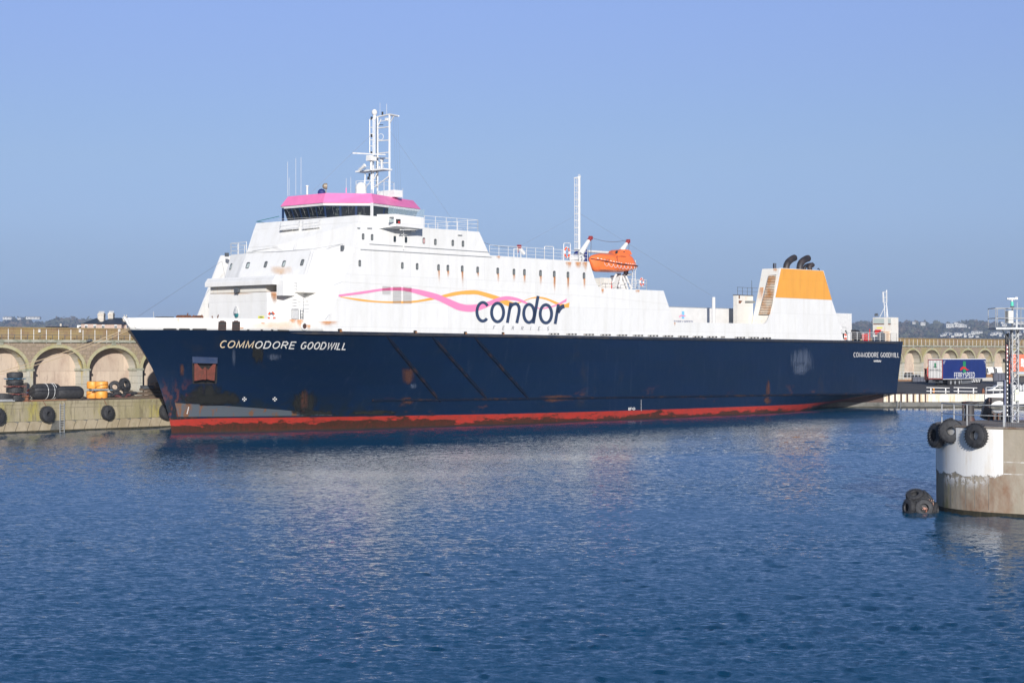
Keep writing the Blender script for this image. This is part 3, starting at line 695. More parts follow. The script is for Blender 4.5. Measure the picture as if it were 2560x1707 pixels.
quad_stain('rust_stain',ST_pale,[[onhull2(lerp(600,820,i/6),lerp(797,827,j/4),.05) for i in range(7)] for j in range(5)],bul)
# ---------------------------------------------------------------- superstructure
T=HB+.004
sup=MB()
def prof(px): return [P(x,y,t=T) for x,y in px]
sf=lambda z: 12.75+.51*(z-16.9)
def Pf(x,y,z): return P(x,y,s=sf(z))
def ft(x,y,z): p=Pf(x,y,z); return L(sf(z),-p.y,z)
ZT=18.25
def C3(z): return L(11.2+(z-11.71)*.474,T,z)
lowb=[L(sf(11)+6,-HB+.3,11.0),ft(519,790,11.0),ft(557,790,11.0),ft(716,790,11.0),C3(11.0)]
lowt=[L(sf(ZT)+6,-HB+.3,ZT),ft(568,642,ZT),ft(616,632,ZT),ft(779.6,622,ZT),C3(ZT)]
lowb[1].x+=.5; lowt[1].x+=.5
# aft closing corners
lowb+=[L(51.5,T,11.0),L(51.5,-T,11.0),L(lowb[0].x,-T,11)]
lowt+=[L(50.5,T,ZT),L(50.5,-T,ZT),L(lowt[0].x,-T,ZT)]
lowb[0].y=-(-T)+0; lowt[0].y=T   # starboard hidden corner
lowb=lowb[:-1]; lowt=lowt[:-1]
sup.hexa(lowb,lowt)
supo=sup.build('superstructure',M['white'],ship)
def on_flank(x,y,o=.02): return P(x,y,t=T+o)
# flank: port and starboard side plating with profile
prof_port=[(11.2,11.71),(10.75,11.3),(10.45,11.06),(10.2,zdeck(10)),(104.9,zdeck(104.9)),(102.9,13.32),(101.83,15.06),(99.8,18.93),(89.5,18.93),(87.85,14.1),(87.35,13.0),(86.9,12.3),(86.3,11.8),(85.6,11.6),(66.37,11.57),(65.42,13.39),(64.37,15.3),(52.4,15.3),(51.9,15.58),(51.5,16.2),(50.5,18.19),(33.8,18.30)]+[(14.32,18.27)]
m=MB()
m.extr([L(s,T+.012,z) for s,z in prof_port],(0,.25,0)); side=m.build('side_plating',M['white'],ship)
prof_stb=[(s,z) for s,z in prof_port if not(s>66.5 and z>9.8)]; prof_stb.insert(5,(104.0,11.57)); m=MB(); m.extr([L(s,-T-.012,z) for s,z in prof_stb],(0,-.25,0)); m.build('side_plating',M['white'],ship)
FT=T+.03    # outer face of side plating for decals
def FL(x,y,o=0): return P(x,y,t=FT+o)
# aft accommodation block behind the plating
m=MB(); m.extr([L(51.2,T-.2,zdeck(50)+.1),L(64.2,T-.2,zdeck(50)+.1),L(64.2,T-.2,15.22),L(51.2,T-.2,15.22)],(0,2*T-.4,0)); m.build('aft_house',M['white'],ship)
# seam lines
m=MB()
for a,b in (((835,703),(1493,741)),((1493,741),(1672,760))): m.tube(FL(*a),FL(*b),.02,n=4)
m.build('plating_seam',M['trim'],side)
# bridge tier
ub=[L(22.5,-HB+.2,ZT),ft(616,631,ZT),ft(888,619,ZT)]; ub[2]=P(888,619,t=T); ub[2].z=ZT
ut=[L(24,-HB+.2,20.72),ft(634,574,20.72),P(894,557,t=T)]; ut[2].z=20.72
ub+=[L(33.85,T,ZT),L(33.85,-T,ZT)]; ut+=[L(32.2,T,20.72),L(32.2,-T,20.72)]
m=MB(); m.hexa([v+Vector((0,0,.004)) for v in ub],ut); tier=m.build('bridge_deck_house',M['white'],ship)
def onfront(x,y,o=.03):   # upper tier front plane through three corners
    a,b,c=ub[1],ub[2],ut[1]; nrm=(b-a).cross(c-a).normalized()
    if nrm.x>0: nrm=-nrm
    return plane_hit(x,y,a,nrm,o)
def plane_hit(x,y,a,nrm,o=.03):
    a=a+nrm*o; cw=W2S(Vector((0,0,CH))); dw=SHIP.to_3x3().inverted()@Vector(((x-1280)/F,1,-(y-YH)/F))
    k=(a-cw).dot(nrm)/dw.dot(nrm); return cw+dw*k
def planef(a,b,c,toward):
    nrm=(b-a).cross(c-a).normalized()
    if nrm.dot(toward)<0: nrm=-nrm
    return lambda x,y,o=.03: plane_hit(x,y,a,nrm,o)
FWD=Vector((-1,-.2,0))
lf0=planef(lowb[1],lowb[2],lowt[1],FWD); lf1=planef(lowb[2],lowb[3],lowt[2],FWD); lf2=planef(lowb[3],lowb[4],lowt[3],FWD)
# bridge coaming
cb=[v.copy() for v in ut[:3]]; 
c_top=[L(24.4,-HB+.2,21.5),ft(640.5,553,21.5),P(897.5,535.4,t=T)]; c_top[2].z=21.5
cb2=[cb[1],cb[2],L(22.33,T,20.73)]; ct2=[c_top[1],c_top[2],L(22.33,T,21.55)]
m=MB()
def wallstrip(mb,a,b,th):
    for i in range(len(a)-1):
        d=(b[i+1]-b[i]).cross(Vector((0,0,1))).normalized()*-th
        mb.hexa([a[i],a[i+1],a[i+1]-d,a[i]-d],[b[i],b[i+1],b[i+1]-d,b[i]-d])
wallstrip(m,[cb[0]]+cb2,[c_top[0]]+ct2,-.12); coam=m.build('bridge_deck_bulwark',M['white'],ship)
# bridge wing
m=MB()
wo=[L(18.41,12.2,20.52),L(22.33,12.2,20.43),L(22.33,T-.1,20.43),L(17.5,T-.1,20.3)]
wt=[L(18.41,12.2,21.72),L(22.33,12.2,21.6),L(22.33,T-.1,21.6),L(17.4,T-.1,21.72)]
m.hexa(wo,wt); wing=m.build('bridge_wing',M['white'],ship)
wpx=lambda x,y,o=.02: P(x,y,t=12.2+o)
m=MB(); m.poly([wpx(800+x/3.92,500+y/3.92) for x,y in((680,165),(725,165),(725,183),(678,185))]); m.build('wing_window',M['curtain2'],wing)
m=MB(); m.poly([wpx(800+x/3.92,500+y/3.92) for x,y in((676,190),(724,188),(724,218),(676,220))]); m.build('wing_window',M['curtain'],wing)
m=MB(); m.poly([wpx(800+x/3.92,500+y/3.92) for x,y in((744,188),(790,190),(790,233),(744,231))]); m.build('sidelight_recess',M['dark'],wing)
m=MB(); m.sphere(wpx(997.5,556,.1),.12,n=8); m.build('red_sidelight',M['red'],wing)
m=MB(); a=[wpx(x,y) for x,y in((1009,565),(1009,625))]; m.path([P(1009,575,t=HB+.25),P(1009,624,t=HB+.15)],.06,n=5); m.path([L(21.9,11.8,20.35),L(19.3,11.9,20.2),P(1009,575,t=HB+.25)],.06,n=5); m.build('drain_pipe',M['trim'],wing)
m=MB(); c=L(21.8,11.2,20.3); m.lathe(c,(0,0,-1),[(.3,0),(.3,.08),(.15,.16)],n=10); m.build('deck_light',M['grey'],wing)
# wheelhouse
W=[(17.5,-4.52),(17.5,2.25),(21.23,5.89),(28.1,4.42),(30,4.0),(30,-6.5),(21.2,-8.0)]
cx,cy=24,-.8
def ringp(z,k): return [L(cx+(s-cx)*k,cy+(t-cy)*k,z) for s,t in W]
m=MB(); m.hexa(ringp(20.74,.90),ringp(21.85,.90)); whl=m.build('wheelhouse',M['white'],ship)
m=MB(); m.hexa(ringp(21.85,.895),ringp(23.1,.955)); frame=m.build('window_band',M['navyframe'],whl)
m=MB(); m.hexa(ringp(23.1,.975),ringp(23.36,.985)); m.build('window_hood',M['trim'],whl)
RT=[(18.2,-4.1),(18.2,1.86),(21.76,5.0),(29.24,2.6),(30.5,2.3),(30.5,-5.0),(21.8,-7.0)]
m=MB(); m.hexa(ringp(23.36,1.0),[L(s,t,24.43) for s,t in RT]); roof=m.build('wheelhouse_roof',M['pink'],whl)
m=MB(); m.hexa([L(cx+(s-cx)*.9,cy+(t-cy)*.9,24.43) for s,t in RT],[L(cx+(s-cx)*.9,cy+(t-cy)*.9,24.47) for s,t in RT]); m.build('roof_deck',M['trim'],whl)
for i,npn in((0,5),(1,3),(2,3)):
    b0,b1=ringp(21.9,.897)[i],ringp(21.9,.897)[i+1]; t0,t1=ringp(23.02,.952)[i],ringp(23.02,.952)[i+1]
    nr=(b1-b0).cross(t0-b0).normalized()
    if nr.dot(b0-L(cx,cy,22))<0: nr=-nr
    for k in range(npn):
        u0,u1=(k+.07)/npn,(k+.93)/npn
        m=MB(); q=[b0.lerp(b1,u0),b0.lerp(b1,u1),t0.lerp(t1,u1),t0.lerp(t1,u0)]; q=[v+nr*.03 for v in q]; m.poly(q)
        m.build('bridge_window',M['bridgeglass'] if i!=2 else M['glass'],frame)
        if i<2:
            m=MB(); m.tube(q[3].lerp(q[2],.5)+nr*.15+Vector((0,0,.1)),q[0].lerp(q[1],.55)+nr*.08+Vector((0,0,.3)),.008,n=4); m.build('wiper',M['grey'],frame)
# glass wind screen on wing
m=MB()
for i in range(7):
    a=L(17.9+.72*i,11.6+ (0),21.72); b=L(17.9+.72*(i+1),11.6,21.72)
    m.hexa([a,b,b+Vector((0,.03,0)),a+Vector((0,.03,0))],[a+Vector((.1,0,.75)),b+Vector((.1,0,.75)),b+Vector((.1,.03,.75)),a+Vector((.1,.03,.75))])
wsm=bpy.data.materials.new('clear_screen_glass'); wsm.use_nodes=True; bb=wsm.node_tree.nodes['Principled BSDF']; bb.inputs['Base Color'].default_value=(.35,.45,.5,1); bb.inputs['Roughness'].default_value=.1; bb.inputs['Alpha'].default_value=.35
m.build('wing_windscreen',wsm,wing)
# roof column at the corner
m=MB(); m.box(L(21.0,6.0,22.4)+Vector((0,.1,0)),(.22,.22,1.9)); m.build('roof_post',M['trim'],whl)
m=MB(); m.box(L(17.6,-4.2,22.0),(.18,.18,2.4)); m.build('roof_post',M['navyframe'],whl)
# ---------------------------------------------------------------- windows
def window(fn,cx,cy,w,h,kind='curtain2',sk=0,par=None,ink=.55):
    """pixel centre, pixel size; fn maps px to surface; frame ring + pane"""
    def q(k,o): return [fn(cx+sx*w/2*k+ -sy*sk*h/2, cy+sy*h/2*k,o) for sx,sy in((-.62,-1),(.62,-1),(1,-.72),(1,.72),(.62,1),(-.62,1),(-1,.72),(-1,-.72))]
    m=MB(); m.poly(q(1.22,.012)); 
    fr=m.build('window',M['gasket'],par)
    m=MB(); k=.86; ps=[fn(cx+(sx*k+.14)*w/2-sy*sk*h/2, cy+(sy*k+.08)*h/2,.024) for sx,sy in((-.75,-1),(.75,-1),(1,-.8),(1,.8),(.75,1),(-.75,1),(-1,.8),(-1,-.8))]
    m.poly(ps); m.build('window_pane',M[kind],fr); return fr
low_row=[(899.5,658.2,1),(1005.9,664,0),(1042.9,666.3,0),(1096.4,669.1,0),(1119.7,670.3,0),(1155.6,672,2),(1194.2,674.7,0),(1244.4,677.2,0),(1285,680,0),(1311.2,681,0),(1351.4,683.2,0),(1385.8,685.2,0),(1420,687.3,0),(1460.2,689.3,0)]
def rust_run(x,y,wd,ln,par,st=None,fn=FL):
    quad_stain('rust_stain',st or ST_rust,[[fn(x+wd*(i/3-.5)-(0),y+ln*j/6,.03) for i in range(4)] for j in range(7)],par)
for i,(x,y,k) in enumerate(low_row):
    window(FL,x,y,5.2,13,['curtain2','curtain2','green_'][0] if k!=2 else 'curtain2',par=side)
    if i>=3: rust_run(x+.8,y+7,7,[0,0,0,38,22,48,16,28,20,28,30,48,50,30][i],side); 
    if i in(5,11,12): rust_run(x+.5,y+7,6,34,side)
# upper-tier flank
tfl=lambda x,y,o=.02: P(x,y,t=T+.01+o)
for x,y,k in((907.9,591.5,'curtain2'),(930.3,593.3,'curtain2'),(987,597.7,'glass'),(1015,599.5,'glass'),(1059.7,602,'pinkc'),(1088.5,605,'curtain2'),(1132,607.5,'curtain2'),(1157.5,609.4,'curtain2')):
    if k=='pinkc': M.setdefault('pinkc',mat('faded_pink_panel',(0.55,0.35,0.33),.6))
    window(tfl,x,y,5,12.5,k,par=tier)
for x,y in((650.8,600.3),(685.5,598),(812,590),(849.7,588)): window(onfront,x,y,5.6,12,'curtain2',sk=.32,par=tier)
for x,y in((729.8,595.7),(766,593.2)): window(onfront,x,y,6.2,12.5,'curtain',sk=.32,par=tier)
for x,y,k,fn,w_ in((576.8,666.6,'curtain',lf0,3.6),(619.4,663.5,'curtain',lf1,7),(664,661.2,'curtain2',lf1,6),(709.4,659.4,'curtain',lf1,6.5),(755.4,656.4,'curtain2',lf1,6.5),(829.3,655.1,'curtain',lf2,9)):
    window(fn,x,y,w_,13,k,sk=.36,par=supo)
# faint front stain + side stains
quad_stain('rust_stain',ST_pale,[[lf1(lerp(668,740,i/5),lerp(662,692,j/4),.04) for i in range(6)] for j in range(5)],supo)
for a in((1500,652,30,30),(1410,655,22,20),(1435,655,24,22),(1452,655,20,30),(1588,725,14,10),(1502,722,10,18),(1240,640,12,10),(1684,806,6,10)):
    quad_stain('rust_stain',ST_rust,[[FL(min(a[0]+a[2]*i/3,1470 if a[1]<700 else 9999),a[1]+a[3]*j/4,.03) for i in range(4)] for j in range(5)],side) if a[0]<1480 or a[1]>700 else None
# slots along the bottom of the side plating
for x in (1394,1434,1476,1518,1560,1600)+tuple(): pass
def slot(xc,yc,wd,ht,parts_):
    m=MB(); n=len(parts_)
    r=[(-.5,0),(-.46,-.5),(.46,-.5),(.5,0),(.46,.5),(-.46,.5)]
    m.poly([FL(xc+a*wd,yc+b*ht,.012) for a,b in r]); fr=m.build('freeing_slot',M['dark'],side)
    for k in range(n):
        m=MB(); x0=xc-wd*.46+wd*.92*k/n; x1=x0+wd*.92/n*.55
        m.poly([FL(x0,yc-ht*.2,.025),FL(x1,yc-ht*.28,.025),FL(x1-.8,yc+ht*.34,.025),FL(x0,yc+ht*.30,.025)]); m.build('slot_reflection',M['dirty'],fr)
for a,b in((1385,834.8),(1429,835.5),(1472,836.2),(1514,837.2),(1555,838),(1595,838.6),(1632.5,839.3),(1670,840.2),(1708,841),(1744.7,841.8),(1780,842.3),(1807,842.5),(1850,843.8),(1884.5,844.2),(1914.5,845.2)):
    slot(a,b,27 if a!=1807 else 10.5,3.6,[1]*3)
for x,y,w_,h_ in((849.5,824.8,10.5,6),(1038,828.7,9,5.5),(1163.4,831.5,8,5.5),(1257.5,832.6,7,4.5)):
    m=MB(); m.poly([FL(x+a*w_,y+b*h_,.02) for a,b in((-.5,0),(-.4,-.5),(.4,-.5),(.5,0),(.4,.5),(-.4,.5))]); fr=m.build('mooring_port',M['dark'],side)
    rust_run(x+w_*.3,y,w_*.9,9,fr)
# ---------------------------------------------------------------- livery
def flankpx(o): return lambda x,y: FL(x,y,o)
def pxpoly_strip(name,mt,up,lo,o,n=60):
    m=MB(); xs=[lerp(max(up[0][0],lo[0][0]),min(up[-1][0],lo[-1][0]),k/n) for k in range(n+1)]
    A=m.pts([FL(x,smooth_interp(up,x),o) for x in xs]); B=m.pts([FL(x,smooth_interp(lo,x),o) for x in xs])
    A.append(m.pts([FL(*up[-1],o)])[0]); B.append(m.pts([FL(*lo[-1],o)])[0])
    for i in range(len(A)-1): m.face([A[i],A[i+1],B[i+1],B[i]])
    return m.build(name,mt,side)
r3=lambda L_:[(800+x/3.92,500+y/3.92) for x,y in L_]
r8=lambda L_:[(1160+x/7.84,720+y/7.84) for x,y in L_]
pu=r3([(183,928),(430,893),(600,868),(700,858),(800,857),(900,867),(1000,884),(1150,922),(1250,962),(1350,1005)])+r8([(0,322),(120,330),(260,318),(480,262),(600,215),(700,180),(790,163),(880,162),(1000,182),(1100,215),(1200,258),(1300,330),(1450,385),(1520,393),(1600,378),(1730,350),(1850,300),(1950,245),(2015,205)])
pl=r3([(178,948),(430,917),(600,890),(700,888),(800,888),(900,905),(1000,935),(1150,982),(1280,1045),(1350,1078)])+r8([(0,455),(100,466),(220,457),(330,425),(480,365),(560,322),(680,268),(760,243),(860,235),(960,238),(1060,258),(1150,285),(1250,325),(1360,378),(1450,403),(1520,412),(1600,405),(1730,375),(1850,335),(1950,290),(2005,265)])
yu=r3([(200,946),(400,970),(550,988),(700,993),(850,990),(950,983),(1080,958),(1180,937),(1300,905),(1400,890)])+r8([(100,45),(200,43),(300,55),(450,95),(600,140),(730,185),(850,240),(950,275),(1020,292),(1090,275),(1200,235),(1300,195),(1400,172),(1500,172),(1600,190),(1700,225),(1800,265),(1880,300),(1980,318),(2070,282)])
yl=r3([(195,952),(400,990),(550,1003),(700,1010),(850,1012),(950,1002),(1080,982),(1220,955),(1350,932),(1400,925)])+r8([(100,127),(200,122),(300,135),(450,180),(580,220),(700,270),(780,320),(850,352),(930,352),(1000,315),(1050,300),(1120,290),(1200,250),(1300,215),(1400,200),(1500,205),(1600,228),(1700,268),(1780,310),(1880,355),(1980,382),(2055,384)])
pxpoly_strip('amber_wave_stripe',M['yellowstripe'],yu,yl,.008)
pxpoly_strip('pink_wave_stripe',M['pinkstripe'],pu,pl,.016)
m=MB(); g8=lambda x,y: FL(1160+x/7.84,720+y/7.84,.026); w_=29
ribbon(m,[(370+116*math.cos(R(a)),465-182*math.sin(R(a))) for a in range(38,325,12)],w_,g8)
for cx_,cy_,rx_,ry_ in((659,478,118,182),(1275,497,104,178),(1606,505,112,178)): 
    ribbon(m,[(cx_+rx_*math.cos(R(a))-.12*0,cy_-ry_*math.sin(R(a))) for a in range(0,361,15)],w_,g8)
ribbon(m,[(918,285),(850,682)],w_,g8); ribbon(m,[(893,420),(925,350),(965,318),(1015,306),(1055,325),(1078,370),(1084,430),(1075,500),(1035,686)],w_,g8)
ribbon(m,[(1453,155),(1360,694)],w_,g8); ribbon(m,[(1852,318),(1787,704)],w_,g8); ribbon(m,[(1838,480),(1868,420),(1900,385),(1935,363),(1968,356)],w_*1.35,g8)
m.build('company_lettering',M['navytext'],side)
m=MB(); 
for ch,x,y in zip('FERRIES',(570,752,935,1120,1300,1450,1625),(805,815,818,822,822,828,828)):
    strokes(m,ch,lambda u,v,x=x,y=y: g8(x+u,y-v),66,3.2,wid=.75,slant=.22)
m.build('company_lettering',M['navytext'],side)
# grey louvre patches
LV=mat('grey_louvre_slats',(0.52,0.50,0.48),.7,c2=(.62,.60,.57),vs=1,stretch=(.5,1,9)); LP=mat('louvre_pink',(0.58,0.07,0.20),.5); LY=mat('louvre_amber',(0.55,0.27,0.06),.5)
for x0,x1,y0,y1 in((611,692,842,925),(714,796,845,1013),(815,898,848,1013)):
    m=MB(); f=lambda x,y,o=.028: FL(800+x/3.92,500+y/3.92,o); m.poly([f(x0,y0),f(x1,y0+4),f(x1,y1+2),f(x0,y1)]); lv=m.build('vent_louvre',LV,side)
    fu=lambda x:(smooth_interp(pu,800+x/3.92)-500)*3.92; flw=lambda x:(smooth_interp(pl,800+x/3.92)-500)*3.92
    m=MB(); m.poly([f(x0,fu(x0),.034),f(x1,fu(x1),.034),f(x1,flw(x1),.034),f(x0,flw(x0),.034)]); m.build('louvre_stripe',LP,lv)
    if y1>950:
        m=MB(); m.poly([f(x,y,.034) for x,y in((x0,992),(x1,990),(x1,1010),(x0,1010))]); m.build('louvre_stripe',LY,lv)
    m=MB(); 
    for k in range(1,int((y1-y0)/7)): m.tube(f(x0,y0+7*k,.04),f(x1,y0+7*k+4*(1-k*7/(y1-y0)),.04),.012,n=3)
    m.build('louvre_slat',M['grey'],lv)
# ---------------------------------------------------------------- funnel casings
for sd in (1,):
    m=MB(); fw=[(88.0,14.2),(89.5,18.93)]
    a=[L(85.9,sd*7.7,10),L(85.9,sd*(T-.26),10),L(104.6,sd*(T-.26),10),L(104.6,sd*7.7,10)]
    b=[L(89.5,sd*7.7,18.9),L(89.5,sd*(T-.26),18.9),L(99.8,sd*(T-.26),18.9),L(99.8,sd*7.7,18.9)]
    a[0].x=a[1].x=86.6
    m.hexa(a,b); fun=m.build('funnel_casing',M['dirty'],ship)
    if sd==1:
        m=MB(); am=[P(x,y,t=FT+.012) for x,y in((1953,671.2),(2058.3,677.2),(2080,749.8),(1938.5,743.5))]; m.poly(am); m.build('amber_band',M['amber'],fun)
        ff=planef(a[0],a[1],b[0],Vector((-1,0,0)))
        m=MB(); u=lambda x,y,o=.05: ff(1800+x/7.128,640+y/7.128,o)
        m.hexa([u(780,225,.02),u(885,225,.02),u(720,520,.02),u(640,1190,.02),u(560,1190,.02),u(745,680,.02),u(712,640,.02)],[u(780,225,.5),u(885,225,.5),u(720,520,.5),u(640,1190,.5),u(560,1190,.5),u(745,680,.5),u(712,640,.5)]) if False else None
        LVW=mat('rusty_white_louvre',(0.74,0.66,0.54),.6,c2=(.60,.30,.10),vs=.7,fac=(.40,.62),stretch=(1,1,1))
        m=MB(); m.poly([u(870,345,.03),u(1003,335,.03),u(900,1050,.03),u(690,1050,.03)]); bk=m.build('louvre_recess',M['dark'],fun)
        N_=24
        for k in range(N_):
            y=350+k*(1045-350)/N_; xl=lerp(868,692,(y-345)/705); xr=lerp(1003,893,(y-345)/705)
            m=MB(); dy=22
            m.hexa([u(xl,y,.04),u(xr,y-2,.04),u(xr-2,y+dy-2,.12),u(xl-4,y+dy,.12)],[u(xl,y,.12),u(xr,y-2,.12),u(xr-2,y+dy-2,.34),u(xl-4,y+dy,.34)]); m.build('louvre_slat',LVW,bk)
        quad_stain('rust_stain',ST_rust,[[u(lerp(930,1035,i/3),lerp(228,300,j/3),.03) for i in range(4)] for j in range(4)],fun)
        quad_stain('rust_stain',ST_rust,[[u(lerp(700,790,i/3)-j*10,lerp(560,900,j/3),.03) for i in range(4)] for j in range(4)],fun)
# exhausts
def px_t(x,y,t): return P(x,y,t=t)
def exhaust(ptspx,r,t,par):
    m=MB(); ps=[P(1800+x/7.128,640+y/7.128,t=t) for x,y in ptspx]; m.sweep(ps,[r]*len(ps),n=12)
    return m.build('exhaust_pipe',M['soot'],par,smooth=True)
fpar=[o for o in children(ship) if o.name.startswith('funnel_casing')][0]
exhaust([(1180,240),(1182,200),(1188,160),(1208,120),(1240,85),(1285,52),(1330,32)],.44,9.2,fpar)
exhaust([(1420,250),(1422,200),(1430,155),(1450,115),(1485,82),(1530,55),(1572,42)],.46,9.2,fpar)
exhaust([(1505,250),(1508,210),(1525,180),(1565,158)],.24,8.6,fpar)
exhaust([(1600,260),(1600,225),(1590,190),(1600,165),(1640,160),(1650,172)],.34,9.4,fpar)
exhaust([(1770,262),(1768,235),(1755,222),(1740,232)],.06,9.6,fpar)
exhaust([(952,225),(952,130)],.06,9.0,fpar); exhaust([(968,225),(968,128)],.06,9.3,fpar); exhaust([(993,225),(993,130)],.07,9.0,fpar)
# ventilation block forward of the funnel
m=MB(); q=lambda x,y,t=7.6: P(1800+x/7.128,640+y/7.128,t=t)
a=q(305,700); b_=q(700,690); sA,sB=a.x,a.x+3.6
m.box(L((sA+sB)/2,7.3,(10+a.z)/2),(sB-sA,.6,a.z-10)); vb=m.build('vent_house',M['dirty'],ship)
m=MB(); m.box(L((sA+sB)/2,7.3,a.z+.04),(sB-sA+.1,.7,.1)); 
zz=a.z
for k in range(4):
    p=L(sA+.1+k*1.1,7.6,zz); m.tube(p,p+Vector((0,0,1.05)),.025,n=4)
m.tube(L(sA,7.6,zz+1.05),L(sB+1,7.6,zz+1.05),.03,n=4); m.tube(L(sA,7.6,zz+.55),L(sB+1,7.6,zz+.55),.02,n=4); m.tube(L(sB-.3,7.6,zz),L(sB-.3,7.6,zz+2),.03,n=4)
m.build('vent_house_railing',M['dgrey'],vb)
m=MB(); m.poly([q(448,800,7.66),q(625,800,7.66),q(625,838,7.66),q(448,838,7.66)]); m.build('vent_opening',M['curtain2'],vb)
for pr in([(335,705),(355,705),(355,760),(335,760)],[(335,790),(400,800),(365,845),(335,840)]):
    m=MB(); m.poly([q(x,y,7.65) for x,y in pr]); m.build('rust_stain',M['rust'],vb)
# exhaust post on the low bulwark
m=MB(); p=P(1784,812,t=8.5); m.tube(p,P(1784,743,t=8.5),.22,n=10); m.build('white_vent_post',M['trim'],ship)
# stern deckhouse (white block aft of funnel)
m=MB(); a=P(2129.3,784,t=7.3); m.box(L((99+a.x)/2,6.0,(9.6+a.z)/2),(a.x-99,2.6,a.z-9.6)); sh=m.build('stern_deckhouse',M['trim'],ship)
m=MB(); f=lambda x,y: P(2060+x/4.704,680+y/4.704,t=7.33); m.path([f(200,648),f(258,650),f(258,790),f(200,790),f(200,648)],.03,n=4); m.build('stern_deckhouse_door',M['grey'],sh)
# stern control house with mast
t_=-1.0
def cp(x,y,t=-1.0): return P(2120+x/13.07,780+y/13.07,t=t)
m=MB(); a=cp(812,165); b_=cp(1412,165); z0=9.5
m.extr([L(118.2,-4.2,z0),L(118.2,1.5,z0),L(119.8,1.5,z0),L(119.8,-4.2,z0)],(0,0,1)) if False else None
sC=118.0; A_=P(2120+812/13.07,794,s=sC); B_=P(2120+1412/13.07,794,s=sC)
tA,tB=-A_.y,-B_.y
m.box(L(sC+1,(tA+tB)/2,(9.5+A_.z)/2),(2,abs(tB-tA),A_.z-9.5)); ch=m.build('stern_house',M['dirty'],ship)
def cs(x,y,o=.02): p=P(2120+x/13.07,780+y/13.07,s=sC-o); return p
for x0,x1 in((830,1180),(1310,1400)):
    m=MB(); m.poly([cs(x0,215),cs(x1,215),cs(x1,410),cs(x0,410)]); wn=m.build('stern_house_window',M['curtain'],ch)
    m=MB(); m.poly([cs(x0,378,.03),cs(x1,378,.03),cs(x1,410,.03),cs(x0,410,.03)]); m.build('window_rust',M['rust'],wn)
m=MB(); m.poly([cs(935,495),cs(1125,490),cs(1125,540),cs(935,545)]); m.build('yellow_sign',M['yellowsign'],ch)
m=MB(); c0=[cs(905,610),cs(930,575),cs(1085,575),cs(1085,720),cs(905,720)]; m.hexa(c0,[p+Vector((-.3,0,0)) for p in c0]); m.build('fire_hose_box',M['red'],ch)
m=MB(); f=lambda x,y:P(2060+x/4.704,680+y/4.704,s=sC+.5)
for x in (697,735): m.tube(f(x if x>700 else 716,530),f(x,235),.05,n=5)
m.tube(f(655,530),f(722,395),.05,n=5); m.tube(f(750,530),f(735,370),.07,n=5); m.tube(f(740,700),f(745,530),.07,n=5)
for k in range(14): y=245+k*20; m.tube(f(700 if y<360 else 712,y),f(738,y),.03,n=4)
m.path([f(690,235),f(740,232),f(740,358),f(695,358),f(690,235)],.05,n=4); m.path([f(690,298),f(745,298)],.04,n=4); m.tube(f(735,232),f(735,212),.09,n=6)
m.build('stern_light_mast',M['trim'],ch)
m=MB(); m.tube(f(605,520),f(605,498),.15,n=8); m.tube(f(630,520),f(630,500),.13,n=8); m.tube(f(600,498),f(632,495),.12,n=6); m.build('searchlight',M['dgrey'],ch)
# ---------------------------------------------------------------- railings
def railing(name,pts,h,mt,par,posts=None,rails=3,r=.03,step=1.5):
    m=MB(); n=len(pts)
    up=Vector((0,0,1))
    for j in range(rails):
        hh=h*(j+1)/rails; m.path([p+up*hh for p in pts],r*(1 if j==rails-1 else .7),n=4)
    for a,b in zip(pts[:-1],pts[1:]):
        k=max(1,round((b-a).length/step))
        for i in range(k+1):
            p=a.lerp(b,i/k); m.tube(p,p+up*h,r,n=4)
    return m.build(name,mt,par)
WT=M['trim']
railing('top_deck_railing',[L(33.9,T-.1,ZT),L(50.3,T-.1,ZT)],1.15,WT,ship)
railing('top_deck_railing',[L(33.9,-T+.1,ZT),L(50.3,-T+.1,ZT)],1.15,WT,ship)
railing('bridge_deck_railing',[L(22.5,T-.1,20.72),L(32.1,T-.1,20.72),L(32.1,-T+.1,20.72)],1.25,WT,ship)
railing('aft_deck_railing',[L(52.6,T-.1,15.3),L(61.2,T-.1,15.3),L(61.2,-T+.1,15.3)],1.2,WT,ship)
p=lowt[1]+Vector((.2,0,0)); railing('front_deck_railing',[lowt[0]+Vector((0,0,0)),lowt[1],ub[1]+Vector((.0,0,0))],1.2,WT,ship,r=.035)
m=MB(); 
for k in range(1):
    m.path([L(16.2,T+.10,18.7),L(33.8,T+.10,18.62)],.025,n=4); m.path([L(15,T+.10,18.35)+Vector((0,0,-.25)),L(34,T+.10,18.2)+Vector((0,0,-.1))],.03,n=4)
m.path([onfront(560+70,628,.15),onfront(700,617,.15),onfront(812,607,.15),onfront(880,601,.15)],.022,n=4)
m.path([lf1(600,631,.12),lf1(700,628.5,.12),lf1(790,621,.12),lf2(870,608,.12)],.022,n=4)
m.build('grab_rail',M['grey'],tier)
zdk=zdeck(110)
rl=railing('stern_railing',[L(105.6,T-.15,zdk),L(119.4,T-.15,zdk-.04),L(120.3,T-1.5,zdk-.05),L(120.3,-T+1,zdk-.05)],1.15,WT,ship,rails=4,r=.035)
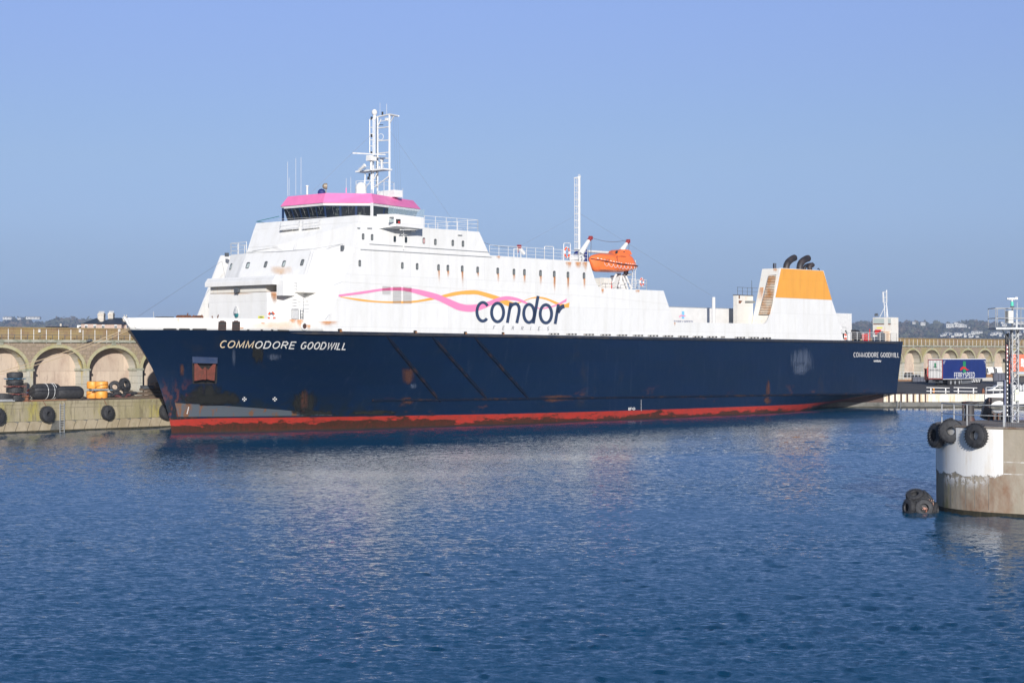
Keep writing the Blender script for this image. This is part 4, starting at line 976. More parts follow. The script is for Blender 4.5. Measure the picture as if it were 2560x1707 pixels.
# stern deck clutter
def mini(name,mt,fn,par=ship,smooth=False): m=MB(); fn(m); return m.build(name,mt,par,smooth)
mini('deck_vent',M['trim'],lambda m:(m.tube(L(105.4,9.6,9.5),L(105.4,9.6,11.2),.3,n=10),m.sphere(L(105.4,9.6,11.2),.42,n=10)))
mini('deck_vent',M['trim'],lambda m:(m.tube(L(107.4,9.9,9.5),L(107.4,9.9,10.4),.35,n=10),m.sphere(L(107.4,9.9,10.4),.36,n=10)))
mini('mooring_winch',M['black'],lambda m:(m.tube(L(110,7,10.2),L(115,7,10.2),.5,n=12),m.box(L(108,7.5,10.1),(1.5,1,1.2)),m.box(L(112.4,7.2,10.5),(.4,1.4,1.2)),m.torus(L(110.7,7,10.3),(1,0,0),.7,.12,n=14,m=5),m.torus(L(114.3,7,10.3),(1,0,0),.7,.12,n=14,m=5)))
mini('fire_post',M['red'],lambda m:(m.box(L(113.8,8.6,10.0),(.6,.6,1.1)),m.tube(L(114.4,9,9.5),L(114.4,9,11.2),.08,n=6)))
mini('dark_locker',M['dgrey'],lambda m:(m.box(L(116.2,9.8,10.1),(.7,.8,1.2)),m.tube(L(116.2,9.8,10.7),L(116.2,9.8,10.9),.3,n=8)))
mini('orange_locker',mat('faded_orange_locker',(0.72,0.42,0.20),.6,c2=(.7,.55,.4),vs=1),lambda m:(m.box(L(118.4,9.7,10.15),(1.5,.8,1.3)),m.box(L(118.4,9.7,10.84),(1.6,.9,.08))))
mini('white_locker',M['trim'],lambda m:(m.box(L(119.7,9.4,9.9),(.8,1,.8)),m.tube(L(119.4,9.4,10.3),L(120,9.4,10.3),.4,n=10)))
# forecastle clutter above the bulwark
mini('foremast_stub',M['grey'],lambda m:(m.tube(P(384,794,s=2)+Vector((0,0,-1)),P(384,779,s=2),.03,n=5)))
mini('forecastle_hatch',M['dgrey'],lambda m:m.box(P(411,794,s=6)+Vector((0,0,-.4)),(1.2,1.6,1)))
mini('windlass',M['rust'],lambda m:[m.tube(P(a,795,s=7)+Vector((0,0,-.5)),P(b_,c_,s=7),.06,n=5) for a,b_,c_ in((446,452,790),(455,448,789),(462,470,783),(462,464,790),(484,489,789),(489,484,788),(500,505,787),(505,500,791),(540,546,787),(536,530,790))]+[m.tube(P(444,793,s=7),P(475,793,s=7),.22,n=8),m.tube(P(482,794,s=7),P(505,793,s=7),.2,n=8),m.box(P(458,796,s=7),(1,1,.5))])
# ---------------------------------------------------------------- forward deckhouse (garage door housing)
def fd(x,y,s): return P(x,y,s=s)
def q4(x,y): return 480+x/5.6,640+y/5.6
sB=8.9
m=MB(); A0=fd(*q4(237,880),sB); A1=fd(*q4(1052,890),sB); zt=fd(*q4(600,520),sB).z
tl,tr=-A0.y,-A1.y
def bx(m,s0,s1,t0,t1,z0,z1): m.box(L((s0+s1)/2,(t0+t1)/2,(z0+z1)/2),(s1-s0,t1-t0,z1-z0))
trr=-fd(748,770,sB).y
xr_=-fd(742,770,sB+1.3).y
fp=[(sB,tl),(sB,tr),(sB+1.3,xr_),(15,xr_),(15,tl)]; m.hexa([L(a,b,9.9) for a,b in fp],[L(a,b,zt) for a,b in fp]); fdh=m.build('forward_deckhouse',M['white'],ship)
m=MB(); bx(m,sB+.05,15,tl+.15,tr+.1,zt,zt+.05); m.build('rusty_gutter',M['rust'],fdh)
m=MB(); bx(m,sB-.04,15,tl+.3,tr-.2,zt+.05,zt+.95); m.build('deckhouse_upper_band',M['dirty'],fdh)
m=MB(); sH=8.1; H0=fd(*q4(180,360),sH); tE0=-fd(*q4(180,400),sH).y; tE1=-fd(*q4(1130,300),sH).y
zb_=fd(*q4(180,435),sH).z; zt_=fd(*q4(215,315),sH).z
pr=[(sH+.35,zt_),(sH,zt_-.45),(sH,zb_),(sH+.6,zb_),(14.5,zb_),(14.5,zt_+.15)]
m.hexa([L(s,tE0,z) for s,z in pr],[L(s,tE1,z) for s,z in pr])
pr2=[(sH+.35+.5,zt_+.1),(sH+.5,zt_-.5),(sH+.5,zb_-1.1),(14.5,zb_-1.1),(14.5,zt_+.15)]
tE2=-fd(*q4(1385,330),sH+1.8).y; tE3=-fd(*q4(1420,330),sH+1.8).y; m.hexa([L(s,tE1,z) for s,z in pr2],[L(s,tE2,z) for s,z in pr2]); m.hexa([L(s,tE2,z) for s,z in pr2],[L(s,tE3,min(z,zt_-.55)) for s,z in pr2]); m.build('overhanging_hood',M['white'],fdh)
m=MB(); c=fd(*q4(635,480),sB-.3); m.box(c,(.35,.45,.35)); m.box(c+Vector((-.18,0,0)),(.06,.6,.5)); m.build('floodlight',M['dgrey'],fdh)
quad_stain('rust_stain',ST_rust,[[fd(*q4(lerp(1085,1200,i/4),lerp(505,690,j/5)),sB-.03) for i in range(5)] for j in range(6)],fdh)
for a in((1085,505,1200,700),(270,505,900,545)): quad_stain('rust_stain',ST_rust if a[2]<1300 and a[0]>1000 else ST_pale,[[fd(*q4(lerp(a[0],a[2],i/4),lerp(a[1],a[3],j/5)),sB-.025) for i in range(5)] for j in range(6)],fdh)
m=MB(); c=fd(*q4(615,765),sB-.1); m.lathe(c,(0,0,1),[(.28,-.3),(.22,0),(.1,.35),(.03,.45)],n=8); m.build('ship_bell',M['grey'],fdh)
m=MB(); c=fd(*q4(628,825),sB-.05); m.lathe(c,(-1,0,0),[(.28,0),(.28,.12),(.12,.16)],n=6); m.build('teal_plaque',M['teal'],fdh)
m=MB(); m.poly([fd(*q4(a,b),sB-.03) for a,b in((925,838),(1010,838),(1010,875),(925,875))]); sg=m.build('yellow_sign',M['yellowsign'],fdh)
m=MB(); m.poly([fd(*q4(a,b),sB-.05) for a,b in((945,850),(990,850),(990,862),(945,862))]); m.build('sign_text_bar',M['dgrey'],sg)
# doors, small platforms and ladder between deckhouse and house front
def lf(x,y,o=.05): return lf1(x,y,o) if x<716+ (790-y)*.376 else lf2(x,y,o)
m=MB(); m.poly([fd(*q4(a,b),9.65) for a,b in((1395,745),(1490,745),(1490,880),(1395,878))]); dr=m.build('steel_door',M['trim'],supo)
m=MB(); m.path([fd(*q4(a,b),9.6) for a,b in((1395,878),(1395,745),(1490,745),(1490,880))],.03,n=4); m.build('door_frame',M['grey'],dr)
m=MB(); c=[fd(*q4(a,b),9.5) for a,b in((1520,750),(1520,880),(1555,752),(1555,882))]
m.tube(c[0],c[1],.045,n=5); m.tube(c[2],c[3],.045,n=5); [m.tube(c[0].lerp(c[1],k),c[2].lerp(c[3],k),.03,n=4) for k in(.15,.45,.75,.95)]; m.build('dark_deck_ladder',M['dgrey'],ship)
def ladder(name,a0,a1,b0,b1,n,r,mt,par,r2=None):
    m=MB(); m.tube(a0,a1,r,n=4); m.tube(b0,b1,r,n=4)
    for k in range(n): u=(k+.5)/n; m.tube(a0.lerp(a1,u),b0.lerp(b1,u),(r2 or r*.8),n=4)
    return m.build(name,mt,par)
ladder('front_ladder',lf2(777,626,.25),lf2(752,706,.25),lf2(784.5,626,.25),lf2(760.5,706,.25),18,.014,M['trim'],supo)
ladder('front_ladder',onfront(744,572,.3),onfront(733,623,.3),onfront(750,572,.3),onfront(739,623,.3),12,.014,WT,tier)
m=MB(); s9=10.0
pl_=[fd(*q4(1285,510),s9),fd(*q4(1570,512),s9)]; m.hexa([pl_[0],pl_[1],pl_[1]+Vector((3,0,0)),pl_[0]+Vector((3,0,0))],[p+Vector((0,0,.1)) for p in(pl_[0],pl_[1],pl_[1]+Vector((3,0,0)),pl_[0]+Vector((3,0,0)))]); pf=m.build('side_platform',M['dirty'],ship)
m=MB(); a=[fd(*q4(x,y),s9) for x,y in((1290,500),(1405,505),(1470,510))]
for p in a: m.tube(p,p+Vector((0,0,.95)),.03,n=4)
for h_ in(.35,.65,.95): m.path([p+Vector((0,0,h_)) for p in a],.02,n=4)
m.build('platform_railing',M['grey'],pf)
m=MB(); a=[fd(*q4(x,y),s9) for x,y in((1300,738),(1400,742),(1560,738),(1640,742))]
for p in a[1:3]: m.tube(p,p+Vector((0,0,1)),.03,n=4)
for h_ in(0,.35,.65,.95): m.path([a[0]+Vector((0,0,h_*1.3)),a[1]+Vector((0,0,h_)),a[2]+Vector((0,0,h_)),a[3]+Vector((0,0,h_*1.3))],.022,n=4)
m.build('lower_platform_railing',M['grey'],pf)
m=MB(); m.poly([fd(*q4(x,y),s9-.0) for x,y in((1350,410),(1388,418),(1388,470),(1355,470))]); m.build('platform_opening',M['curtain2'],pf)
# window-cleaning platforms below the bridge
def u2(x,y,o): return onfront(640+x/3.92,240+y/3.92,o)
m=MB()
for x0,x1,yo in((228,415,0),(450,620,-12)):
    b4=[u2(x0+18,1305+yo,.05),u2(x1+18,1290+yo,.05),u2(x1,1296+yo,.8),u2(x0,1311+yo,.8)]
    m.hexa(b4,[p+Vector((0,0,-.07)) for p in b4])
    tp=[p+Vector((0,0,.72)) for p in b4]; m.path([tp[0],tp[3],tp[2],tp[1]],.02,n=4); m.path([p-Vector((0,0,.36)) for p in(tp[0],tp[3],tp[2],tp[1])],.016,n=4)
    for k in range(4): a=b4[3].lerp(b4[2],k/3); m.tube(a,a+Vector((0,0,.72)),.018,n=4); m.tube(a,u2(lerp(x0,x1,k/3)+14,1345,.02),.025,n=4)
m.path([u2(220,1208,.6),u2(690,1185,.6)],.014,n=4)
m.build('window_cleaning_platform',WT,tier)
m=MB(); m.path([ut[0]+Vector((-.5,-.3,1.1)),c_top[1]+Vector((.3,.3,.22)),u2(225,1180,-.3)],.04,n=4); m.build('dark_top_rail',M['teal'],tier)
# small fittings
for x,y,fn,par in((897,570,tfl,tier),(1150,588,tfl,tier),(924,570.5,tfl,tier)):
    m=MB(); c=fn(x,y,.06); m.box(c,(.6 if x!=897 else .3,.12,.12)); m.build('flood_lamp',M['grey'],par)
m=MB(); c=lf2(856,621,.35); m.box(c,(.25,.3,.55)); m.tube(c,lf2(856,612,.1),.03,n=4); m.build('flood_lamp',M['dgrey'],supo)
m=MB(); c=lf0(567,637,.25); m.box(c,(.3,.35,.4)); m.build('flood_lamp',M['dgrey'],supo)
# ---------------------------------------------------------------- main mast
mast=thing('x','x','x',(0,0,0)) ; bpy.data.objects.remove(mast)
SM=26.0
def mp_(x,y,s=SM): return P(880+x/6.53,260+y/6.53,s=s)
m=MB()
T1=.075
m.tube(mp_(345,1460),mp_(345,240),T1*.9,n=6); m.tube(mp_(372,930),mp_(372,240),T1*.8,n=6)
m.tube(mp_(418,1430,SM+.5),mp_(418,215,SM+.5),T1*1.3,n=6); m.tube(mp_(612,1420,SM+.5),mp_(612,170,SM+.5),T1*1.5,n=6)
m.tube(mp_(290,800),mp_(290,255),T1*.8,n=5); m.tube(mp_(205,1400),mp_(215,1140),T1,n=6); m.tube(mp_(320,1400),mp_(318,1100),T1*1.3,n=6)
for y in(255,385,490,590,690): m.tube(mp_(285,y),mp_(345,y),T1*.8,n=4)
for y0,y1 in((400,375),(605,592),(810,790),(880,892),(970,962)): m.tube(mp_(400 if y0<500 else 420,y0,SM+.5),mp_(612,y1,SM+.5),T1*.9,n=5)
m.path([mp_(400,215,SM+.5),mp_(612,170,SM+.5),mp_(762,200,SM+.2),mp_(612,190,SM+2)],T1*1.2,n=5)
m.tube(mp_(612,320,SM+.5),mp_(678,210,SM+.3),T1*.8,n=5); m.tube(mp_(428,360,SM+.5),mp_(475,250,SM+.5),T1*.8,n=5); m.path([mp_(470,285,SM+.5),mp_(560,270,SM+.5)],T1*.6,n=4)
m.tube(mp_(345,1240),mp_(425,1110),T1,n=5); m.tube(mp_(365,1360),mp_(605,1180),T1,n=5)
m.tube(mp_(205,1400),mp_(345,1200),T1*.6,n=4)
for k in range(34): y=300+k*33; m.tube(mp_(352,y),mp_(372,y),.02,n=3)
mm=m.build('main_mast',WT,ship)
m=MB(); m.tube(mp_(400,1350,SM+.3),mp_(402,230,SM+.3),.03,n=4)
for k in range(46): y=240+k*24; m.tube(mp_(393,y,SM+.3),mp_(409,y,SM+.3),.02,n=3)
m.build('mast_ladder',M['dgrey'],mm)
def plate(mb,c,s0,s1,t0,t1,th): bx(mb,s0,s1,t0,t1,c-th/2,c+th/2)
m=MB(); pz=mp_(345,1090).z; tL=-mp_(120,1090).y; tR=-mp_(610,1090).y
plate(m,pz,SM-.6,SM+.7,tL,tR-.3,.16); pfm=m.build('radar_platform',WT,mm)
m=MB(); [m.path([L(SM-.6,tL+.6,pz+h_),L(SM-.6,tR-.3,pz+h_)],.016,n=4) for h_ in(.2,.4)]; [m.tube(L(SM-.6,lerp(tL+.6,tR-.3,k/4),pz),L(SM-.6,lerp(tL+.6,tR-.3,k/4),pz+.4),.016,n=4) for k in range(5)]; m.build('platform_railing',WT,pfm)
m=MB(); c=mp_(315,905,SM-.8); m.tube(mp_(312,1085,SM-.8),c,.13,n=8); m.box(c+Vector((0,0,.05)),(.9,.7,.45)); m.box(mp_(290,862,SM-.8),(.6,.45,.25)); m.build('radar_pedestal',WT,pfm)
m=MB(); m.hexa([mp_(8,790,SM-1.1),mp_(8,815,SM-1.1),mp_(550,840,SM-.4),mp_(550,822,SM-.4)],[mp_(8,790,SM-.8),mp_(8,815,SM-.8),mp_(550,840,SM-.1),mp_(550,822,SM-.1)]); m.build('radar_scanner',WT,mm)
m=MB(); c=mp_(485,915,SM+.5); m.sphere(c,.24,n=10); m.tube(mp_(483,1070,SM+.5),c,.1,n=8); m.tube(mp_(450,1080,SM+.5),mp_(450,1020,SM+.5),.06,n=6); m.build('satellite_dome',WT,pfm)
m=MB(); c=mp_(367,140,SM+.2); m.sphere(c,.31,n=12,sc_=(1,1,1.15)); m.tube(c-Vector((0,0,.75)),c-Vector((0,0,.3)),.16,n=8); m.build('satellite_dome',WT,mm,True)
m=MB(); c=mp_(470,540,SM+.5); m.torus(c,Vector((1,.3,0)),.33,.03,n=18,m=5); m.build('loop_antenna',WT,mm)
m=MB()
for x,y,s_ in((320,235,SM),(497,155,SM+.5),(320,520,SM),(265,1213,SM),(318,803,SM),(285,1160,SM)): c=mp_(x,y,s_); m.tube(c-Vector((0,0,.16)),c+Vector((0,0,.16)),.1,n=8)
m.tube(mp_(440,345,SM+.5),mp_(508,345,SM+.5),.04,n=5); m.tube(mp_(285,1160),mp_(285,1250),.03,n=4)
m.build('navigation_lamp',M['black'],mm)
m=MB(); m.tube(mp_(457,200,SM+.5),mp_(457,-20,SM+.5),.014,n=4); m.build('whip_aerial',WT,mm)
m=MB(); m.tube(mp_(566,170,SM+.5),mp_(566,0,SM+.5),.02,n=4); m.build('whip_aerial',WT,mm)
m=MB(); m.box(mp_(567,255,SM+.5),(.3,.3,.3)); m.build('junction_box',WT,mm)
m=MB(); c=mp_(165,1045,SM-1.2); m.tube(mp_(130,1075,SM-1.2),mp_(210,1000,SM-1.2),.12,r2=.2,n=8); m.tube(mp_(100,1075,SM-1.2),mp_(150,1085,SM-1.2),.05,n=6); m.build('air_horn',WT,pfm)
# box at mast foot, dome, rails on the roof
m=MB(); a=mp_(410,1420,SM); b_=mp_(740,1500,SM+.2); bx(m,SM,SM+1.2,-a.y-.1,-mp_(690,1440,SM).y,24.44,mp_(500,1418).z); m.build('mast_house',WT,roof)
m=MB(); c=P(902.5,471,s=22.5); m.sphere(c,.62,n=14,sc_=(1,1,1.1)); m.tube(c-Vector((0,0,.9)),c-Vector((0,0,.2)),.6,n=14); m.build('satellite_dome',WT,roof,True)
m=MB(); zr_=24.45; pts_=[P(890,470,s=22),P(938,466,s=23),P(988,468,s=28)]; tz=P(890,452,s=22).z
for i,(x,y,s_) in enumerate(((890,453,22.5),(910,452,22.5),(928,451,23),(945,453,24),(960,454,25.5),(975,455,27),(985,457,28.2))):
    p=P(x,y,s=s_); m.tube(Vector((p.x,p.y,24.4)),p,.03,n=4)
    if i: m.tube(pp,p,.03,n=4); m.tube(pp-Vector((0,0,.4)),p-Vector((0,0,.4)),.02,n=4)
    pp=p
m.build('roof_railing',WT,roof)
m=MB()
m=None
for x,y0,y1,s_ in((719,490,405,18.6),(722.7,489,445,18.8),(739.5,487,396,18.8),(752.5,486,394,18.8),(865.5,483,446,20.5),(877,482,443,21),(1007,497,471,28.8)):
    m=MB(); m.tube(P(x,y0,s=s_),P(x,y1,s=s_),.018,n=4); m.build('whip_aerial',WT,roof)
m=MB(); m.tube(P(768,487,s=18.8),P(768,466,s=18.8),.1,n=8); m.tube(P(768,467,s=18.8),P(768,464,s=18.8),.17,n=8); m.build('roof_vent',WT,roof)
m=MB(); m.tube(P(865.5,483,s=20.4),P(865.5,470,s=20.4),.06,n=6); m.build('pink_aerial_base',M['pinkstripe'],roof)
m=MB(); c=P(815,466,s=19.2); m.lathe(c-Vector((0.1,0,0)),Vector((.8,-.6,0)),[(.1,-.3),(.3,-.15),(.32,.15),(.28,.2)],n=12); m.tube(c,P(815,482,s=19.2),.05,n=6); m.build('searchlight',mat('tarnished_brass',(.25,.2,.14),.5),roof)
m=MB(); c=P(804,482,s=19.2); m.sphere(c,.42,n=12); m.build('tarpaulin_cover',M['tarp'],roof)
# ---------------------------------------------------------------- aft signal mast
def am(x,y,s=53.9): return P(1200+x/3.92,400+y/3.92,t=4.5)
m=MB(); m.tube(am(972,880),am(972,165),.15,n=8); m.tube(am(930,880),am(926,175),.035,n=4); m.tube(am(950,880),am(950,170),.035,n=4)
for k in range(26): y=182+k*27; m.tube(am(928,y),am(952,y),.025,n=4)
for k in range(11): y=180+k*69; m.tube(am(924,y),am(972,y+2),.05,n=5)
m.path([am(922,178),am(985,165),am(975,150)],.07,n=5); m.tube(am(965,165),am(965,140),.03,n=4); m.tube(am(978,165),am(978,140),.03,n=4)
m.hexa([am(918,880),am(990,885),am(965,915),am(935,905)],[p+Vector((0,-1,0)) for p in(am(918,880),am(990,885),am(965,915),am(935,905))])
m.tube(am(955,900)+Vector((0,-.5,0)),Vector((am(955,900).x,am(955,900).y,15.3)),.4,n=8)
am_=m.build('signal_mast',WT,ship)
# davits
def dv(x,y,t): return P(1400+x/9.8,580+y/9.8,t=t)
def davit(pts,t):
    m=MB(); ps=[dv(x,y,t) for x,y in pts]
    m.sweep(ps[:2],[.36,.22],n=8); d_=m.build('davit_arm',WT,ship)
    m=MB(); m.sweep(ps[1:3],[.23,.24],n=8); m.box(ps[2]+Vector((.05,0,0)),(.42,.3,.42)); m.build('davit_head',M['darkred'],d_)
    return d_
davit([(500,540),(700,215),(745,145)],9.2); davit([(1500,470),(1630,285),(1665,225)],9.2)
davit([(-1000+500,0),(0,0),(0,0)],9) if False else None
m=MB(); m.tube(P(1310,634,t=6),P(1300,622,t=6),.22,n=8); fa=m.build('davit_arm',WT,ship)
m=MB(); m.box(P(1298,617,t=6),(.42,.3,.42)); m.tube(P(1295,622,t=6),P(1295,632,t=6),.06,n=5); m.build('davit_head',M['darkred'],fa)
m=MB(); m.tube(dv(620,470,7.5),dv(1300,515,7.5),.16,n=8); m.build('davit_beam',WT,ship)
m=MB(); c=dv(1430,1200,8.2); bx(m,c.x-.5,c.x+.7,7.4,8.9,15.3,17.0); m.hexa([dv(1365,1010,8),dv(1500,1010,8),dv(1470,1180,8),dv(1385,1180,8)],[dv(x,y,7) for x,y in((1365,1010),(1500,1010),(1470,1180),(1385,1180))])
for a,b_ in(((1330,1150),(1280,1270)),((1540,1090),(1660,1390)),((1610,1070),(1750,1400)),((1500,1090),(1440,1360)),((1380,1040),(1320,1150))): m.tube(dv(*a,9.2),dv(*b_,9.2),.13,n=6)
m.tube(dv(1540,1060,8.8),dv(1740,1040,8.8),.13,n=8); m.tube(dv(1600,1000,8.8),dv(1620,1015,8.8),.3,n=8)
m.build('davit_pedestal',WT,ship)
ladder('tall_ladder',dv(1770,1390,9.5),dv(1775,700,9.5),dv(1845,1390,9.5),dv(1848,690,9.5),16,.04,WT,ship)
m=MB(); bx(m,dv(905,1160,8).x,dv(1090,1160,8).x,7,9,15.3,16.6); m.build('davit_winch',M['dirty'],ship)
m=MB(); 
for x in(1070,1150): c=dv(x,1300,8.6); m.box(c,(.5,.5,.9))
m.build('dark_deck_gear',M['dgrey'],ship)
m=MB()
for x in(1205,1250): c=dv(x,1310,8.8); m.tube(c-Vector((0,0,.5)),c+Vector((0,0,.4)),.14,n=8)
m.build('red_gas_cylinder',M['red'],ship)
m=MB(); m.tube(dv(290,645,9.6),dv(520,650,9.6),.42,n=12); m.sphere(dv(520,650,9.6),.42,n=10); m.sphere(dv(290,645,9.6),.40,n=10); m.build('liferaft_canister',M['trim'],ship,True)
m=MB(); c=dv(520,560,8.4); m.sphere(dv(600,620,8.4),.65,n=10,sc_=(.8,.8,1.6)); m.sphere(dv(480,550,8.4),.6,n=10,sc_=(1.2,1.2,.8)); m.sphere(dv(410,560,8.4),.35,n=8); tp=m.build('tarpaulin_cover',M['tarp'],ship,True)
for x0,x1,yt,yb in((90,255,275,700),(490,560,570,715)): m=MB(); m.path([dv(x0,yb,T-.15),dv(x0,yt+20,T-.15),dv(x0+15,yt,T-.15),dv(x1-15,yt,T-.15),dv(x1,yt+20,T-.15),dv(x1,yb,T-.15)],.05,n=5); m.build('boarding_gate_frame',WT,ship)
for pp_ in([(632,975),(632,852),(640,848),(712,850),(720,856),(720,980)],[(332,962),(332,872),(400,872),(400,968)]): m=MB(); m.path([P(1200+x/3.92,400+y/3.92,t=T-.15) for x,y in pp_],.05,n=5); m.build('boarding_gate_frame',WT,ship)
# ---------------------------------------------------------------- wires
def wire(name,pts,r,mt,par,sag=0):
    m=MB(); 
    for a,b in zip(pts[:-1],pts[1:]):
        n=10; ps=[a.lerp(b,k/n)+Vector((0,0,-sag*4*(k/n)*(1-k/n))) for k in range(n+1)]; m.path(ps,r,n=3)
    return m.build(name,mt,par)
WR=M['wire']
wire('stay_wire',[P(344,792,t=0),P(555,653,s=12)],.015,WR,ship); wire('stay_wire',[P(555,653,s=9),P(583,795,s=9)],.015,WR,ship)
wire('stay_wire',[mp_(300,520),P(780,480,s=18.6)],.015,WR,ship); wire('stay_wire',[mp_(620,440,SM+.5),P(1130,548,t=3)],.012,WR,ship)
wire('stay_wire',[am(980,525),P(1780,740,t=8.5)],.014,WR,ship); wire('stay_wire',[am(925,550),P(1302,615,t=6)],.012,WR,ship)
for x in(675,710,748): wire('halyard',[mp_(x,225,SM+.3),mp_(x+50,1450,SM+1)],.008,WR,ship)
wire('davit_wire',[dv(780,135,9.2),dv(1640,195,9.2)],.035,WR,ship,sag=.35)
wire('davit_wire',[dv(765,170,9.2),dv(755,560,9.2)],.04,WR,ship); wire('davit_wire',[dv(1690,230,9.2),dv(1688,560,9.2)],.04,WR,ship)
wire('davit_wire',[P(1208,606,t=6),P(1298,617,t=6)],.035,WR,ship,sag=.25)
# ================================================================ LIFEBOAT and lifebuoys (things on the ship)
tb=9.0
LB0=dv(728,640,9.0); LB1=dv(1810,830,9.4); Lb=LB1.x-LB0.x
lb=thing('lifeboat','enclosed orange lifeboat with raised cockpit hanging from the red tipped davits','lifeboat',L(LB0.x,tb,17),SHIP)
org=L(LB0.x,tb,17)
def sheer(k): x=lerp(720,1812,k); return dv(x,interp([(720,635),(850,672),(1000,718),(1150,757),(1300,785),(1500,803),(1812,828)],x),10.2).z
def keel(k): x=lerp(720,1812,k); return dv(x,interp([(720,700),(760,820),(800,930),(860,968),(1500,985),(1650,958),(1812,905)],x),9.6).z
def top(k): x=lerp(720,1812,k); return dv(x,interp([(720,630),(745,590),(800,560),(900,535),(1000,525),(1280,532),(1300,505),(1330,462),(1400,440),(1500,436),(1570,450),(1620,500),(1690,560),(1740,650),(1780,730),(1812,815)],x),9.0).z
def bb(k): return 1.35*max(.02,min(1,(k/.42)))**.55*(1-max(0,(k-.86)/.14)*.28)
def loft(fn,n,K,close=True):
    m=MB(org); rs=[m.pts(fn(k)) for k in K]
    for a,b in zip(rs[:-1],rs[1:]):
        for i in range(len(a)-1): m.face([a[i],a[i+1],b[i+1],b[i]])
    m.face(rs[0]); m.face(rs[-1][::-1]); return m
K=[i/36 for i in range(37)]
def hs(k):
    s=lerp(LB0.x,LB1.x,k); zk,zs=keel(k),sheer(k); b=bb(k)
    out=[]
    for a,h in((1,1),(.97,.62),(.80,.22),(.3,.03),(0,0),(-.3,.03),(-.80,.22),(-.97,.62),(-1,1)): out.append(L(s,tb+b*a,lerp(zk,zs,h)))
    return out
m=loft(hs,0,K); m.build('lower_hull',M['orange'],lb,True)
def cs_(k):
    s=lerp(LB0.x,LB1.x,k); zs=sheer(k); zt=max(top(k),zs+.02); b=bb(k)*.96
    return [L(s,tb+b*math.cos(R(a))**1.0*(1 if abs(math.cos(R(a)))>.01 else 0),zs+(zt-zs)*abs(math.sin(R(a)))**.8) for a in range(0,181,15)]
m=loft(cs_,0,K); can=m.build('canopy',M['orange'],lb,True)
m=MB(org); cd_=[dv(x,y,9) for x,y in((1290,560),(1640,560),(1600,470),(1540,440),(1400,438),(1335,465))]
m.hexa([L(p.x,9.78-abs(0),p.z) for p in cd_],[L(p.x,8.2,p.z) for p in cd_]); m.build('cockpit',M['orange'],lb)
m=MB(org); m.sweep([L(lerp(LB0.x,LB1.x,k),tb+bb(k)+.03,sheer(k)) for k in K],[.055]*len(K),n=5); m.sweep([L(lerp(LB0.x,LB1.x,k),tb-bb(k)-.03,sheer(k)) for k in K],[.055]*len(K),n=5); m.build('black_fender_line',M['black'],lb)
m=MB(org)
for k in range(3,34,2): 
    if k in(21,): continue
    a,b_=[L(lerp(LB0.x,LB1.x,q),tb+bb(q)*.97+.03,sheer(q)+.14) for q in((k)/36,(k+.9)/36)]
    m.hexa([a,b_,b_+Vector((0,0,.07)),a+Vector((0,0,.07))],[p+Vector((0,-.02,0)) for p in(a,b_,b_+Vector((0,0,.07)),a+Vector((0,0,.07)))])
m.build('reflective_tape',M['tape'],lb)
m=MB(org)
for k in range(7,32,3):
    q=[L(lerp(LB0.x,LB1.x,(k+d_)/36),tb+bb((k+d_)/36)*1.0+.04,sheer((k+d_)/36)-.12-h_) for d_,h_ in((0,0),(.6,.3),(1.5,.42),(2.4,.3),(3,0))]
    m.path(q,.018,n=4)
m.build('grab_line',M['tape'],lb)
for x,y,w_,h_ in((1395,490,55,62),(1572,505,36,52)):
    m=MB(org); tt=9.82; m.hexa([dv(x+a*w_/2,y+b*h_/2,tt) for a,b in((-.9,-1),(1,-1),(.6,1),(-1,1))],[dv(x+a*w_/2,y+b*h_/2,tt-.6) for a,b in((-.9,-1),(1,-1),(.6,1),(-1,1))]); m.build('cockpit_window',M['glass'],lb)
m=MB(org); f=lambda x,y: dv(x,y,tb+1.33)
m.path([f(1395,575),f(1415,760),f(1660,790)],.02,n=4); m.path([f(1395,575),f(1620,600)],.025,n=4); m.build('hatch_outline',M['anchor'],lb)
m=MB(org)
for yy,tx in((668,'LIFE'),(695,'BOAT')): pass
f=lambda u,v: dv(1085+u,680-v,tb+1.31)
strokes(m,'COMMODORE',f,18,2.2,gap=.3,total=140); strokes(m,'GOODWILL',lambda u,v:dv(1100+u,712-v,tb+1.33),16,2.2,gap=.3,total=110); m.build('boat_lettering',M['anchor'],lb)
m=MB(org); m.torus(dv(1620,985,9.4),(0,1,0),.3,.09,n=14,m=6); m.build('propeller_guard',M['black'],lb)
def lifebuoy(c,ax,label,r=.36,th=.075,M4=SHIP,colr='lborange'):
    o=thing('lifebuoy',label,'lifebuoy',c,M4); c=Vector(c)
    m=MB(c); m.torus(c,ax,r,th,n=24,m=8); rg=m.build('ring',M[colr],o,True)
    ax=Vector(ax).normalized(); a=ax.orthogonal().normalized()
    for k in range(4):
        th_=k*math.pi/2+.78; q=Matrix.Rotation(th_,3,ax)@a; q2=Matrix.Rotation(th_+.28,3,ax)@a; q0=Matrix.Rotation(th_-.28,3,ax)@a
        m=MB(c); m.sweep([c+q0*r,c+q*r,c+q2*r],[th*1.12]*3,n=8); m.build('white_band',M['tape'],rg)
    m=MB(c); pts=[c+(Matrix.Rotation(k*math.pi/8,3,ax)@a)*(r+th*(1.5 if k%4 else 1.0)) for k in range(17)]; m.path(pts,.012,n=4); m.build('grab_rope',M['tape'],o)
    return o
lifebuoy(fd(*q4(1113,838),sB-.15),(-1,-.2,0),'red and white lifebuoy on the forward deckhouse wall above the bow bulwark',.38,.08)
lifebuoy(dv(170,505,T-.2),(.2,-1,0),'red and white lifebuoy inside the gate frame on the top deck beside the blue tarpaulin',.55,.1)
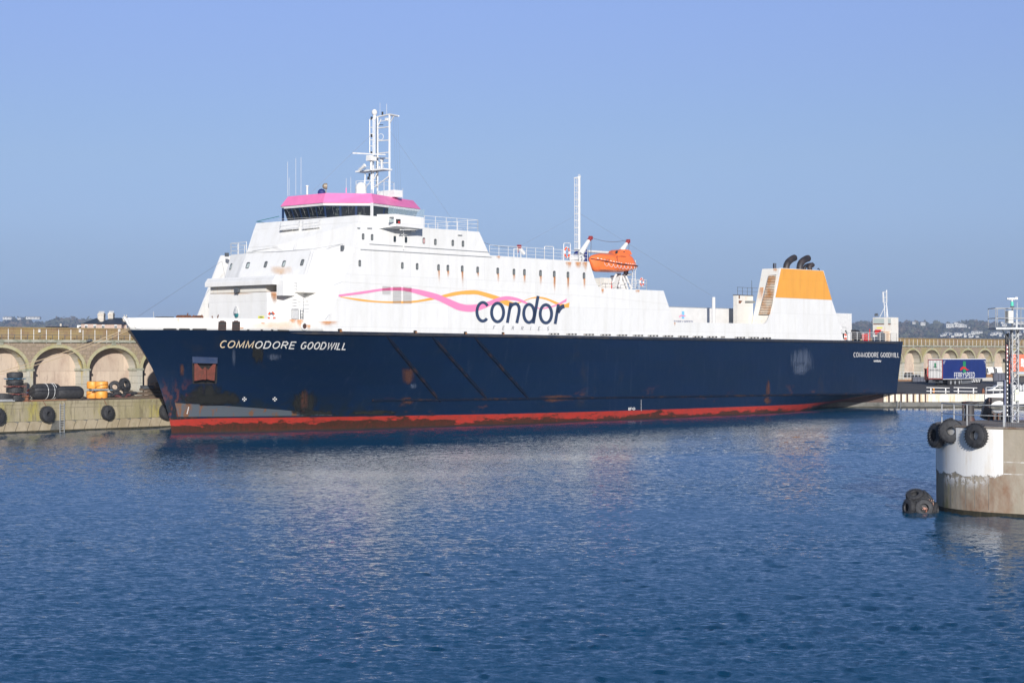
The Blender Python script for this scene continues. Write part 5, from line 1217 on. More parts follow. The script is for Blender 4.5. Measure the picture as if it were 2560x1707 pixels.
lifebuoy(dv(2005,1225,T-.2),(.2,-1,0),'red and white lifebuoy on the railing aft of the lifeboat',.42,.09)
lifebuoy(P(2060+252/4.704,680+760/4.704,t=T+.05),(.3,-1,0),'faded red lifebuoy at the foot of the funnel side by the stern railing',.4,.09)
# freight trailers on the cargo deck
def deck_trailer(x0,x1,yt,t,label,logo):
    a=P(x0,yt,t=t); b=P(x1,yt,t=t); s0,s1=min(a.x,b.x),max(a.x,b.x)
    o=thing('freight_trailer',label,'trailer',L((s0+s1)/2,t-1.25,9.9),SHIP,'trailers parked on the ferry cargo deck'); og=L((s0+s1)/2,t-1.25,9.9)
    zt=a.z
    m=MB(og); m.box(L((s0+s1)/2,t-1.25,(zt+11)/2),(s1-s0,2.5,zt-11)); bd=m.build('box_body',M['trailerwhite'],o)
    m=MB(og); m.box(L((s0+s1)/2,t-1.25,zt+.03),(s1-s0+.1,2.56,.06)); m.build('roof_edge',M['grey'],o)
    for k in range(3):
        m=MB(og)
        for tt in(t-.2,t-2.3): m.lathe(L(s1-1.5-1.3*k,tt,10.4),(0,1,0),[(.25,-.15),(.5,-.12),(.5,.12),(.25,.15)],n=14)
        m.build('wheel_pair',M['rubber'],o)
    m=MB(og); m.box(L((s0+s1)/2,t-1.25,10.9),(s1-s0,1,.2)); m.build('chassis',M['dgrey'],o)
    return o,bd,og
o,bd,og=deck_trailer(1655,1785,767,6.3,'white box trailer with a blue and pink logo behind the low side plating',1)
m=MB(og); f=lambda x,y,k=0: P(1600+x/3.92,600+y/3.92,t=6.32+k); m.poly([f(410,698),f(434,698),f(434,772),f(410,772)]); m.build('logo_bar',mat('sky_blue_print',(.20,.50,.72),.5),bd)
m=MB(og); ribbon(m,[(388,756),(395,742),(410,738),(425,745),(445,742)],4.5,lambda x,y:f(x,y,.02)); m.build('logo_swoosh',M['pinkstripe'],bd)
m=MB(og); strokes(m,'FERRYSPEED',lambda u,v:f(335+u,806-v+u*.012),16,1.6,gap=.3,total=182); m.build('trailer_lettering',mat('blue_print',(.03,.06,.2),.5),bd)
deck_trailer(1789,1841,771,5.2,'plain white box trailer beside the rusty vent house on the cargo deck',0)
# ================================================================ QUAY (left) and arcaded breakwater
QT,QZ=-11.8,3.02; AT=-18.5
qm=MB(); qm.poly([L(-60,QT,QZ),L(150,QT,QZ),L(150,AT-2,QZ),L(-60,AT-2,QZ)]); tag(qm.build('quay_pavement',M['quaytop'],None,M4=SHIP),kind='structure')
qw=thing('quay_wall','weedy concrete quay wall with slanted lower blocks under the arches left of the bow','wall',L(0,QT,0),SHIP); qo=L(0,QT,0)
m=MB(qo); m.extr([L(-60,QT,1.15),L(150,QT,1.15),L(150,QT,QZ-.004),L(-60,QT,QZ-.004)],(0,1.2,0)); m.build('upper_wall',M['quay'],qw)
m=MB(qo); m.extr([L(-60,QT+.06,QZ-.22),L(150,QT+.06,QZ-.22),L(150,QT+.06,QZ+.06),L(-60,QT+.06,QZ+.06)],(0,.7,0)); m.build('coping',M['quay'],qw)
m=MB(qo); m.extr([L(-60,QT-.05,-1.5),L(150,QT-.05,-1.5),L(150,QT-.05,1.15),L(-60,QT-.05,1.15)],(0,1,0)); m.build('lower_wall',M['darkconc'],qw)
s=-16.0; i=0
while s<14:
    if not (s<P(150,1062,t=QT).x<s+1.31):
        m=MB(qo); w_=1.20; zb=-.6; dz=.55
        pr=[(s-.62,zb),(s+w_-.62,zb),(s+w_,1.0),(s+w_-.45,1.12),(s+.1,1.12),(s,.98)]
        m.extr([L(a,QT+.06,b_) for a,b_ in pr],(0,.3,0)); m.build('slanted_block',M['quayblock'],qw)
    s+=1.31
m=MB(qo); m.extr([L(-40,QT+.08,-.6),L(16,QT+.08,-.6),L(16,QT+.08,.22),L(-40,QT+.08,.22)],(0,.1,0)); m.build('tidal_weed_band',M['weed'],qw)
# arcade
ar=thing('arcaded_breakwater','long lichen stained stone breakwater wall with a row of arched recesses','wall',L(0,AT,QZ),SHIP); ao=L(0,AT,QZ)
PER=None
p1=P(82.6,1003,t=AT).x; p2=P(222,1001,t=AT).x; PER=p2-p1
pr0=P(2060+1045/4.704,880,t=AT).x   # crown px right side
zsp=P(42.5,925,t=AT).z; zcr=P(146,869,t=AT).z; zco=P(0,855.2,t=AT).z; zct=P(0,848.4,t=AT).z
PERR=PER
pw=.68; DEP=1.5
# phase: right edge of pier at p1 ; use uniform period fitted to both ends
cr=pr0-0; c0=p1+PER/2-.0
c0=p1+(PER-pw)/2
nb=round((cr-c0)/PER); PER=(cr-c0)/nb; 
face=MB(ao); pan=[]
i0=-5; i1=nb+8
NA=16
for i in range(i0,i1+1):
    sc0=c0+i*PER; a=(PER-pw)/2; b_=zcr-zsp
    pts=[(sc0-a,QZ)]+[(sc0-a*math.cos(math.pi*k/NA),zsp+b_*math.sin(math.pi*k/NA)) for k in range(NA+1)]+[(sc0+a,QZ)]
    # face: pier + spandrel strips
    zt=zco
    for (s_a,za),(s_b,zb) in zip(pts[1:-2],pts[2:-1]): face.poly([L(s_a,AT,za),L(s_b,AT,zb),L(s_b,AT,zt),L(s_a,AT,zt)])
    face.poly([L(sc0+a,AT,QZ),L(sc0+a+pw,AT,QZ),L(sc0+a+pw,AT,zt),L(sc0+a,AT,zt)])
    # reveals
    fr=MB(ao)
    for (s_a,za),(s_b,zb) in zip(pts[:-1],pts[1:]): fr.poly([L(s_a,AT-.002,za),L(s_b,AT-.002,zb),L(s_b,AT-DEP,zb),L(s_a,AT-DEP,za)])
    vis = i<4 or i>nb-5
    if vis:
        rv=fr.build('arch_reveal',M['pier'],ar)
        m=MB(ao); m.poly([L(s_,AT-DEP,z_) for s_,z_ in pts]); m.build('recess_panel',M['panel'],rv)
        m=MB(ao); n0,n1=.0,.34; st=[]
        inn=[(sc0-a*math.cos(math.pi*k/NA),zsp+b_*math.sin(math.pi*k/NA)) for k in range(NA+1)]
        ou=[(sc0-(a+.33)*math.cos(math.pi*k/NA),zsp+(b_+.33)*math.sin(math.pi*k/NA)) for k in range(NA+1)]
        A=m.pts([L(s_,AT+.07,z_) for s_,z_ in inn]);B=m.pts([L(s_,AT+.07,z_) for s_,z_ in ou]);C=m.pts([L(s_,AT-.3,z_) for s_,z_ in ou]);D=m.pts([L(s_,AT-.3,z_) for s_,z_ in inn])
        for q in range(NA):
            m.face([A[q],A[q+1],B[q+1],B[q]]); m.face([B[q],B[q+1],C[q+1],C[q]]); m.face([A[q],D[q],D[q+1],A[q+1]])
        m.build('arch_ring',M['ring'],ar)
        m=MB(ao); m.box(L(sc0+a+pw/2,AT-.75,zsp-.02),(pw+.35,DEP+.15,.22)); m.build('pier_cap',M['cornice'],ar)
        m=MB(ao); m.box(L(sc0+a+pw/2,AT-.4,(QZ+zsp-.13)/2),(pw+.004,.9,zsp-.13-QZ)); m.build('pier_facing',M['pier'],ar)
        m=MB(ao); m.box(L(sc0,AT+.06,(zcr+.3+zco)/2),(.5,.16,zco-zcr-.3)); m.build('keystone',M['cornice'],ar)
    else:
        for v_ in [0]: 
            base=len(face.v); face.v+=fr.v; face.f+=[tuple(k+base for k in f_) for f_ in fr.f]; face.mi+=[0]*len(fr.f)
            face.poly([L(s_,AT-DEP,z_) for s_,z_ in pts])
face.build('arcade_face',M['stone'],ar)
sL,sR=c0+i0*PER-3,c0+i1*PER+3
m=MB(ao); m.extr([L(sL,AT+.22,zco),L(sR,AT+.22,zco),L(sR,AT+.22,zct),L(sL,AT+.22,zct)],(0,3.2,0)); m.build('cornice_walkway',M['cornice'],ar)
PT=AT-2.2; zpt=P(0,816.8,t=PT).z
m=MB(ao); m.extr([L(sL,PT,zct),L(sR,PT,zct),L(sR,PT,zpt-.13),L(sL,PT,zpt-.13)],(0,1.4,0)); m.build('parapet',M['parapet'],ar)
m=MB(ao); m.extr([L(sL,PT+.08,zpt-.13),L(sR,PT+.08,zpt-.13),L(sR,PT+.08,zpt-.01),L(sL,PT+.08,zpt-.01)],(0,1.6,0)); m.build('parapet_coping',M['parapet'],ar)
m=MB(ao); m.extr([L(sL,AT-DEP-.05,QZ),L(sR,AT-DEP-.05,QZ),L(sR,AT-DEP-.05,zco),L(sL,AT-DEP-.05,zco)],(0,2,0)); m.build('rear_wall',M['stone'],ar)
# wall railings
RTt=AT+.1
def wall_rail(label,s0,s1,step,off):
    o=thing('wall_railing',label,'railing',L(s0,RTt,zct),SHIP,'iron railings along the breakwater walkway'); og=L(s0,RTt,zct)
    zt=P(0,823,t=RTt).z; zm=P(0,836.5,t=RTt).z
    m=MB(og); m.tube(L(s0,RTt,zt),L(s1,RTt,zt),.025,n=4); m.build('top_rail',M['rust'],o)
    m=MB(og); m.tube(L(s0,RTt,zm),L(s1,RTt,zm),.03,n=4); 
    s=s0+off+step/2
    while s<s1: m.tube(L(s,RTt,zct-.15),L(s,RTt,zm),.03,n=4); s+=step
    m.build('lower_rail',M['dgrey'],o)
    s=s0+off; n=0
    while s<s1 and n<95:
        m=MB(og); m.tube(L(s,RTt,zct-.35),L(s,RTt,zt+.05),.032,n=5); m.build('rail_post',M['trim'],o); s+=step; n+=1
st_=(P(365/6.918,830,t=RTt).x-P(143/6.918,830,t=RTt).x)
wall_rail('pale post railing on the breakwater walkway left of the ferry bow',P(143/6.918,830,t=RTt).x-3*st_,P(143/6.918,830,t=RTt).x+14*st_,st_,0)
wall_rail('pale post railing on the breakwater walkway right of the ferry stern',P(2230,850,t=RTt).x,P(2230,850,t=RTt).x+46*st_,st_,0)
for x in (669,1371,2050):
    o=MB(P(x/6.918,760+462/6.918,t=PT)); c=o.org.copy()+L(0,.12,0); o.box(c,(.2,.14,.34)); o.box(c+Vector((0,-.08,.1)),(.23,.03,.03)); tag(o.build('wall_box',M['trailerwhite'],None,M4=SHIP),{669:'small cream box on the parapet, nearest the left edge of the photo',1371:'small cream box on the parapet above the second arch',2050:'small cream box on the parapet nearest the ferry bow'}[x],'box','cream boxes on the parapet')
k=0
for x in (112,290,470,660,1062,1255): pass
o=MB(P(1545/6.918,851.5,t=AT+.4)); c=o.org.copy(); o.sphere(c,.22,n=10,sc_=(1,1,.7)); o.sphere(c+Vector((.22,0,.03)),.14,n=8); o.sphere(c+Vector((-.24,0,-.04)),.12,n=8); tag(o.build('dark_bundle',M['dgrey'],None,M4=SHIP),'dark bundle lying on the breakwater ledge by the mooring ropes','bundle')
# fenders: tyres on quay
def tyre(c,ax,Ro,wd,label,group=None,name='tyre',M4=SHIP,lugs=True,rim=.45):
    c=Vector(c); ax=Vector(ax).normalized(); o=thing(name,label,'tyre',c,M4,group)
    ri=Ro*rim
    m=MB(c); pr=[(ri,-.32*wd),(ri*1.12,-.5*wd),(Ro*.82,-.5*wd),(Ro*.97,-.38*wd),(Ro,-.2*wd),(Ro,.2*wd),(Ro*.97,.38*wd),(Ro*.82,.5*wd),(ri*1.12,.5*wd),(ri,.32*wd),(ri*1.15,.2*wd),(ri*1.15,-.2*wd)]
    m.lathe(c,ax,pr,n=36,closed=True); m.build('carcass',M['rubber'],o,True)
    if lugs:
        a=ax.orthogonal().normalized(); m=MB(c)
        for k in range(26):
            q=Matrix.Rotation(2*math.pi*k/26,3,ax)@a; tq=ax.cross(q)
            for sd in(1,-1):
                cc=c+q*(Ro+.01)+ax*sd*.22*wd+tq*(.03*sd); e=[cc+tq*x_*Ro*.05+ax*y_*wd*.2+tq*y_*sd*.03 for x_,y_ in((-1,-1),(1,-1),(1,1),(-1,1))]
                m.hexa(e,[p+q*Ro*.045 for p in e])
        m.build('tread_lugs',M['rubber'],o)
    return o
FR=Vector((0,-1,0))
for x,y,r,lab in((-6,1040,19,'black tyre fender on the quay wall, cut by the left edge of the photo'),(118,1035,18.5,'black tyre fender on the quay wall just left of the iron ladder'),(269.5,1031,17,'black tyre fender on the quay wall below the yellow floats'),(415,1029,18.7,'black tyre fender on the quay wall touching the ferry bow')):
    c=P(x,y,t=QT+.45); o=tyre(c,(0.12,-1,0.05),r/24.6,.62,lab,'tyre fenders hung on the quay wall',name='tyre_fender',rim=.30)
    m=MB(c); top_=c+Vector((0,.1,r/24.6*.9)); m.path([top_,Vector((top_.x-.2,-(QT+.05),QZ+.1)),Vector((top_.x-1.4,-(QT-.5),QZ+.08))],.03,n=4); m.build('hanging_chain',M['rust'],o)
# ladder
c=P(157,1030,t=QT+.35)
o=thing('quay_ladder','rusty grey iron ladder fixed down the quay wall between two tyres','ladder',c,SHIP)
m=MB(c); a=P(150,1013,t=QT+.3); b_=P(160.5,1013,t=QT+.3)
for p in(a,b_): m.tube(Vector((p.x,p.y,QZ-.15)),Vector((p.x,p.y,-.5)),.035,n=5)
st=m.build('stile',M['grey'],o); m=MB(c)
for k in range(13): m.tube(Vector((a.x,a.y,QZ-.35-.24*k)),Vector((b_.x,b_.y,QZ-.35-.24*k)),.025,n=4)
m.build('rung',M['grey'],o)
c=P(67,1012,t=QT-.3); c.z=QZ+.06
o=MB(c); o.lathe(c,(0,0,1),[(.4,0),(.4,.06),(.2,.1),(.17,.4),(.3,.48),(.3,.58),(.1,.62)],n=12); o.tube(c+Vector((-.5,0,.5)),c+Vector((.3,0,.5)),.07,n=6); tag(o.build('bollard',M['rust'],None,True,SHIP),'rusty mooring bollard on the quay edge near the left side','bollard')
# stacked tyres at far left
for k,(lab,zz) in enumerate((('black tractor tyre at the bottom of the stack beside the lifebuoy pier',0),('black tractor tyre second from the bottom of the stack',1),('black tractor tyre third from the bottom of the stack, under the blue pallet',2),('black smooth tyre on the very top of the stack',3))):
    c=P(37,1002,t=-15.6); zb=P(37,1000,t=-15.6).z-.1; hh=[.0,.80,1.55,2.28][k]
    c=Vector((c.x,c.y,QZ+.33+hh)); tyre(c,(0,0,1),.80,.62,lab,'tyres stacked on the quay',lugs=(k<3))
for hh,mm_,lab in((.36+.36,'red','red pallet between the lowest two tyres of the stack'),(1.15+.34,'red','red pallet between the middle tyres of the stack'),(1.92+.34,'teal','blue pallet beneath the top tyre of the stack')):
    c=P(37,1002,t=-15.6); c=Vector((c.x,c.y,QZ+hh)); o=MB(c)
    for q in range(5): o.box(c+Vector((0,-.72+.36*q,.03)),(1.66,.12,.04)); 
    for q in range(3): o.box(c+Vector((-.7+.7*q,0,-.03)),(.12,1.5,.07))
    tag(o.build('pallet',mat('worn_'+mm_+'_pallet',(.28,.09,.08) if mm_=='red' else (.08,.19,.30),.8,var=.5,vs=3),None,M4=SHIP),lab,'pallet','pallets in the tyre stack')
c=P(6,1000,t=-15.4); c.z=QZ+.4
tyre(c,(.1,.1,1),.95,.7,'black tyre lying flat at the left edge beside the stack')
c=P(8,1004,t=-14.3); o=MB(c); c2=Vector((c.x,c.y,QZ+.1)); o.box(c2,(2.4,.35,.12)); o.box(c2+Vector((.1,.1,.1)),(2.0,.06,.1)); tag(o.build('metal_bar',M['grey'],None,M4=SHIP),'pale metal bar lying on the quay at the left edge','bar')
lifebuoy(P(75,981,t=AT+.14),(0,-1,0),'orange lifebuoy hanging on the stone pier beside the tyre stack',.34,.08)
# large rubber fenders (horizontal cylinders)
for x0,x1,y0,y1,lab,str_ in((82,146,962,1000,'long black cylindrical fender with pale straps under the arch, next to the lifebuoy pier',1),(143,202,968,1001,'black rounded cylindrical fender under the arch, right of the strapped one',0)):
    tt=-16.4 if str_ else -15.6
    a=P(x0,(y0+y1)/2,t=tt); b_=P(x1,(y0+y1)/2,t=tt); r=.80 if str_ else .70; cz=QZ+r+(.12 if str_ else .05)
    a.z=b_.z=cz; o=thing('rubber_fender',lab,'fender',(a+b_)/2,SHIP,'cylindrical rubber fenders stored under the arches'); cc=(a+b_)/2; dd=(b_-a).normalized(); hl=(b_-a).length/2+.15
    m=MB(cc); m.lathe(cc,dd,[(r*.25,-hl),(r*.7,-hl+.08),(r*.93,-hl+.35),(r,-hl+.8),(r,hl-.8),(r*.93,hl-.35),(r*.7,hl-.08),(r*.25,hl)],n=28); m.build('fender_body',M['rubber'],o,True)
    if str_:
        for k in(-.1,.35,.5): m=MB(cc); m.torus(cc+dd*hl*k,dd,r+.01,.022,n=28,m=4); m.build('strap',M['tape'],o)
    else: m=MB(cc); m.box(cc-Vector((0,0,r)),(hl*1.5,.6,.1)); m.build('timber_bed',M['wood'],o)
c=P(120,1001,t=-14.6); c.z=QZ+.08; o=MB(c); o.box(c,(4.2,.3,.12)); tag(o.build('timber_beam',M['plank'],None,M4=SHIP),'long timber beam lying in front of the strapped fender','beam')
# yellow floats
for x,y,r,tt,lab in((231,1002,.62,-16.6,'yellow cylindrical float at the bottom left of the four float stack'),(253,1001,.66,-15.5,'yellow cylindrical float at the bottom right of the four float stack'),(232,1002,.62,-16.6,'yellow cylindrical float at the top left of the four float stack'),(254,1001,.68,-15.5,'dented yellow cylindrical float at the top right of the four float stack')):
    c=P(x,y,t=tt); up=1.0 if 'top' in lab else 0; c=Vector((c.x,c.y,QZ+.1+up)); 
    o=thing('yellow_float',lab,'float',c,SHIP,'yellow floats stacked on the quay')
    m=MB(c); m.lathe(c,(0,0,1),[(.15,0),(r*.9,0),(r,.08),(r*1.0,.66),(r*.92,.76),(.15,.76)],n=24); m.build('float_body',M['yellowplastic'],o,True)
    m=MB(c); m.lathe(c,(0,0,1),[(.14,.77),(r*.5,.77),(r*.5,.80),(.14,.80)],n=16); m.build('end_plate',M['dgrey'],o)
c=P(250,997,t=-15.6); c.z=QZ+.98; o=MB(c)
for q in range(5): o.box(c+Vector((0,-.6+.3*q,0)),(2.2,.1,.05))
o.box(c+Vector((0,0,-.06)),(2.0,.1,.07)); tag(o.build('pallet',mat('pale_blue_pallet',(.16,.30,.42),.8),None,M4=SHIP),'pale blue pallet between the upper and lower yellow floats','pallet')
c=P(287,1000,t=-16.2); c.z=QZ+1.25; tyre(c,(-.45,-1,.25),.62,.42,'smaller treaded black tyre leaning left of the bigger one on the quay heap')
c=P(312,1000,t=-15.9); c.z=QZ+1.45; tyre(c,(.25,-1,.2),.72,.5,'large treaded black tyre propped upright on top of the quay heap')
c=P(300,1002,t=-15.9); c.z=QZ+.1
o=thing('scrap_heap','low dark heap of rubber scraps and old net under the two upright tyres','scrap heap',c,SHIP)
m=MB(c)
for k in range(16): q=c+Vector((random.uniform(-2.2,1.6),random.uniform(-.5,.5),random.uniform(.15,.6)-abs(k-8)*.01)); m.sphere(q,random.uniform(.2,.42),n=7,sc_=(1.4,1,.6))
m.build('rubber_scrap',M['rubber'],o)
m=MB(c)
for k in range(7): q=c+Vector((random.uniform(-1,2),random.uniform(-.7,-.3),random.uniform(.1,.35))); m.sphere(q,random.uniform(.1,.2),n=6,sc_=(1.5,1,.7))
m.build('red_net',mat('dull_red_net',(.10,.03,.03),.9),o)
c=P(298,1003,t=-15.2); c.z=QZ+.12; o=MB(c); o.box(c,(4.6,.5,.14)); o.box(c+Vector((-2,-.28,0)),(.9,.04,.13)); tag(o.build('timber_beam',M['wood'],None,M4=SHIP),'mossy timber beam in front of the rubber scrap heap','beam')
for k,(x,z_,ln,lab) in enumerate(((372,.16,4.2,'lowest dark timber baulk under the arch by the bow'),(378,.55,4.0,'middle dark timber baulk under the arch by the bow'),(380,.93,3.0,'upper dark timber baulk under the arch by the bow'))):
    c=P(x,1000,t=-15.2-.3*k); c.z=QZ+z_; o=MB(c); o.box(c,(ln,.6,.28),rot=.05*k); o.box(c+Vector((.3,-.25,.18)),(ln*.6,.3,.06)); tag(o.build('timber_baulk',M['wood'],None,M4=SHIP),lab,'timber','timber baulks under the arch by the bow')
c=P(368,996,t=-15.6); c.z=QZ+1.2; o=MB(c); o.box(c,(1.3,.7,.35)); o.box(c+Vector((0,-.36,.05)),(.8,.03,.12)); tag(o.build('crate',M['dgrey'],None,M4=SHIP),'low grey crate on the timber baulks left of the bow','crate')
c=P(400,993,t=-15.6); c.z=QZ+1.35; o=MB(c); o.sphere(c,.8,n=9,sc_=(1.5,1,.6)); o.box(c+Vector((-.5,-.7,.1)),(1.4,.2,.5),rot=.1); tag(o.build('covered_bundle',M['wood'],None,M4=SHIP),'grey green covered bundle on the timber baulks just behind the bow','bundle')
# mooring ropes
def rope(a,b,label,r=.035,sag=.3,cat='rope'):
    m=MB(a); n=16; ps=[a.lerp(b,k/n)-Vector((0,0,sag*4*(k/n)*(1-k/n))) for k in range(n+1)]; m.sweep(ps,[r]*(n+1),n=5); tag(m.build('mooring_rope',M['rope'],None,M4=SHIP),label,cat,'mooring ropes from the bow')
rope(P(337,814,t=.3),P(-20,935,t=-12.6),'upper pale mooring rope from the bow fairlead to the left',.04,.25)
rope(P(338,817,t=.2),P(-20,940,t=-12.2),'lower pale mooring rope from the bow fairlead to the left',.035,.45)
# house behind the wall
HY=330
def hp(x,y,d=0): return WP(x,y,HY+d)
hb=hp(260,817); hb.z=0
ho=thing('stone_house','pinkish granite house with dark hipped slate roofs and tall chimneys behind the breakwater','house',hb)
def hbox(name,mt,x0,x1,yt,zb,d0,d1,par,org=hb):
    a,b_=hp(x0,yt),hp(x1,yt); m=MB(org); m.extr([Vector((a.x,HY+d0,zb)),Vector((b_.x,HY+d0,zb)),Vector((b_.x,HY+d0,a.z)),Vector((a.x,HY+d0,a.z))],(0,d1-d0,0)); return m.build(name,mt,par)
h6=lambda x,y:(x/6.918,760+y/6.918)
def hh(x,y): return hp(*h6(x,y))
w1=hbox('wall',M['housewall'],1405/6.918,2100/6.918,760+345/6.918,2,0,9,ho)
w2=hbox('wall',M['housewall'],2100/6.918,2240/6.918,760+352/6.918,2,2.5,9,ho)
w3=hbox('annex_wall',M['trailerwhite'],1265/6.918,1335/6.918,760+362/6.918,4,3,6,ho)
def hip(name,x0,x1,xr0,xr1,ye,yr,d0,d1,mt):
    a=hh(x0,ye);b_=hh(x1,ye);r0=hh(xr0,yr);r1=hh(xr1,yr); m=MB(hb)
    e=.12
    P1=Vector((a.x-e,HY+d0-e,a.z));P2=Vector((b_.x+e,HY+d0-e,a.z));P3=Vector((b_.x+e,HY+d1,a.z));P4=Vector((a.x-e,HY+d1,a.z)); dm=(d0+d1)/2
    Q1=Vector((r0.x,HY+dm,r0.z));Q2=Vector((r1.x,HY+dm,r1.z))
    m.poly([P1,P2,Q2,Q1]); m.poly([P2,P3,Q2]); m.poly([P3,P4,Q1,Q2]); m.poly([P4,P1,Q1]); m.poly([P1,P4,P3,P2]); return m.build(name,mt,ho)
r1_=hip('roof',1405,1695,1590,1605,345,232,0,8,M['slate']); r2_=hip('roof',1690,2105,1850,2020,345,232,-.3,8,M['slate']); r3_=hip('roof',2100,2290,2110,2150,356,250,2.5,9,M['slate']); hip('roof',1310,1420,1400,1410,400,345,2,6,M['slate'])
def chim(x0,x1,yt,yb,par,pots):
    a,b_=hh(x0,yt),hh(x1,yt); zb=hh(x0,yb).z; m=MB(hb); m.box(((a.x+b_.x)/2,HY+4,(a.z+zb)/2),(b_.x-a.x,1.5,a.z-zb)); m.box(((a.x+b_.x)/2,HY+4,a.z-.35),(b_.x-a.x+.16,1.7,.1)); c_=m.build('chimney',M['chim'],par)
    for k in range(pots): q=lerp(a.x+.12,b_.x-.12,k/max(1,pots-1)); m=MB(hb); m.lathe((q,HY+4,a.z),(0,0,1),[(.09,0),(.1,.06),(.075,.3),(.095,.32),(.095,.38)],n=8); m.build('chimney_pot',M['farwhite'],c_)
chim(1618,1722,150,300,r1_,5); chim(1797,1885,145,250,r2_,4); chim(2058,2118,212,300,r3_,2)
for x0,x1 in((1468,1518),(1618,1665),(1765,1812),(1980,2026)):
    a,b_=hh(x0,372),hh(x1,372); m=MB(hb); m.box(((a.x+b_.x)/2,HY-.06,a.z-.5),(b_.x-a.x,.14,1.3)); f_=m.build('window',M['trim'],w1)
    m=MB(hb); 
    for q in((-.23,.25),(.23,.25)): m.box(((a.x+b_.x)/2+q[0]*(b_.x-a.x),HY-.14,a.z-.5),((b_.x-a.x)*.36,.04,.95))
    m.build('window_glass',M['glass'],f_)
m=MB(hb); a=hh(2145,380); m.box((a.x,HY+2.4,a.z-.4),(.16,.1,.9)); m.build('window',M['trim'],w2)
# small things behind parapet
c=WP(152,817,320); o=MB(c); o.lathe(c,(0,0,1),[(.2,-6),(.2,.45),(.24,.48),(.16,.58),(.03,.62)],n=14); tag(o.build('vent_turret',M['chim'],None,True),'small round pale turret poking above the parapet','turret')
c=WP(142,818,318); o=MB(c); o.box(c+Vector((0,0,-2.5)),(3,4,5.1)); o.box(c+Vector((0,0,.1)),(3.2,5,.1)); tag(o.build('low_shed',M['slate'],None),'long low dark shed roof line above the parapet','shed')
# ================================================================ RIGHT: linkspan apron and quay
EY=250; 
ap=MB(); zE=2.0
def gz(Y): return zE+(Y-EY)*.053 if Y<270 else 3.06
ap.poly([(22,EY,zE),(95,EY+.0,zE),(105,270,3.06),(28,270,3.06)]); ap.poly([(28,270,3.06),(105,270,3.06),(260,480,3.06),(60,480,3.06)]); ap.poly([(95,EY,zE),(200,250,zE),(260,270,3.06),(105,270,3.06)]); ap.poly([(105,270,3.06),(260,270,3.06),(400,480,3.06),(260,480,3.06)])
tag(ap.build('quay_road',M['asphalt'],None),kind='structure')
lk=thing('linkspan_edge','rust streaked white steel edge of the loading ramp beside the ferry stern','ramp edge',(50,EY,0))
kb=Vector((50,EY,0))
def wy(x,y,Y=EY): return WP(x,y,Y)
m=MB(kb); a=wy(2315,984.6); m.extr([Vector((a.x,EY-.15,.85)),Vector((wy(2480,984).x,EY-.15,.85)),Vector((wy(2480,984).x,EY-.15,1.98)),Vector((a.x,EY-.15,1.98))],(0,.14,0)); m.build('edge_panel',M['rustwhite'],lk)
for k in range(7):
    x0=2197.5+k*15.3; x1=x0+10.5
    m=MB(kb); a,b_=wy(x0+11,985),wy(x1+11,985); m.box(((a.x+b_.x)/2,EY-.12,1.4),(b_.x-a.x,.2,1.1)); m.build('fender_panel',M['rustwhite'],lk)
m=MB(kb); m.extr([Vector((20,EY+.02,.75)),Vector((90,EY+.02,.75)),Vector((90,EY+.02,zE-.01)),Vector((20,EY+.02,zE-.01))],(0,.6,0)); m.build('dark_backing',M['darkbrown'],lk)
m=MB(kb); m.extr([Vector((20,EY-.3,-1)),Vector((105,EY-.3,-1)),Vector((105,EY-.3,.8)),Vector((20,EY-.3,.8))],(0,6,0)); m.build('concrete_base',M['darkconc'],lk)
m=MB(kb); m.extr([Vector((20,EY-.36,-.5)),Vector((105,EY-.36,-.5)),Vector((105,EY-.36,.16)),Vector((20,EY-.36,.16))],(0,.05,0)); m.build('weed_band',M['weed'],lk)
m=MB(kb)
for x in(2241,2249): a=wy(x,1000); m.box((a.x,EY-.4,.2),(.12,.15,1.6))
m.build('ladder_rail',M['dgrey'],lk)
# raised ramp part on the right (white)
rp=thing('ramp_girder','white painted sloping ramp girder behind the lattice mast','ramp',wy(2500,985,242)); rb=wy(2500,985,242)
q=[wy(2463,986,242),wy(2600,975,242),wy(2600,1008,242),wy(2463,1013,242)]
m=MB(rb); m.extr(q,(0,.5,0)); m.build('girder_plate',mat('off_white_girder',(.66,.64,.58),.6,c2=(.5,.35,.2),vs=.5,stretch=(1,1,.4),fac=(.6,.8)),rp)
m=MB(rb); tp_=[wy(2465,968,242),wy(2518,966.5,242),wy(2600,961,242)]; bt=[wy(2467,985,242),wy(2518,982,242),wy(2600,975,242)]
for h_ in(0,.45): m.path([lerp(p,q_,h_) for p,q_ in zip(tp_,bt)],.05,n=4)
for x in(2465,2483,2500,2518,2536,2554): k=interp([(2465,0),(2600,1)],x); m.tube(wy(x,lerp(968,961,k),242),wy(x,lerp(985,975,k),242),.05,n=4)
m.build('ramp_railing',M['grey'],rp)
m=MB(rb); m.extr([wy(2470,1013.5,243),wy(2600,1009,243),wy(2600,1030,243),wy(2480,1022,243)],(0,4,0)); m.build('ramp_underside',M['darkconc'],rp)
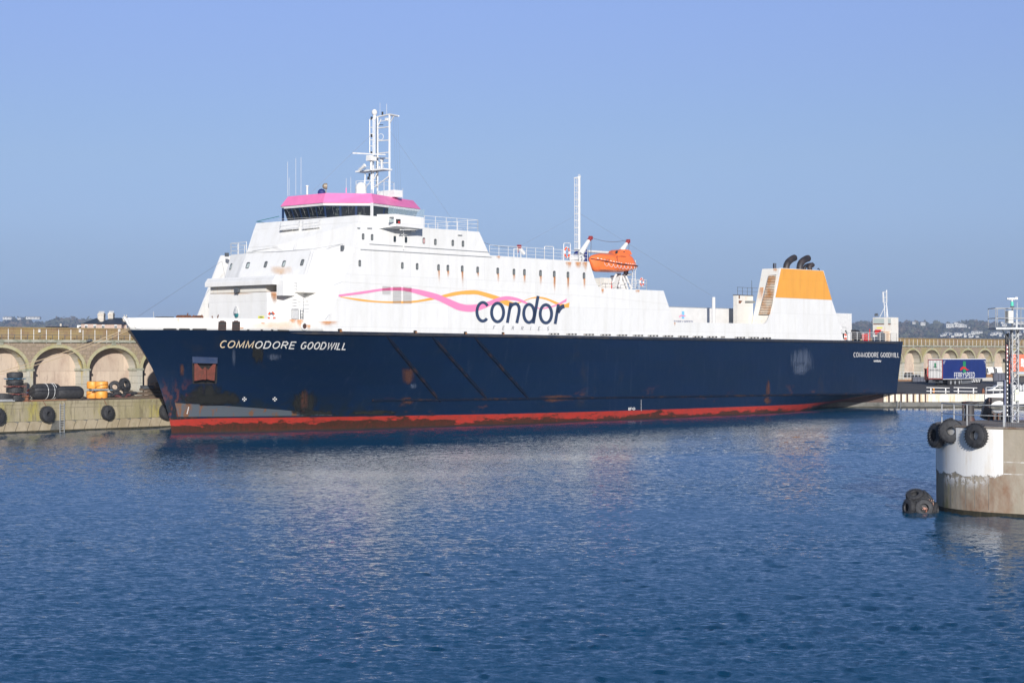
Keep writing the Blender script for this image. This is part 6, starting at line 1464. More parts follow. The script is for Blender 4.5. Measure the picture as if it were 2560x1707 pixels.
# guard rails
for x0,x1,ps,lab in((2316,2374,(2327.5,2364.5),'white guard rail on two posts along the ramp edge, left one nearest the ferry'),(2384,2443,(2396,2434),'white guard rail on two posts along the ramp edge, right one')):
    o=thing('guard_rail',lab,'guard rail',wy((x0+x1)/2,984),group='guard rails on the ramp edge'); og=wy((x0+x1)/2,984)
    for y in(968.5,977.5):
        m=MB(og); a,b_=wy(x0,y,251),wy(x1,y+1.2,251); m.tube(a,b_,.06,n=5); m.build('rail',M['trim'],o)
    for x in ps: m=MB(og); a=wy(x,969,251); m.box((a.x,251.12,(a.z+1.9)/2),(.14,.12,a.z-1.9)); m.build('post',M['trim'],o)
c=wy(2334,979,252.5); o=MB(c); o.tube(Vector((c.x,252.5,2.1)),Vector((c.x,252.5,2.75)),.16,.12,n=8); o.tube(Vector((c.x,252.5,2.0)),Vector((c.x,252.5,2.12)),.3,n=8); tag(o.build('marker_post',mat('orange_marker',(.8,.30,.03),.5),None),'small orange marker post behind the left guard rail','marker')
c=wy(2458,983,251); o=MB(c); o.box((c.x,251,2.2),(.35,.3,.6)); o.box((c.x,251,2.6),(.2,.2,.3)); tag(o.build('rusty_bollard',M['rust'],None),'rusty bollard at the end of the ramp edge','bollard')
# ---- blue curtain trailer
bl=Vector((65.3,265,0)); bl.z=gz(265)+.02; dx=Vector((9.25,9.98,0)).normalized(); nd=Vector((-dx.y,dx.x,0))  # nd points away-left
TR=Matrix(((dx.x,nd.x,0,bl.x),(dx.y,nd.y,0,bl.y),(0,0,1,bl.z),(0,0,0,1)))
tr=thing('semi_trailer','blue curtain sided semi trailer with white rear doors and white lettering parked on the quay','trailer',(0,0,0),TR)
LT=13.6; H0,H1=1.05,4.05
m=MB(); m.box((LT/2,1.25,(H0+H1)/2),(LT-.06,2.46,H1-H0-.02)); body=m.build('curtain_body',M['trailerblue'],tr)
m=MB(); m.box((LT/2,1.25,H1+.04),(LT,2.5,.12)); m.build('roof',M['trim'],tr)
m=MB(); m.box((LT/2,-.0,H0),(LT,.06,.1)); m.build('side_sill',M['trim'],tr)
m=MB()
for a,b_ in(((0,0),(0,2.5)),): pass
m.box((-.02,.06,(H0+H1)/2),(.08,.12,H1-H0)); m.box((-.02,2.44,(H0+H1)/2),(.08,.12,H1-H0)); m.box((-.02,1.25,H1-.06),(.08,2.5,.14)); m.box((-.02,1.25,H0+.06),(.08,2.5,.14)); m.build('rear_frame',M['trailerred'],tr)
for k in(0,1):
    m=MB(); m.box((-.03,.68+1.14*k,(H0+H1)/2),(.04,1.10,H1-H0-.3)); dd_=m.build('rear_door',M['trailerwhite'],tr)
    m=MB()
    for y in(.45,.95): m.tube((-.07,y+1.14*k,H0+.1),(-.07,y+1.14*k,H1-.1),.02,n=4)
    for z_ in(1.4,2.2,3.0,3.7): m.box((-.07,.2+2.1*k,z_),(.02,.2,.04))
    m.build('locking_bar',M['dgrey'],dd_)
def sidep(u,z_,o=-.01): return Vector((u,o-.01,z_))
gn=M['green']; rd=M['red']
m=MB(); m.poly([sidep(u,z_) for u,z_ in((6.2,1.95),(7.1,1.95),(7.1,3.75),(6.2,3.75))]); m.build('logo_bar',gn,body)
m=MB(); m.poly([sidep(u,z_,-.02) for u,z_ in((5.2,2.35),(5.5,2.75),(6.2,2.95),(7.0,2.85),(7.6,2.5),(8.3,2.4),(7.3,2.3),(6.9,2.55),(6.3,2.6),(5.9,2.45),(5.5,2.3))]); m.build('logo_swoosh',rd,body)
m=MB(); strokes(m,'FERRYSPEED',lambda u,v:sidep(3.5+u,1.25+v,-.02),.72,.052,wid=.8,gap=.22,total=6.4)
m.build('trailer_lettering',M['tape'],body)
m=MB(); m.path([sidep(.3,3.35,-.02),sidep(.3,3.75,-.02),sidep(.8,3.75,-.02)],.03,n=4); m.path([sidep(12.9,3.75,-.02),sidep(13.3,3.75,-.02),sidep(13.3,3.35,-.02)],.03,n=4); m.build('corner_tape',M['tape'],body)
m=MB(); m.poly([(-.062,1.1,2.75),(-.062,1.4,2.75),(-.062,1.4,3.5),(-.062,1.1,3.5)]); m.build('door_logo_bar',gn,tr)
m=MB(); strokes(m,'FERRYSPEED',lambda u,v:Vector((-.065,2.2-u,2.3+v)),.22,.02,total=1.9); ribbon(m,[(.75,3.0-2.5),(.95,.62),(1.25,.66),(1.5,.5)],.04,lambda u,v:Vector((-.066,2.4-u,2.3+v))); m.build('door_lettering',M['dgrey'],tr)
for k in range(3):
    for y in(.22,2.28):
        m=MB(); c=Vector((2.6+1.32*k,y,.52)); m.lathe(c,(0,1,0),[(.27,-.16),(.50,-.17),(.52,-.1),(.52,.1),(.50,.17),(.27,.16)],n=20,closed=True); wh=m.build('wheel',M['rubber'],tr,True)
        m=MB(); m.lathe(c,(0,1,0),[(.02,-.06),(.14,-.10),(.27,-.13),(.27,.13),(.14,.10),(.02,.06)],n=16); m.build('wheel_rim',M['grey'],wh,True)
m=MB(); m.box((LT/2,1.25,.92),(LT-.4,1.1,.24)); m.box((3.9,1.25,.62),(4,.5,.3)); m.build('chassis',M['black'],tr)
m=MB(); m.path([(5.9,.1,.85),(5.9,.1,.35),(9.2,.1,.45),(9.2,.1,.85)],.05,n=4); m.tube((5.9,.1,.6),(9.2,.1,.65),.05,n=4); m.build('side_guard',M['grey'],tr)
m=MB(); m.box((.1,1.25,.55),(.1,2.4,.14)); m.box((.12,.4,.72),(.1,.5,.2)); m.box((.12,2.1,.72),(.1,.5,.2)); m.build('rear_bumper',M['dgrey'],tr)
m=MB(); m.box((11.4,.25,.6),(1.9,.15,.85)); lg=m.build('landing_gear_panel',M['black'],tr); 
m=MB()
for k in range(5): u=9.5+.52*k; m.poly([(u,.15,.45),(u+.22,.15,.45),(u+.5,.15,.95),(u+.28,.15,.95)])
m.build('striped_panel',M['tape'],lg)
# tractor unit behind (red cab)
c=WP(2336,935,282); tb_=Vector((c.x,282,3.06)); o=thing('yard_tractor','small red yard tractor cab with amber beacon half hidden behind the trailer','tractor',tb_)
m=MB(tb_); 
for a,b_ in(((-1.1,0),(-1.1,1.6)),((1.1,0),(1.1,1.6)),((1.1,1.6),(1.1,0))): pass
for x_ in(-1.1,1.1):
    for y_ in(0,1.7): m.box(tb_+Vector((x_,y_,1.4)),(.16,.16,1.5))
m.box(tb_+Vector((0,.85,.9)),(2.4,1.9,.9)); m.box(tb_+Vector((0,.85,2.2)),(2.5,2.0,.14)); m.build('cab',M['red'],o)
m=MB(tb_); m.box(tb_+Vector((0,.85,1.7)),(2.1,1.6,1.0)); m.build('cab_glass',M['glass'],o)
m=MB(tb_); m.tube(tb_+Vector((-.9,.5,2.25)),tb_+Vector((-.9,.5,2.5)),.16,n=8); m.build('beacon',M['yellowplastic'],o)
for x_ in(-1,1): m=MB(tb_); m.lathe(tb_+Vector((x_,.8,.5)),(1,0,0),[(.2,-.18),(.5,-.18),(.5,.18),(.2,.18)],n=14); m.build('wheel',M['rubber'],o)
# barriers, planks
def wbox(name,mt,x0,x1,yt,yb,Y,dep,label,cat,group=None,extra=None):
    a=WP(x0,yt,Y); b_=WP(x1,yb,Y); o=MB(Vector(((a.x+b_.x)/2,Y,b_.z))); o.extr([a,Vector((b_.x,Y,a.z)),b_,Vector((a.x,Y,b_.z))],(0,dep,0))
    if extra: extra(o,a,b_)
    return tag(o.build(name,mt,None),label,cat,group)
def posts_extra(o,a,b_):
    for k in range(6): x=lerp(a.x,b_.x,(k+.5)/6); o.box((x,a.y-.05,(a.z+b_.z)/2),(.15,.12,a.z-b_.z)); 
    o.box(((a.x+b_.x)/2,a.y-.03,a.z-.15),(b_.x-a.x,.1,.12))
wbox('steel_barrier',M['navysteel'],2282,2330,942,968,292,1,'long dark navy steel barrier on the quay left of the blue trailer','barrier',None,posts_extra)
wbox('steel_barrier',M['navysteel'],2484,2535,932,952,300,2,'dark navy steel barrier on the quay right of the blue trailer','barrier',None,posts_extra)
def plank_extra(o,a,b_):
    for k in range(3): o.box(((a.x+b_.x)/2,a.y-.04,lerp(a.z,b_.z,(k+.5)/3)),(b_.x-a.x,.06,abs(a.z-b_.z)/4))
wbox('timber_stack',M['plank'],2243,2280,949,959.5,296,1.5,'stack of brown planks beside the ferry stern','timber stack',None,plank_extra)
wbox('timber_stack',M['plank'],2466,2481,935,944,296,1.5,'short stack of brown planks right of the blue trailer','timber stack',None,plank_extra)
wbox('concrete_kerb',M['rustwhite'],2236,2281,959.5,965.5,290,1,'white concrete kerb block at the foot of the brown planks by the stern','kerb',None,lambda o,a,b_:o.box(((a.x+b_.x)/2,a.y+.3,a.z+.03),(b_.x-a.x-.2,.5,.08)))
wbox('concrete_kerb',mat('grey_concrete_block',(.40,.38,.34),.8),2456,2482,944.5,952,288,1,'grey concrete kerb block right of the blue trailer','kerb',None,lambda o,a,b_:o.box(((a.x+b_.x)/2,a.y+.3,a.z+.03),(b_.x-a.x-.2,.5,.08)))
# scaffold fence in front of first right arch
c=WP(2290,940,300); o=thing('tube_fence','thin galvanised tube fence with dark machinery behind the stern','fence',Vector((c.x,300,3)))
m=MB(Vector((c.x,300,3))); 
for x in range(2250,2325,9): m.tube(WP(x,929,300),WP(x,950,300),.04,n=4)
for y in(929,936,943): m.tube(WP(2248,y,300),WP(2322,y+1.5,300),.035,n=4)
m.build('fence_tubes',M['grey'],o)
m=MB(Vector((c.x,300,3))); m.tube(WP(2260,939,301),WP(2300,941,301),.35,n=8); m.box(WP(2272,938,301),(1.2,.8,.9)); m.build('dark_machinery',M['black'],o)
# parked white vehicles behind the barrier
for x0,x1,lab in((2468,2486,'white sloping windscreen vehicle right behind the blue trailer'),(2490,2507,'white sloping windscreen vehicle second from the blue trailer')):
    bs=WP((x0+x1)/2,934,306); o=thing('parked_van',lab,'van',bs,group='white vehicles behind the dark barrier'); w_=(WP(x1,930,306)-WP(x0,930,306)).x
    m=MB(bs); pr=[(-w_/2,-1),(w_/2,-1),(w_/2,.0),(w_*.30,1.15),(-w_*.62,1.15),(-w_/2,.2)]; m.extr([bs+Vector((a,0,b_)) for a,b_ in pr],(0,2,0)); m.build('body',M['trailerwhite'],o)
    m=MB(bs); pr=[(-w_*.58,.95),(-w_*.40,.95),(-w_*.28,.1),(-w_*.46,.1)]; m.poly([bs+Vector((a,-.02,b_)) for a,b_ in pr]); m.build('window',M['glass'],o)
# orange container
bs=WP(2540,916,268); o=thing('shipping_container','orange container with pale marks behind the lattice mast at the right edge','container',bs)
a=WP(2527,886,268); b_=WP(2600,928,268)
m=MB(bs); m.extr([a,Vector((b_.x,268,a.z)),b_,Vector((a.x,268,b_.z))],(0,2.4,0)); cb_=m.build('container_body',M['orangebox'],o)
m=MB(bs); 
for k in range(24): x=lerp(a.x,b_.x,k/24); m.box((x,267.97,(a.z+b_.z)/2),(.09,.06,a.z-b_.z-.1))
m.build('corrugation',M['orangebox'],o)
m=MB(bs)
for k,y in enumerate((898,903,908,914)): p=WP(2555,y,267.9); m.box(p,(.35,.03,.22)); m.box(WP(2558+k%2,y+1,267.9),(.12,.03,.3))
m.build('white_marks',M['tape'],o)
wbox('flatbed_deck',mat('pale_blue_flatbed',(.36,.42,.48),.6),2545,2600,930,934,262,2.5,'pale blue flatbed deck below the orange container','flatbed',None,lambda o,a,b_:[o.box((lerp(a.x,b_.x,k),a.y+.5,b_.z-.5),(.12,.5,1)) for k in(.05,.5,.95)])
wbox('dark_trailer_base',M['black'],2550,2600,942,956,262.5,2,'dark trailer underside below the pale blue flatbed','trailer base',None,lambda o,a,b_:o.box(((a.x+b_.x)/2,a.y-.1,a.z+.1),(b_.x-a.x,.3,.15)))
# car by the ramp
bs=WP(2505,972,256); o=thing('parked_car','low silver car with dark windows parked behind the ramp railing','car',bs)
m=MB(bs); pr=[(-2.3,-.75),(2.3,-.75),(2.3,-.15),(1.6,.0),(.9,.55),(-.7,.55),(-1.5,.0),(-2.3,-.15)]; m.extr([bs+Vector((a*.9,0,b_)) for a,b_ in pr],(0,1.7,0)); m.build('body',M['trailerwhite'],o)
m=MB(bs); pr=[(1.35,.0),(.82,.47),(-.62,.47),(-1.25,.0)]; m.poly([bs+Vector((a*.9,-.02,b_)) for a,b_ in pr]); m.build('window',M['glass'],o)
for x_ in(-1.4,1.4): m=MB(bs); m.lathe(bs+Vector((x_*.9,.1,-.72)),(0,1,0),[(.15,-.12),(.32,-.12),(.32,.12),(.15,.12)],n=14); m.build('wheel',M['rubber'],o)
wbox('stacked_grey_beams',M['grey'],2494,2512,955,965,262,2,'stack of galvanised beams behind the ramp railing','beam stack',None,lambda o,a,b_:[o.box(((a.x+b_.x)/2,a.y-.1,lerp(a.z,b_.z,(k+.5)/4)),(b_.x-a.x+.3,.3,.1)) for k in range(4)])
wbox('grey_gangway_frame',M['grey'],2532,2600,963,976,246,1.2,'galvanised stepped gangway frame at the right edge behind the mast','gangway',None,lambda o,a,b_:[o.box((lerp(a.x,b_.x,k/8),a.y-.1,(a.z+b_.z)/2),(.12,.3,a.z-b_.z+.3)) for k in range(9)])
# ================================================================ FOREGROUND PIER HEAD
Rp=4.93; pcx,pcy=21.4+Rp,87.6; ZP=4.25
axd=Vector((.81,-.586,0)).normalized(); nL=Vector((-axd.y,axd.x,0))   # nL points away
ph=thing('concrete_pier','round ended concrete pier with a white painted panel at the right edge','pier',(pcx,pcy,0)); pb=Vector((pcx,pcy,0))
def prim(r,z,n=40,ext=26):
    c=Vector((pcx,pcy,z)); out=[c-nL*r+axd*ext]
    for k in range(n+1):
        a=math.pi*k/n; out.append(c-nL*r*math.cos(a)-axd*r*math.sin(a))
    out.append(c+nL*r+axd*ext); return out
m=MB(pb); m.hexa(prim(Rp,-1.5),prim(Rp,ZP-.02)); m.build('concrete_body',grime('pier_concrete',(0.37,0.32,0.25),[((0.29,0.25,0.18),.5,(1,1,.4),.40,.62),((0.22,0.12,0.07),.24,(.9,.9,.5),.47,.60),((0.20,0.20,0.10),.5,(1.3,1.3,.5),.60,.70),((.5,.47,.42),.9,(3,3,.10),.66,.72)],bump=.35,bs=3),ph)
m=MB(pb); m.hexa(prim(Rp+.03,-1.5),prim(Rp+.03,.20)); m.build('tidal_band',M['weed'],ph)
m=MB(pb); m.hexa(prim(Rp+.06,ZP-.02),prim(Rp+.06,ZP+.06)); m.build('top_slab',M['piertop'],ph)
# white paint panel: irregular lower edge
def rimhit(x): # point on rim circle seen at pixel column x (near side)
    k=(x-1280)/F
    best=None
    for i in range(2000):
        a=math.pi*i/2000; p=Vector((pcx,pcy,0))-nL*Rp*math.cos(a)-axd*Rp*math.sin(a)
        if best is None or abs(p.x/p.y-k)<best[0]: 
            if p.y<pcy+1.5: best=(abs(p.x/p.y-k),a,p)
    return best
def rimpt(u,z,o): # u = arc metres from tangent point to the flat part, negative = on flat
    c=Vector((pcx,pcy,z))
    if u<0: return c-nL*(Rp+o)-axd*u
    a=u/Rp; return c-nL*(Rp+o)*math.cos(a)-axd*(Rp+o)*math.sin(a)
e0=rimhit(2508.5)
pm=bpy.data.materials.new('peeling_white_paint'); pm.use_nodes=True
def paint():
    n=pm.node_tree; b=n.nodes['Principled BSDF']; out=n.nodes['Material Output']; b.inputs['Roughness'].default_value=.6
    uv=n.nodes.new('ShaderNodeUVMap'); sp=n.nodes.new('ShaderNodeSeparateXYZ'); n.links.new(uv.outputs[0],sp.inputs[0])
    def noise(sx,sy,d=7):
        mp=n.nodes.new('ShaderNodeMapping'); mp.inputs['Scale'].default_value=(sx,sy,1); n.links.new(uv.outputs[0],mp.inputs[0]); no=n.nodes.new('ShaderNodeTexNoise'); no.inputs['Scale'].default_value=1; no.inputs['Detail'].default_value=d; no.inputs['Roughness'].default_value=.7; n.links.new(mp.outputs[0],no.inputs[0]); return no.outputs[0]
    def mth(op,a,b_=0):
        k=n.nodes.new('ShaderNodeMath'); k.operation=op
        for i,v in enumerate((a,b_)):
            if isinstance(v,(int,float)): k.inputs[i].default_value=v
            else: n.links.new(v,k.inputs[i])
        return k.outputs[0]
    def rng(x,a,b_,c=0,d_=1):
        k=n.nodes.new('ShaderNodeMapRange'); k.inputs[1].default_value=a;k.inputs[2].default_value=b_;k.inputs[3].default_value=c;k.inputs[4].default_value=d_; n.links.new(x,k.inputs[0]); return k.outputs[0]
    u,v=sp.outputs[0],sp.outputs[1]
    edge=mth('ADD',v,mth('MULTIPLY',mth('SUBTRACT',noise(7,3.5),.5),.26))
    keep=rng(edge,.415,.43)
    spl=mth('MULTIPLY',rng(noise(16,5),.52,.56),mth('MULTIPLY',rng(v,.24,.40),mth('MULTIPLY',rng(u,.95,.86),rng(u,.52,.60))))
    flake=mth('MULTIPLY',rng(noise(22,10),.60,.64,1,.15),1)
    fl=mth('MAXIMUM',flake,rng(v,.55,.62)); 
    al=mth('MULTIPLY',mth('MAXIMUM',keep,spl),mth('MAXIMUM',fl,rng(u,.42,.46)))
    runs=mth('MULTIPLY',rng(noise(60,1.2,2),.62,.66),mth('MULTIPLY',rng(u,.42,.36),rng(v,-.05,.1)))
    al=mth('MAXIMUM',al,mth('MULTIPLY',runs,.75))
    mx=n.nodes.new('ShaderNodeMix'); mx.data_type='RGBA'; mx.inputs[6].default_value=(.80,.78,.73,1); mx.inputs[7].default_value=(.62,.50,.33,1); n.links.new(mth('MULTIPLY',rng(noise(9,.9),.52,.75),.7),mx.inputs[0]); n.links.new(mx.outputs[2],b.inputs['Base Color'])
    tr=n.nodes.new('ShaderNodeBsdfTransparent'); ms=n.nodes.new('ShaderNodeMixShader'); n.links.new(al,ms.inputs[0]); n.links.new(tr.outputs[0],ms.inputs[1]); n.links.new(b.outputs[0],ms.inputs[2]); n.links.new(ms.outputs[0],out.inputs[0])
paint()
u0=e0[1]*Rp if e0[0]<.01 else 0
# arc-length position of the panel's right edge
k2508=(2508.5-1280)/F
def ucol(x):
    k=(x-1280)/F; best=(9,0)
    for i in range(-400,900):
        u=i*.01; p=rimpt(u,0,0); d_=abs(p.x/p.y-k)
        if d_<best[0] and p.y<pcy+.2: best=(d_,u)
    return best[1]
ur=ucol(2508.5); ul=math.pi/2*Rp+.9
me=bpy.data.meshes.new('white_paint_panel'); V=[];Fc=[];nc=40
for j in range(3):
    for i in range(nc+1): V.append(tuple(rimpt(lerp(ul,ur,i/nc),lerp(ZP-.06,.25,j/2),.02)-pb))
for j in range(2):
    for i in range(nc): Fc.append((j*(nc+1)+i,j*(nc+1)+i+1,(j+1)*(nc+1)+i+1,(j+1)*(nc+1)+i))
me.from_pydata(V,[],Fc); me.update(); uvl=me.uv_layers.new(name='UVMap')
for pol in me.polygons:
    for li in pol.loop_indices:
        vi=me.loops[li].vertex_index; uvl.data[li].uv=((vi%(nc+1))/nc,1-(vi//(nc+1))/2)
me.materials.append(pm); o=bpy.data.objects.new('white_paint_panel',me); col.objects.link(o); o.parent=ph
m=MB(pb)
for x in (2377,2414,2437,2472): u_=ucol(x); m.tube(rimpt(u_,.3,.0),rimpt(u_,2.1,.0),.012,n=4)
m.build('formwork_joint',M['darkconc'],ph)
# salt lines and formwork joints on flat part
m=MB(pb)
for z_ in(2.62,2.05): m.hexa([rimpt(ur-.02,z_,.0),rimpt(ur-2.8,z_,.0),rimpt(ur-2.8,z_+.05,.0),rimpt(ur-.02,z_+.05,.0)],[rimpt(ur-.02,z_,.012),rimpt(ur-2.8,z_,.012),rimpt(ur-2.8,z_+.04,.012),rimpt(ur-.02,z_+.04,.012)])
m.build('salt_line',mat('white_salt_crust',(.62,.60,.55),.9,c2=(.4,.35,.28),vs=2.5,fac=(.42,.55)),ph)
# pier railing
def toppx(x,y,z=ZP+.06): return WZ(x,y,z)
po=thing('pier_railing','galvanised tube railing round the top of the pier head','railing',(pcx,pcy,ZP)); pz=Vector((pcx,pcy,ZP))
RP=[]
for x in(2367,2384.5): RP.append(x)
def rimr(u,r=Rp-.25): 
    c=Vector((pcx,pcy,ZP+.06))
    if u<0: return c-nL*r-axd*u
    a=u/r; return c-nL*r*math.cos(a)-axd*r*math.sin(a)
def ucolr(x):
    best=(9,0)
    for i in range(-600,1100):
        u=i*.01; p=rimr(u); d_=abs(p.x/p.y-(x-1280)/F)
        if d_<best[0] and p.y<pcy+1.0: best=(d_,u)
    return best[1]
us=[ucolr(x) for x in(2508.5,2417)]+[0,0]
us=[ucolr(2511.5)-6,ucolr(2511.5)-3,ucolr(2511.5),ucolr(2508.5),ucolr(2417.5)]
uend=ucolr(2385); us+=[uend,uend+1.9]
pts=[rimr(u) for u in us]
m=MB(pz)
fine=[rimr(lerp(us[0],us[-1],k/30)) for k in range(31)]
m.path([p+Vector((0,0,1.02)) for p in fine],.028,n=5); m.build('top_rail',M['grey'],po)
m=MB(pz); m.path([p+Vector((0,0,.52)) for p in fine],.024,n=5); m.build('middle_rail',M['grey'],po)
for p in pts: m=MB(pz); m.tube(p,p+Vector((0,0,1.04)),.03,n=6); m.build('rail_post',M['grey'],po)
m=MB(pz)
for k in range(60): p=rimr(lerp(ucolr(2511.5),ucolr(2511.5)-6,k/60)); m.tube(p,p+Vector((0,0,.22)),.006,n=3)
for h_ in(.06,.12,.2): m.path([rimr(u)+Vector((0,0,h_)) for u in(ucolr(2511.5),ucolr(2511.5)-6)],.006,n=3)
m.build('kick_mesh',M['grey'],po)
# tyres on the pier
def rt(x,y,dz,o):
    u=ucol(x); 
    return rimpt(u,0,o),u
p=rimpt(ucol(2441),0,.3); c=WP(2441,1088.8,p.y+.05); nn=(rimpt(ucol(2441),0,1)-rimpt(ucol(2441),0,0)); nn.z=.06
tyre(c,nn,.575,.42,'black treaded tyre hung on the white panel of the pier head','tyres hung on the pier head',name='tyre_fender',M4=WORLD,rim=.36)
p=rimpt(ucol(2376),0,.3); c=WP(2378,1077.5,p.y-.1); nn=Vector((-.35,-1,.05))
tyre(c,nn,.57,.45,'black tyre at the corner of the pier head, middle of the three','tyres hung on the pier head',name='tyre_fender',M4=WORLD,rim=.33)
c=WP(2341,1089,87.0); tyre(c,(-1,-.33,.08),.575,.42,'black tyre seen almost edge on, leftmost on the pier head','tyres hung on the pier head',name='tyre_fender',M4=WORLD,rim=.5)
c=WP(2364,1066,88.8); tyre(c,(-.5,.5,.8),.5,.36,'black tyre lying on the pier edge behind the other corner tyres','tyres hung on the pier head',name='tyre_fender',M4=WORLD,rim=.45)
# things on pier top
c=toppx(2424,1052); o=MB(c); o.lathe(c,(0,0,1),[(.28,0),(.27,.1),(.24,.2),(.24,.85),(.3,.9),(.42,.93),(.42,1.0),(.1,1.03)],n=20); o.tube(c+Vector((-.33,0,.0)),c+Vector((-.33,0,.95)),.06,n=6); tag(o.build('mooring_bollard',mat('rusty_black_iron',(.04,.035,.035),.6,c2=(.13,.045,.03),vs=2,fac=(.52,.7)),None,True),'tall rusty black iron bollard with a flat cap on the pier head','bollard')
bs=toppx(2493,1049); o=thing('fairlead_frame','black tapered steel mooring fairlead with a round opening on the pier head','fairlead',bs)
m=MB(bs); A_=[(-.88,0),(-.58,1.05),(-.4,1.18),(.62,1.15),(.8,.9),(.95,0)]
def ringhole(mb,outer,cx_,cz_,r,y0,y1,n=24):
    # outer polygon sampled radially
    import itertools
    pts=[]
    for k in range(n):
        a=2*math.pi*k/n; dx_,dz_=math.cos(a),math.sin(a); best=9
        for (x1,z1),(x2,z2) in zip(outer,outer[1:]+outer[:1]):
            ex,ez=x2-x1,z2-z1; den=dx_*ez-dz_*ex
            if abs(den)<1e-9: continue
            t=((x1-cx_)*ez-(z1-cz_)*ex)/den; s_=((x1-cx_)*dz_-(z1-cz_)*dx_)/den
            if t>0 and -1e-6<=s_<=1+1e-6: best=min(best,t)
        pts.append((cx_+dx_*best,cz_+dz_*best))
    inn=[(cx_+r*1.05*math.cos(2*math.pi*k/n),cz_+r*.72*math.sin(2*math.pi*k/n)) for k in range(n)]
    o1=mb.pts([bs+Vector((x,y0,z)) for x,z in pts]);i1=mb.pts([bs+Vector((x,y0,z)) for x,z in inn]);o2=mb.pts([bs+Vector((x,y1,z)) for x,z in pts]);i2=mb.pts([bs+Vector((x,y1,z)) for x,z in inn])
    for k in range(n):
        q=(k+1)%n; mb.face([o1[k],o1[q],i1[q],i1[k]]); mb.face([o2[k],i2[k],i2[q],o2[q]]); mb.face([o1[k],o2[k],o2[q],o1[q]]); mb.face([i1[k],i1[q],i2[q],i2[k]])
ringhole(m,A_,.12,.68,.45,0,.35); m.build('frame_plate',mat('black_rusty_frame',(.02,.02,.02),.5,c2=(.14,.05,.03),vs=1.8,fac=(.5,.7)),o)
m=MB(bs)
for k in range(6): m.box(bs+Vector((-.5+.25*k,-.12,.16)),(.04,.3,.34))
m.build('rib',M['rust'],o)
for k,(x,lab) in enumerate(((2478,'red'),)): pass
# navy H columns / level gauge board
bs=toppx(2519,1054.5); o=thing('gauge_column','indigo steel column carrying a dark red and white level gauge on the pier head','gauge column',bs)
zt=WP(2519,834,bs.y).z
def colx(x0,x1,z0,z1,dy,th,mt,name,par=o):
    m=MB(bs); a,b_=WP(x0,900,bs.y).x,WP(x1,900,bs.y).x; m.box(((a+b_)/2,bs.y+dy,(z0+z1)/2),(b_-a,th,z1-z0)); return m.build(name,mt,par)
zm=WP(2519,950,bs.y).z; z0=bs.z
colx(2509.5,2512.8,z0,zm,0,.25,M['indigosteel'],'column_flange'); colx(2524,2528,z0,zm,0,.25,M['indigosteel'],'column_flange'); colx(2512.8,2524,z0,zm,.1,.1,M['dgrey'],'column_web')
colx(2512.8,2517.8,z0+.3,zt,-.05,.14,M['black'],'gauge_board'); colx(2513.2,2517.4,WP(0,902,bs.y).z,WP(0,862,bs.y).z,-.14,.04,M['ledred'],'red_panel')
colx(2519,2521.5,z0+.3,zt+.05,-.02,.1,M['grey'],'steel_post')
m=MB(bs)
for k in range(17): y=868+k*10.5; p=WP(2516,y,bs.y); m.box(p+Vector((0,-.17,0)),(.05,.03,.09))
m.build('white_dot',M['tape'],o)
m=MB(bs); p=WP(2524,930,bs.y-.1); m.box(p,(.08,.04,1.2)); m.build('red_sign',M['lborange'],o)
m=MB(bs); p=WP(2511,901,bs.y-.15); m.tube(p-Vector((.06,0,0)),p+Vector((.06,0,0)),.09,n=8); m.build('lamp',M['black'],o)
# lattice mast with platform
bs=toppx(2538,1055.5); Yb=bs.y; o=thing('lattice_mast','galvanised lattice mast with a railed camera platform on the pier head','mast',bs)
xa,xb=WP(2529,900,Yb).x,WP(2544,900,Yb).x; zt=WP(0,823,Yb).z; z0=bs.z
m=MB(bs)
cors=[(xa,Yb-.15),(xb,Yb-.15),(xb,Yb+.15),(xa,Yb+.15)]
for x,y in cors: m.tube((x,y,z0),(x,y,zt),.035,n=6)
m.build('leg',M['grey'],o)
m=MB(bs); n=15
for k in range(n):
    za,zb=lerp(z0,zt,k/n),lerp(z0,zt,(k+1)/n)
    for (xA,yA),(xB,yB) in zip(cors,cors[1:]+cors[:1]):
        m.tube((xA,yA,za),(xB,yB,za),.014,n=4)
        if k%2: m.tube((xA,yA,za),(xB,yB,zb),.014,n=4)
        else: m.tube((xB,yB,za),(xA,yA,zb),.014,n=4)
m.build('bracing',M['grey'],o)
px0,px1=WP(2480,822,Yb).x,WP(2600,822,Yb).x
m=MB(bs); m.box(((px0+px1)/2,Yb,zt+.03),(px1-px0,1.5,.1)); pf_=m.build('platform',M['grey'],o)
m=MB(bs); h_=WP(0,771,Yb).z-zt-.05
for y_ in(Yb-.7,Yb+.7):
    for hh_ in(h_,h_*.5): m.tube((px0,y_,zt+hh_+.05),(px1,y_,zt+hh_+.05),.02,n=5)
    x=px0
    while x<px1: m.tube((x,y_,zt+.05),(x,y_,zt+h_+.05),.02,n=5); x+=.47 if x==px0 else .80
for hh_ in(h_,h_*.5): m.tube((px0,Yb-.7,zt+hh_+.05),(px0,Yb+.7,zt+hh_+.05),.02,n=5)
m.build('platform_railing',M['grey'],pf_)
m=MB(bs); 
for dx_ in(-1,1): m.tube((xa if dx_<0 else xb,Yb,zt-.75),((xa-.5) if dx_<0 else (xb+.6),Yb,zt),.02,n=4)
m.build('knee_brace',M['dgrey'],o)
m=MB(bs); a=WP(2531,0,Yb).x; m.tube((a,Yb,zt),(a,Yb,zt+h_+.12),.035,n=6); m.tube((a,Yb,zt+h_+.1),(a,Yb,zt+h_+.16),.1,n=8); m.build('camera_post',M['dgrey'],o)
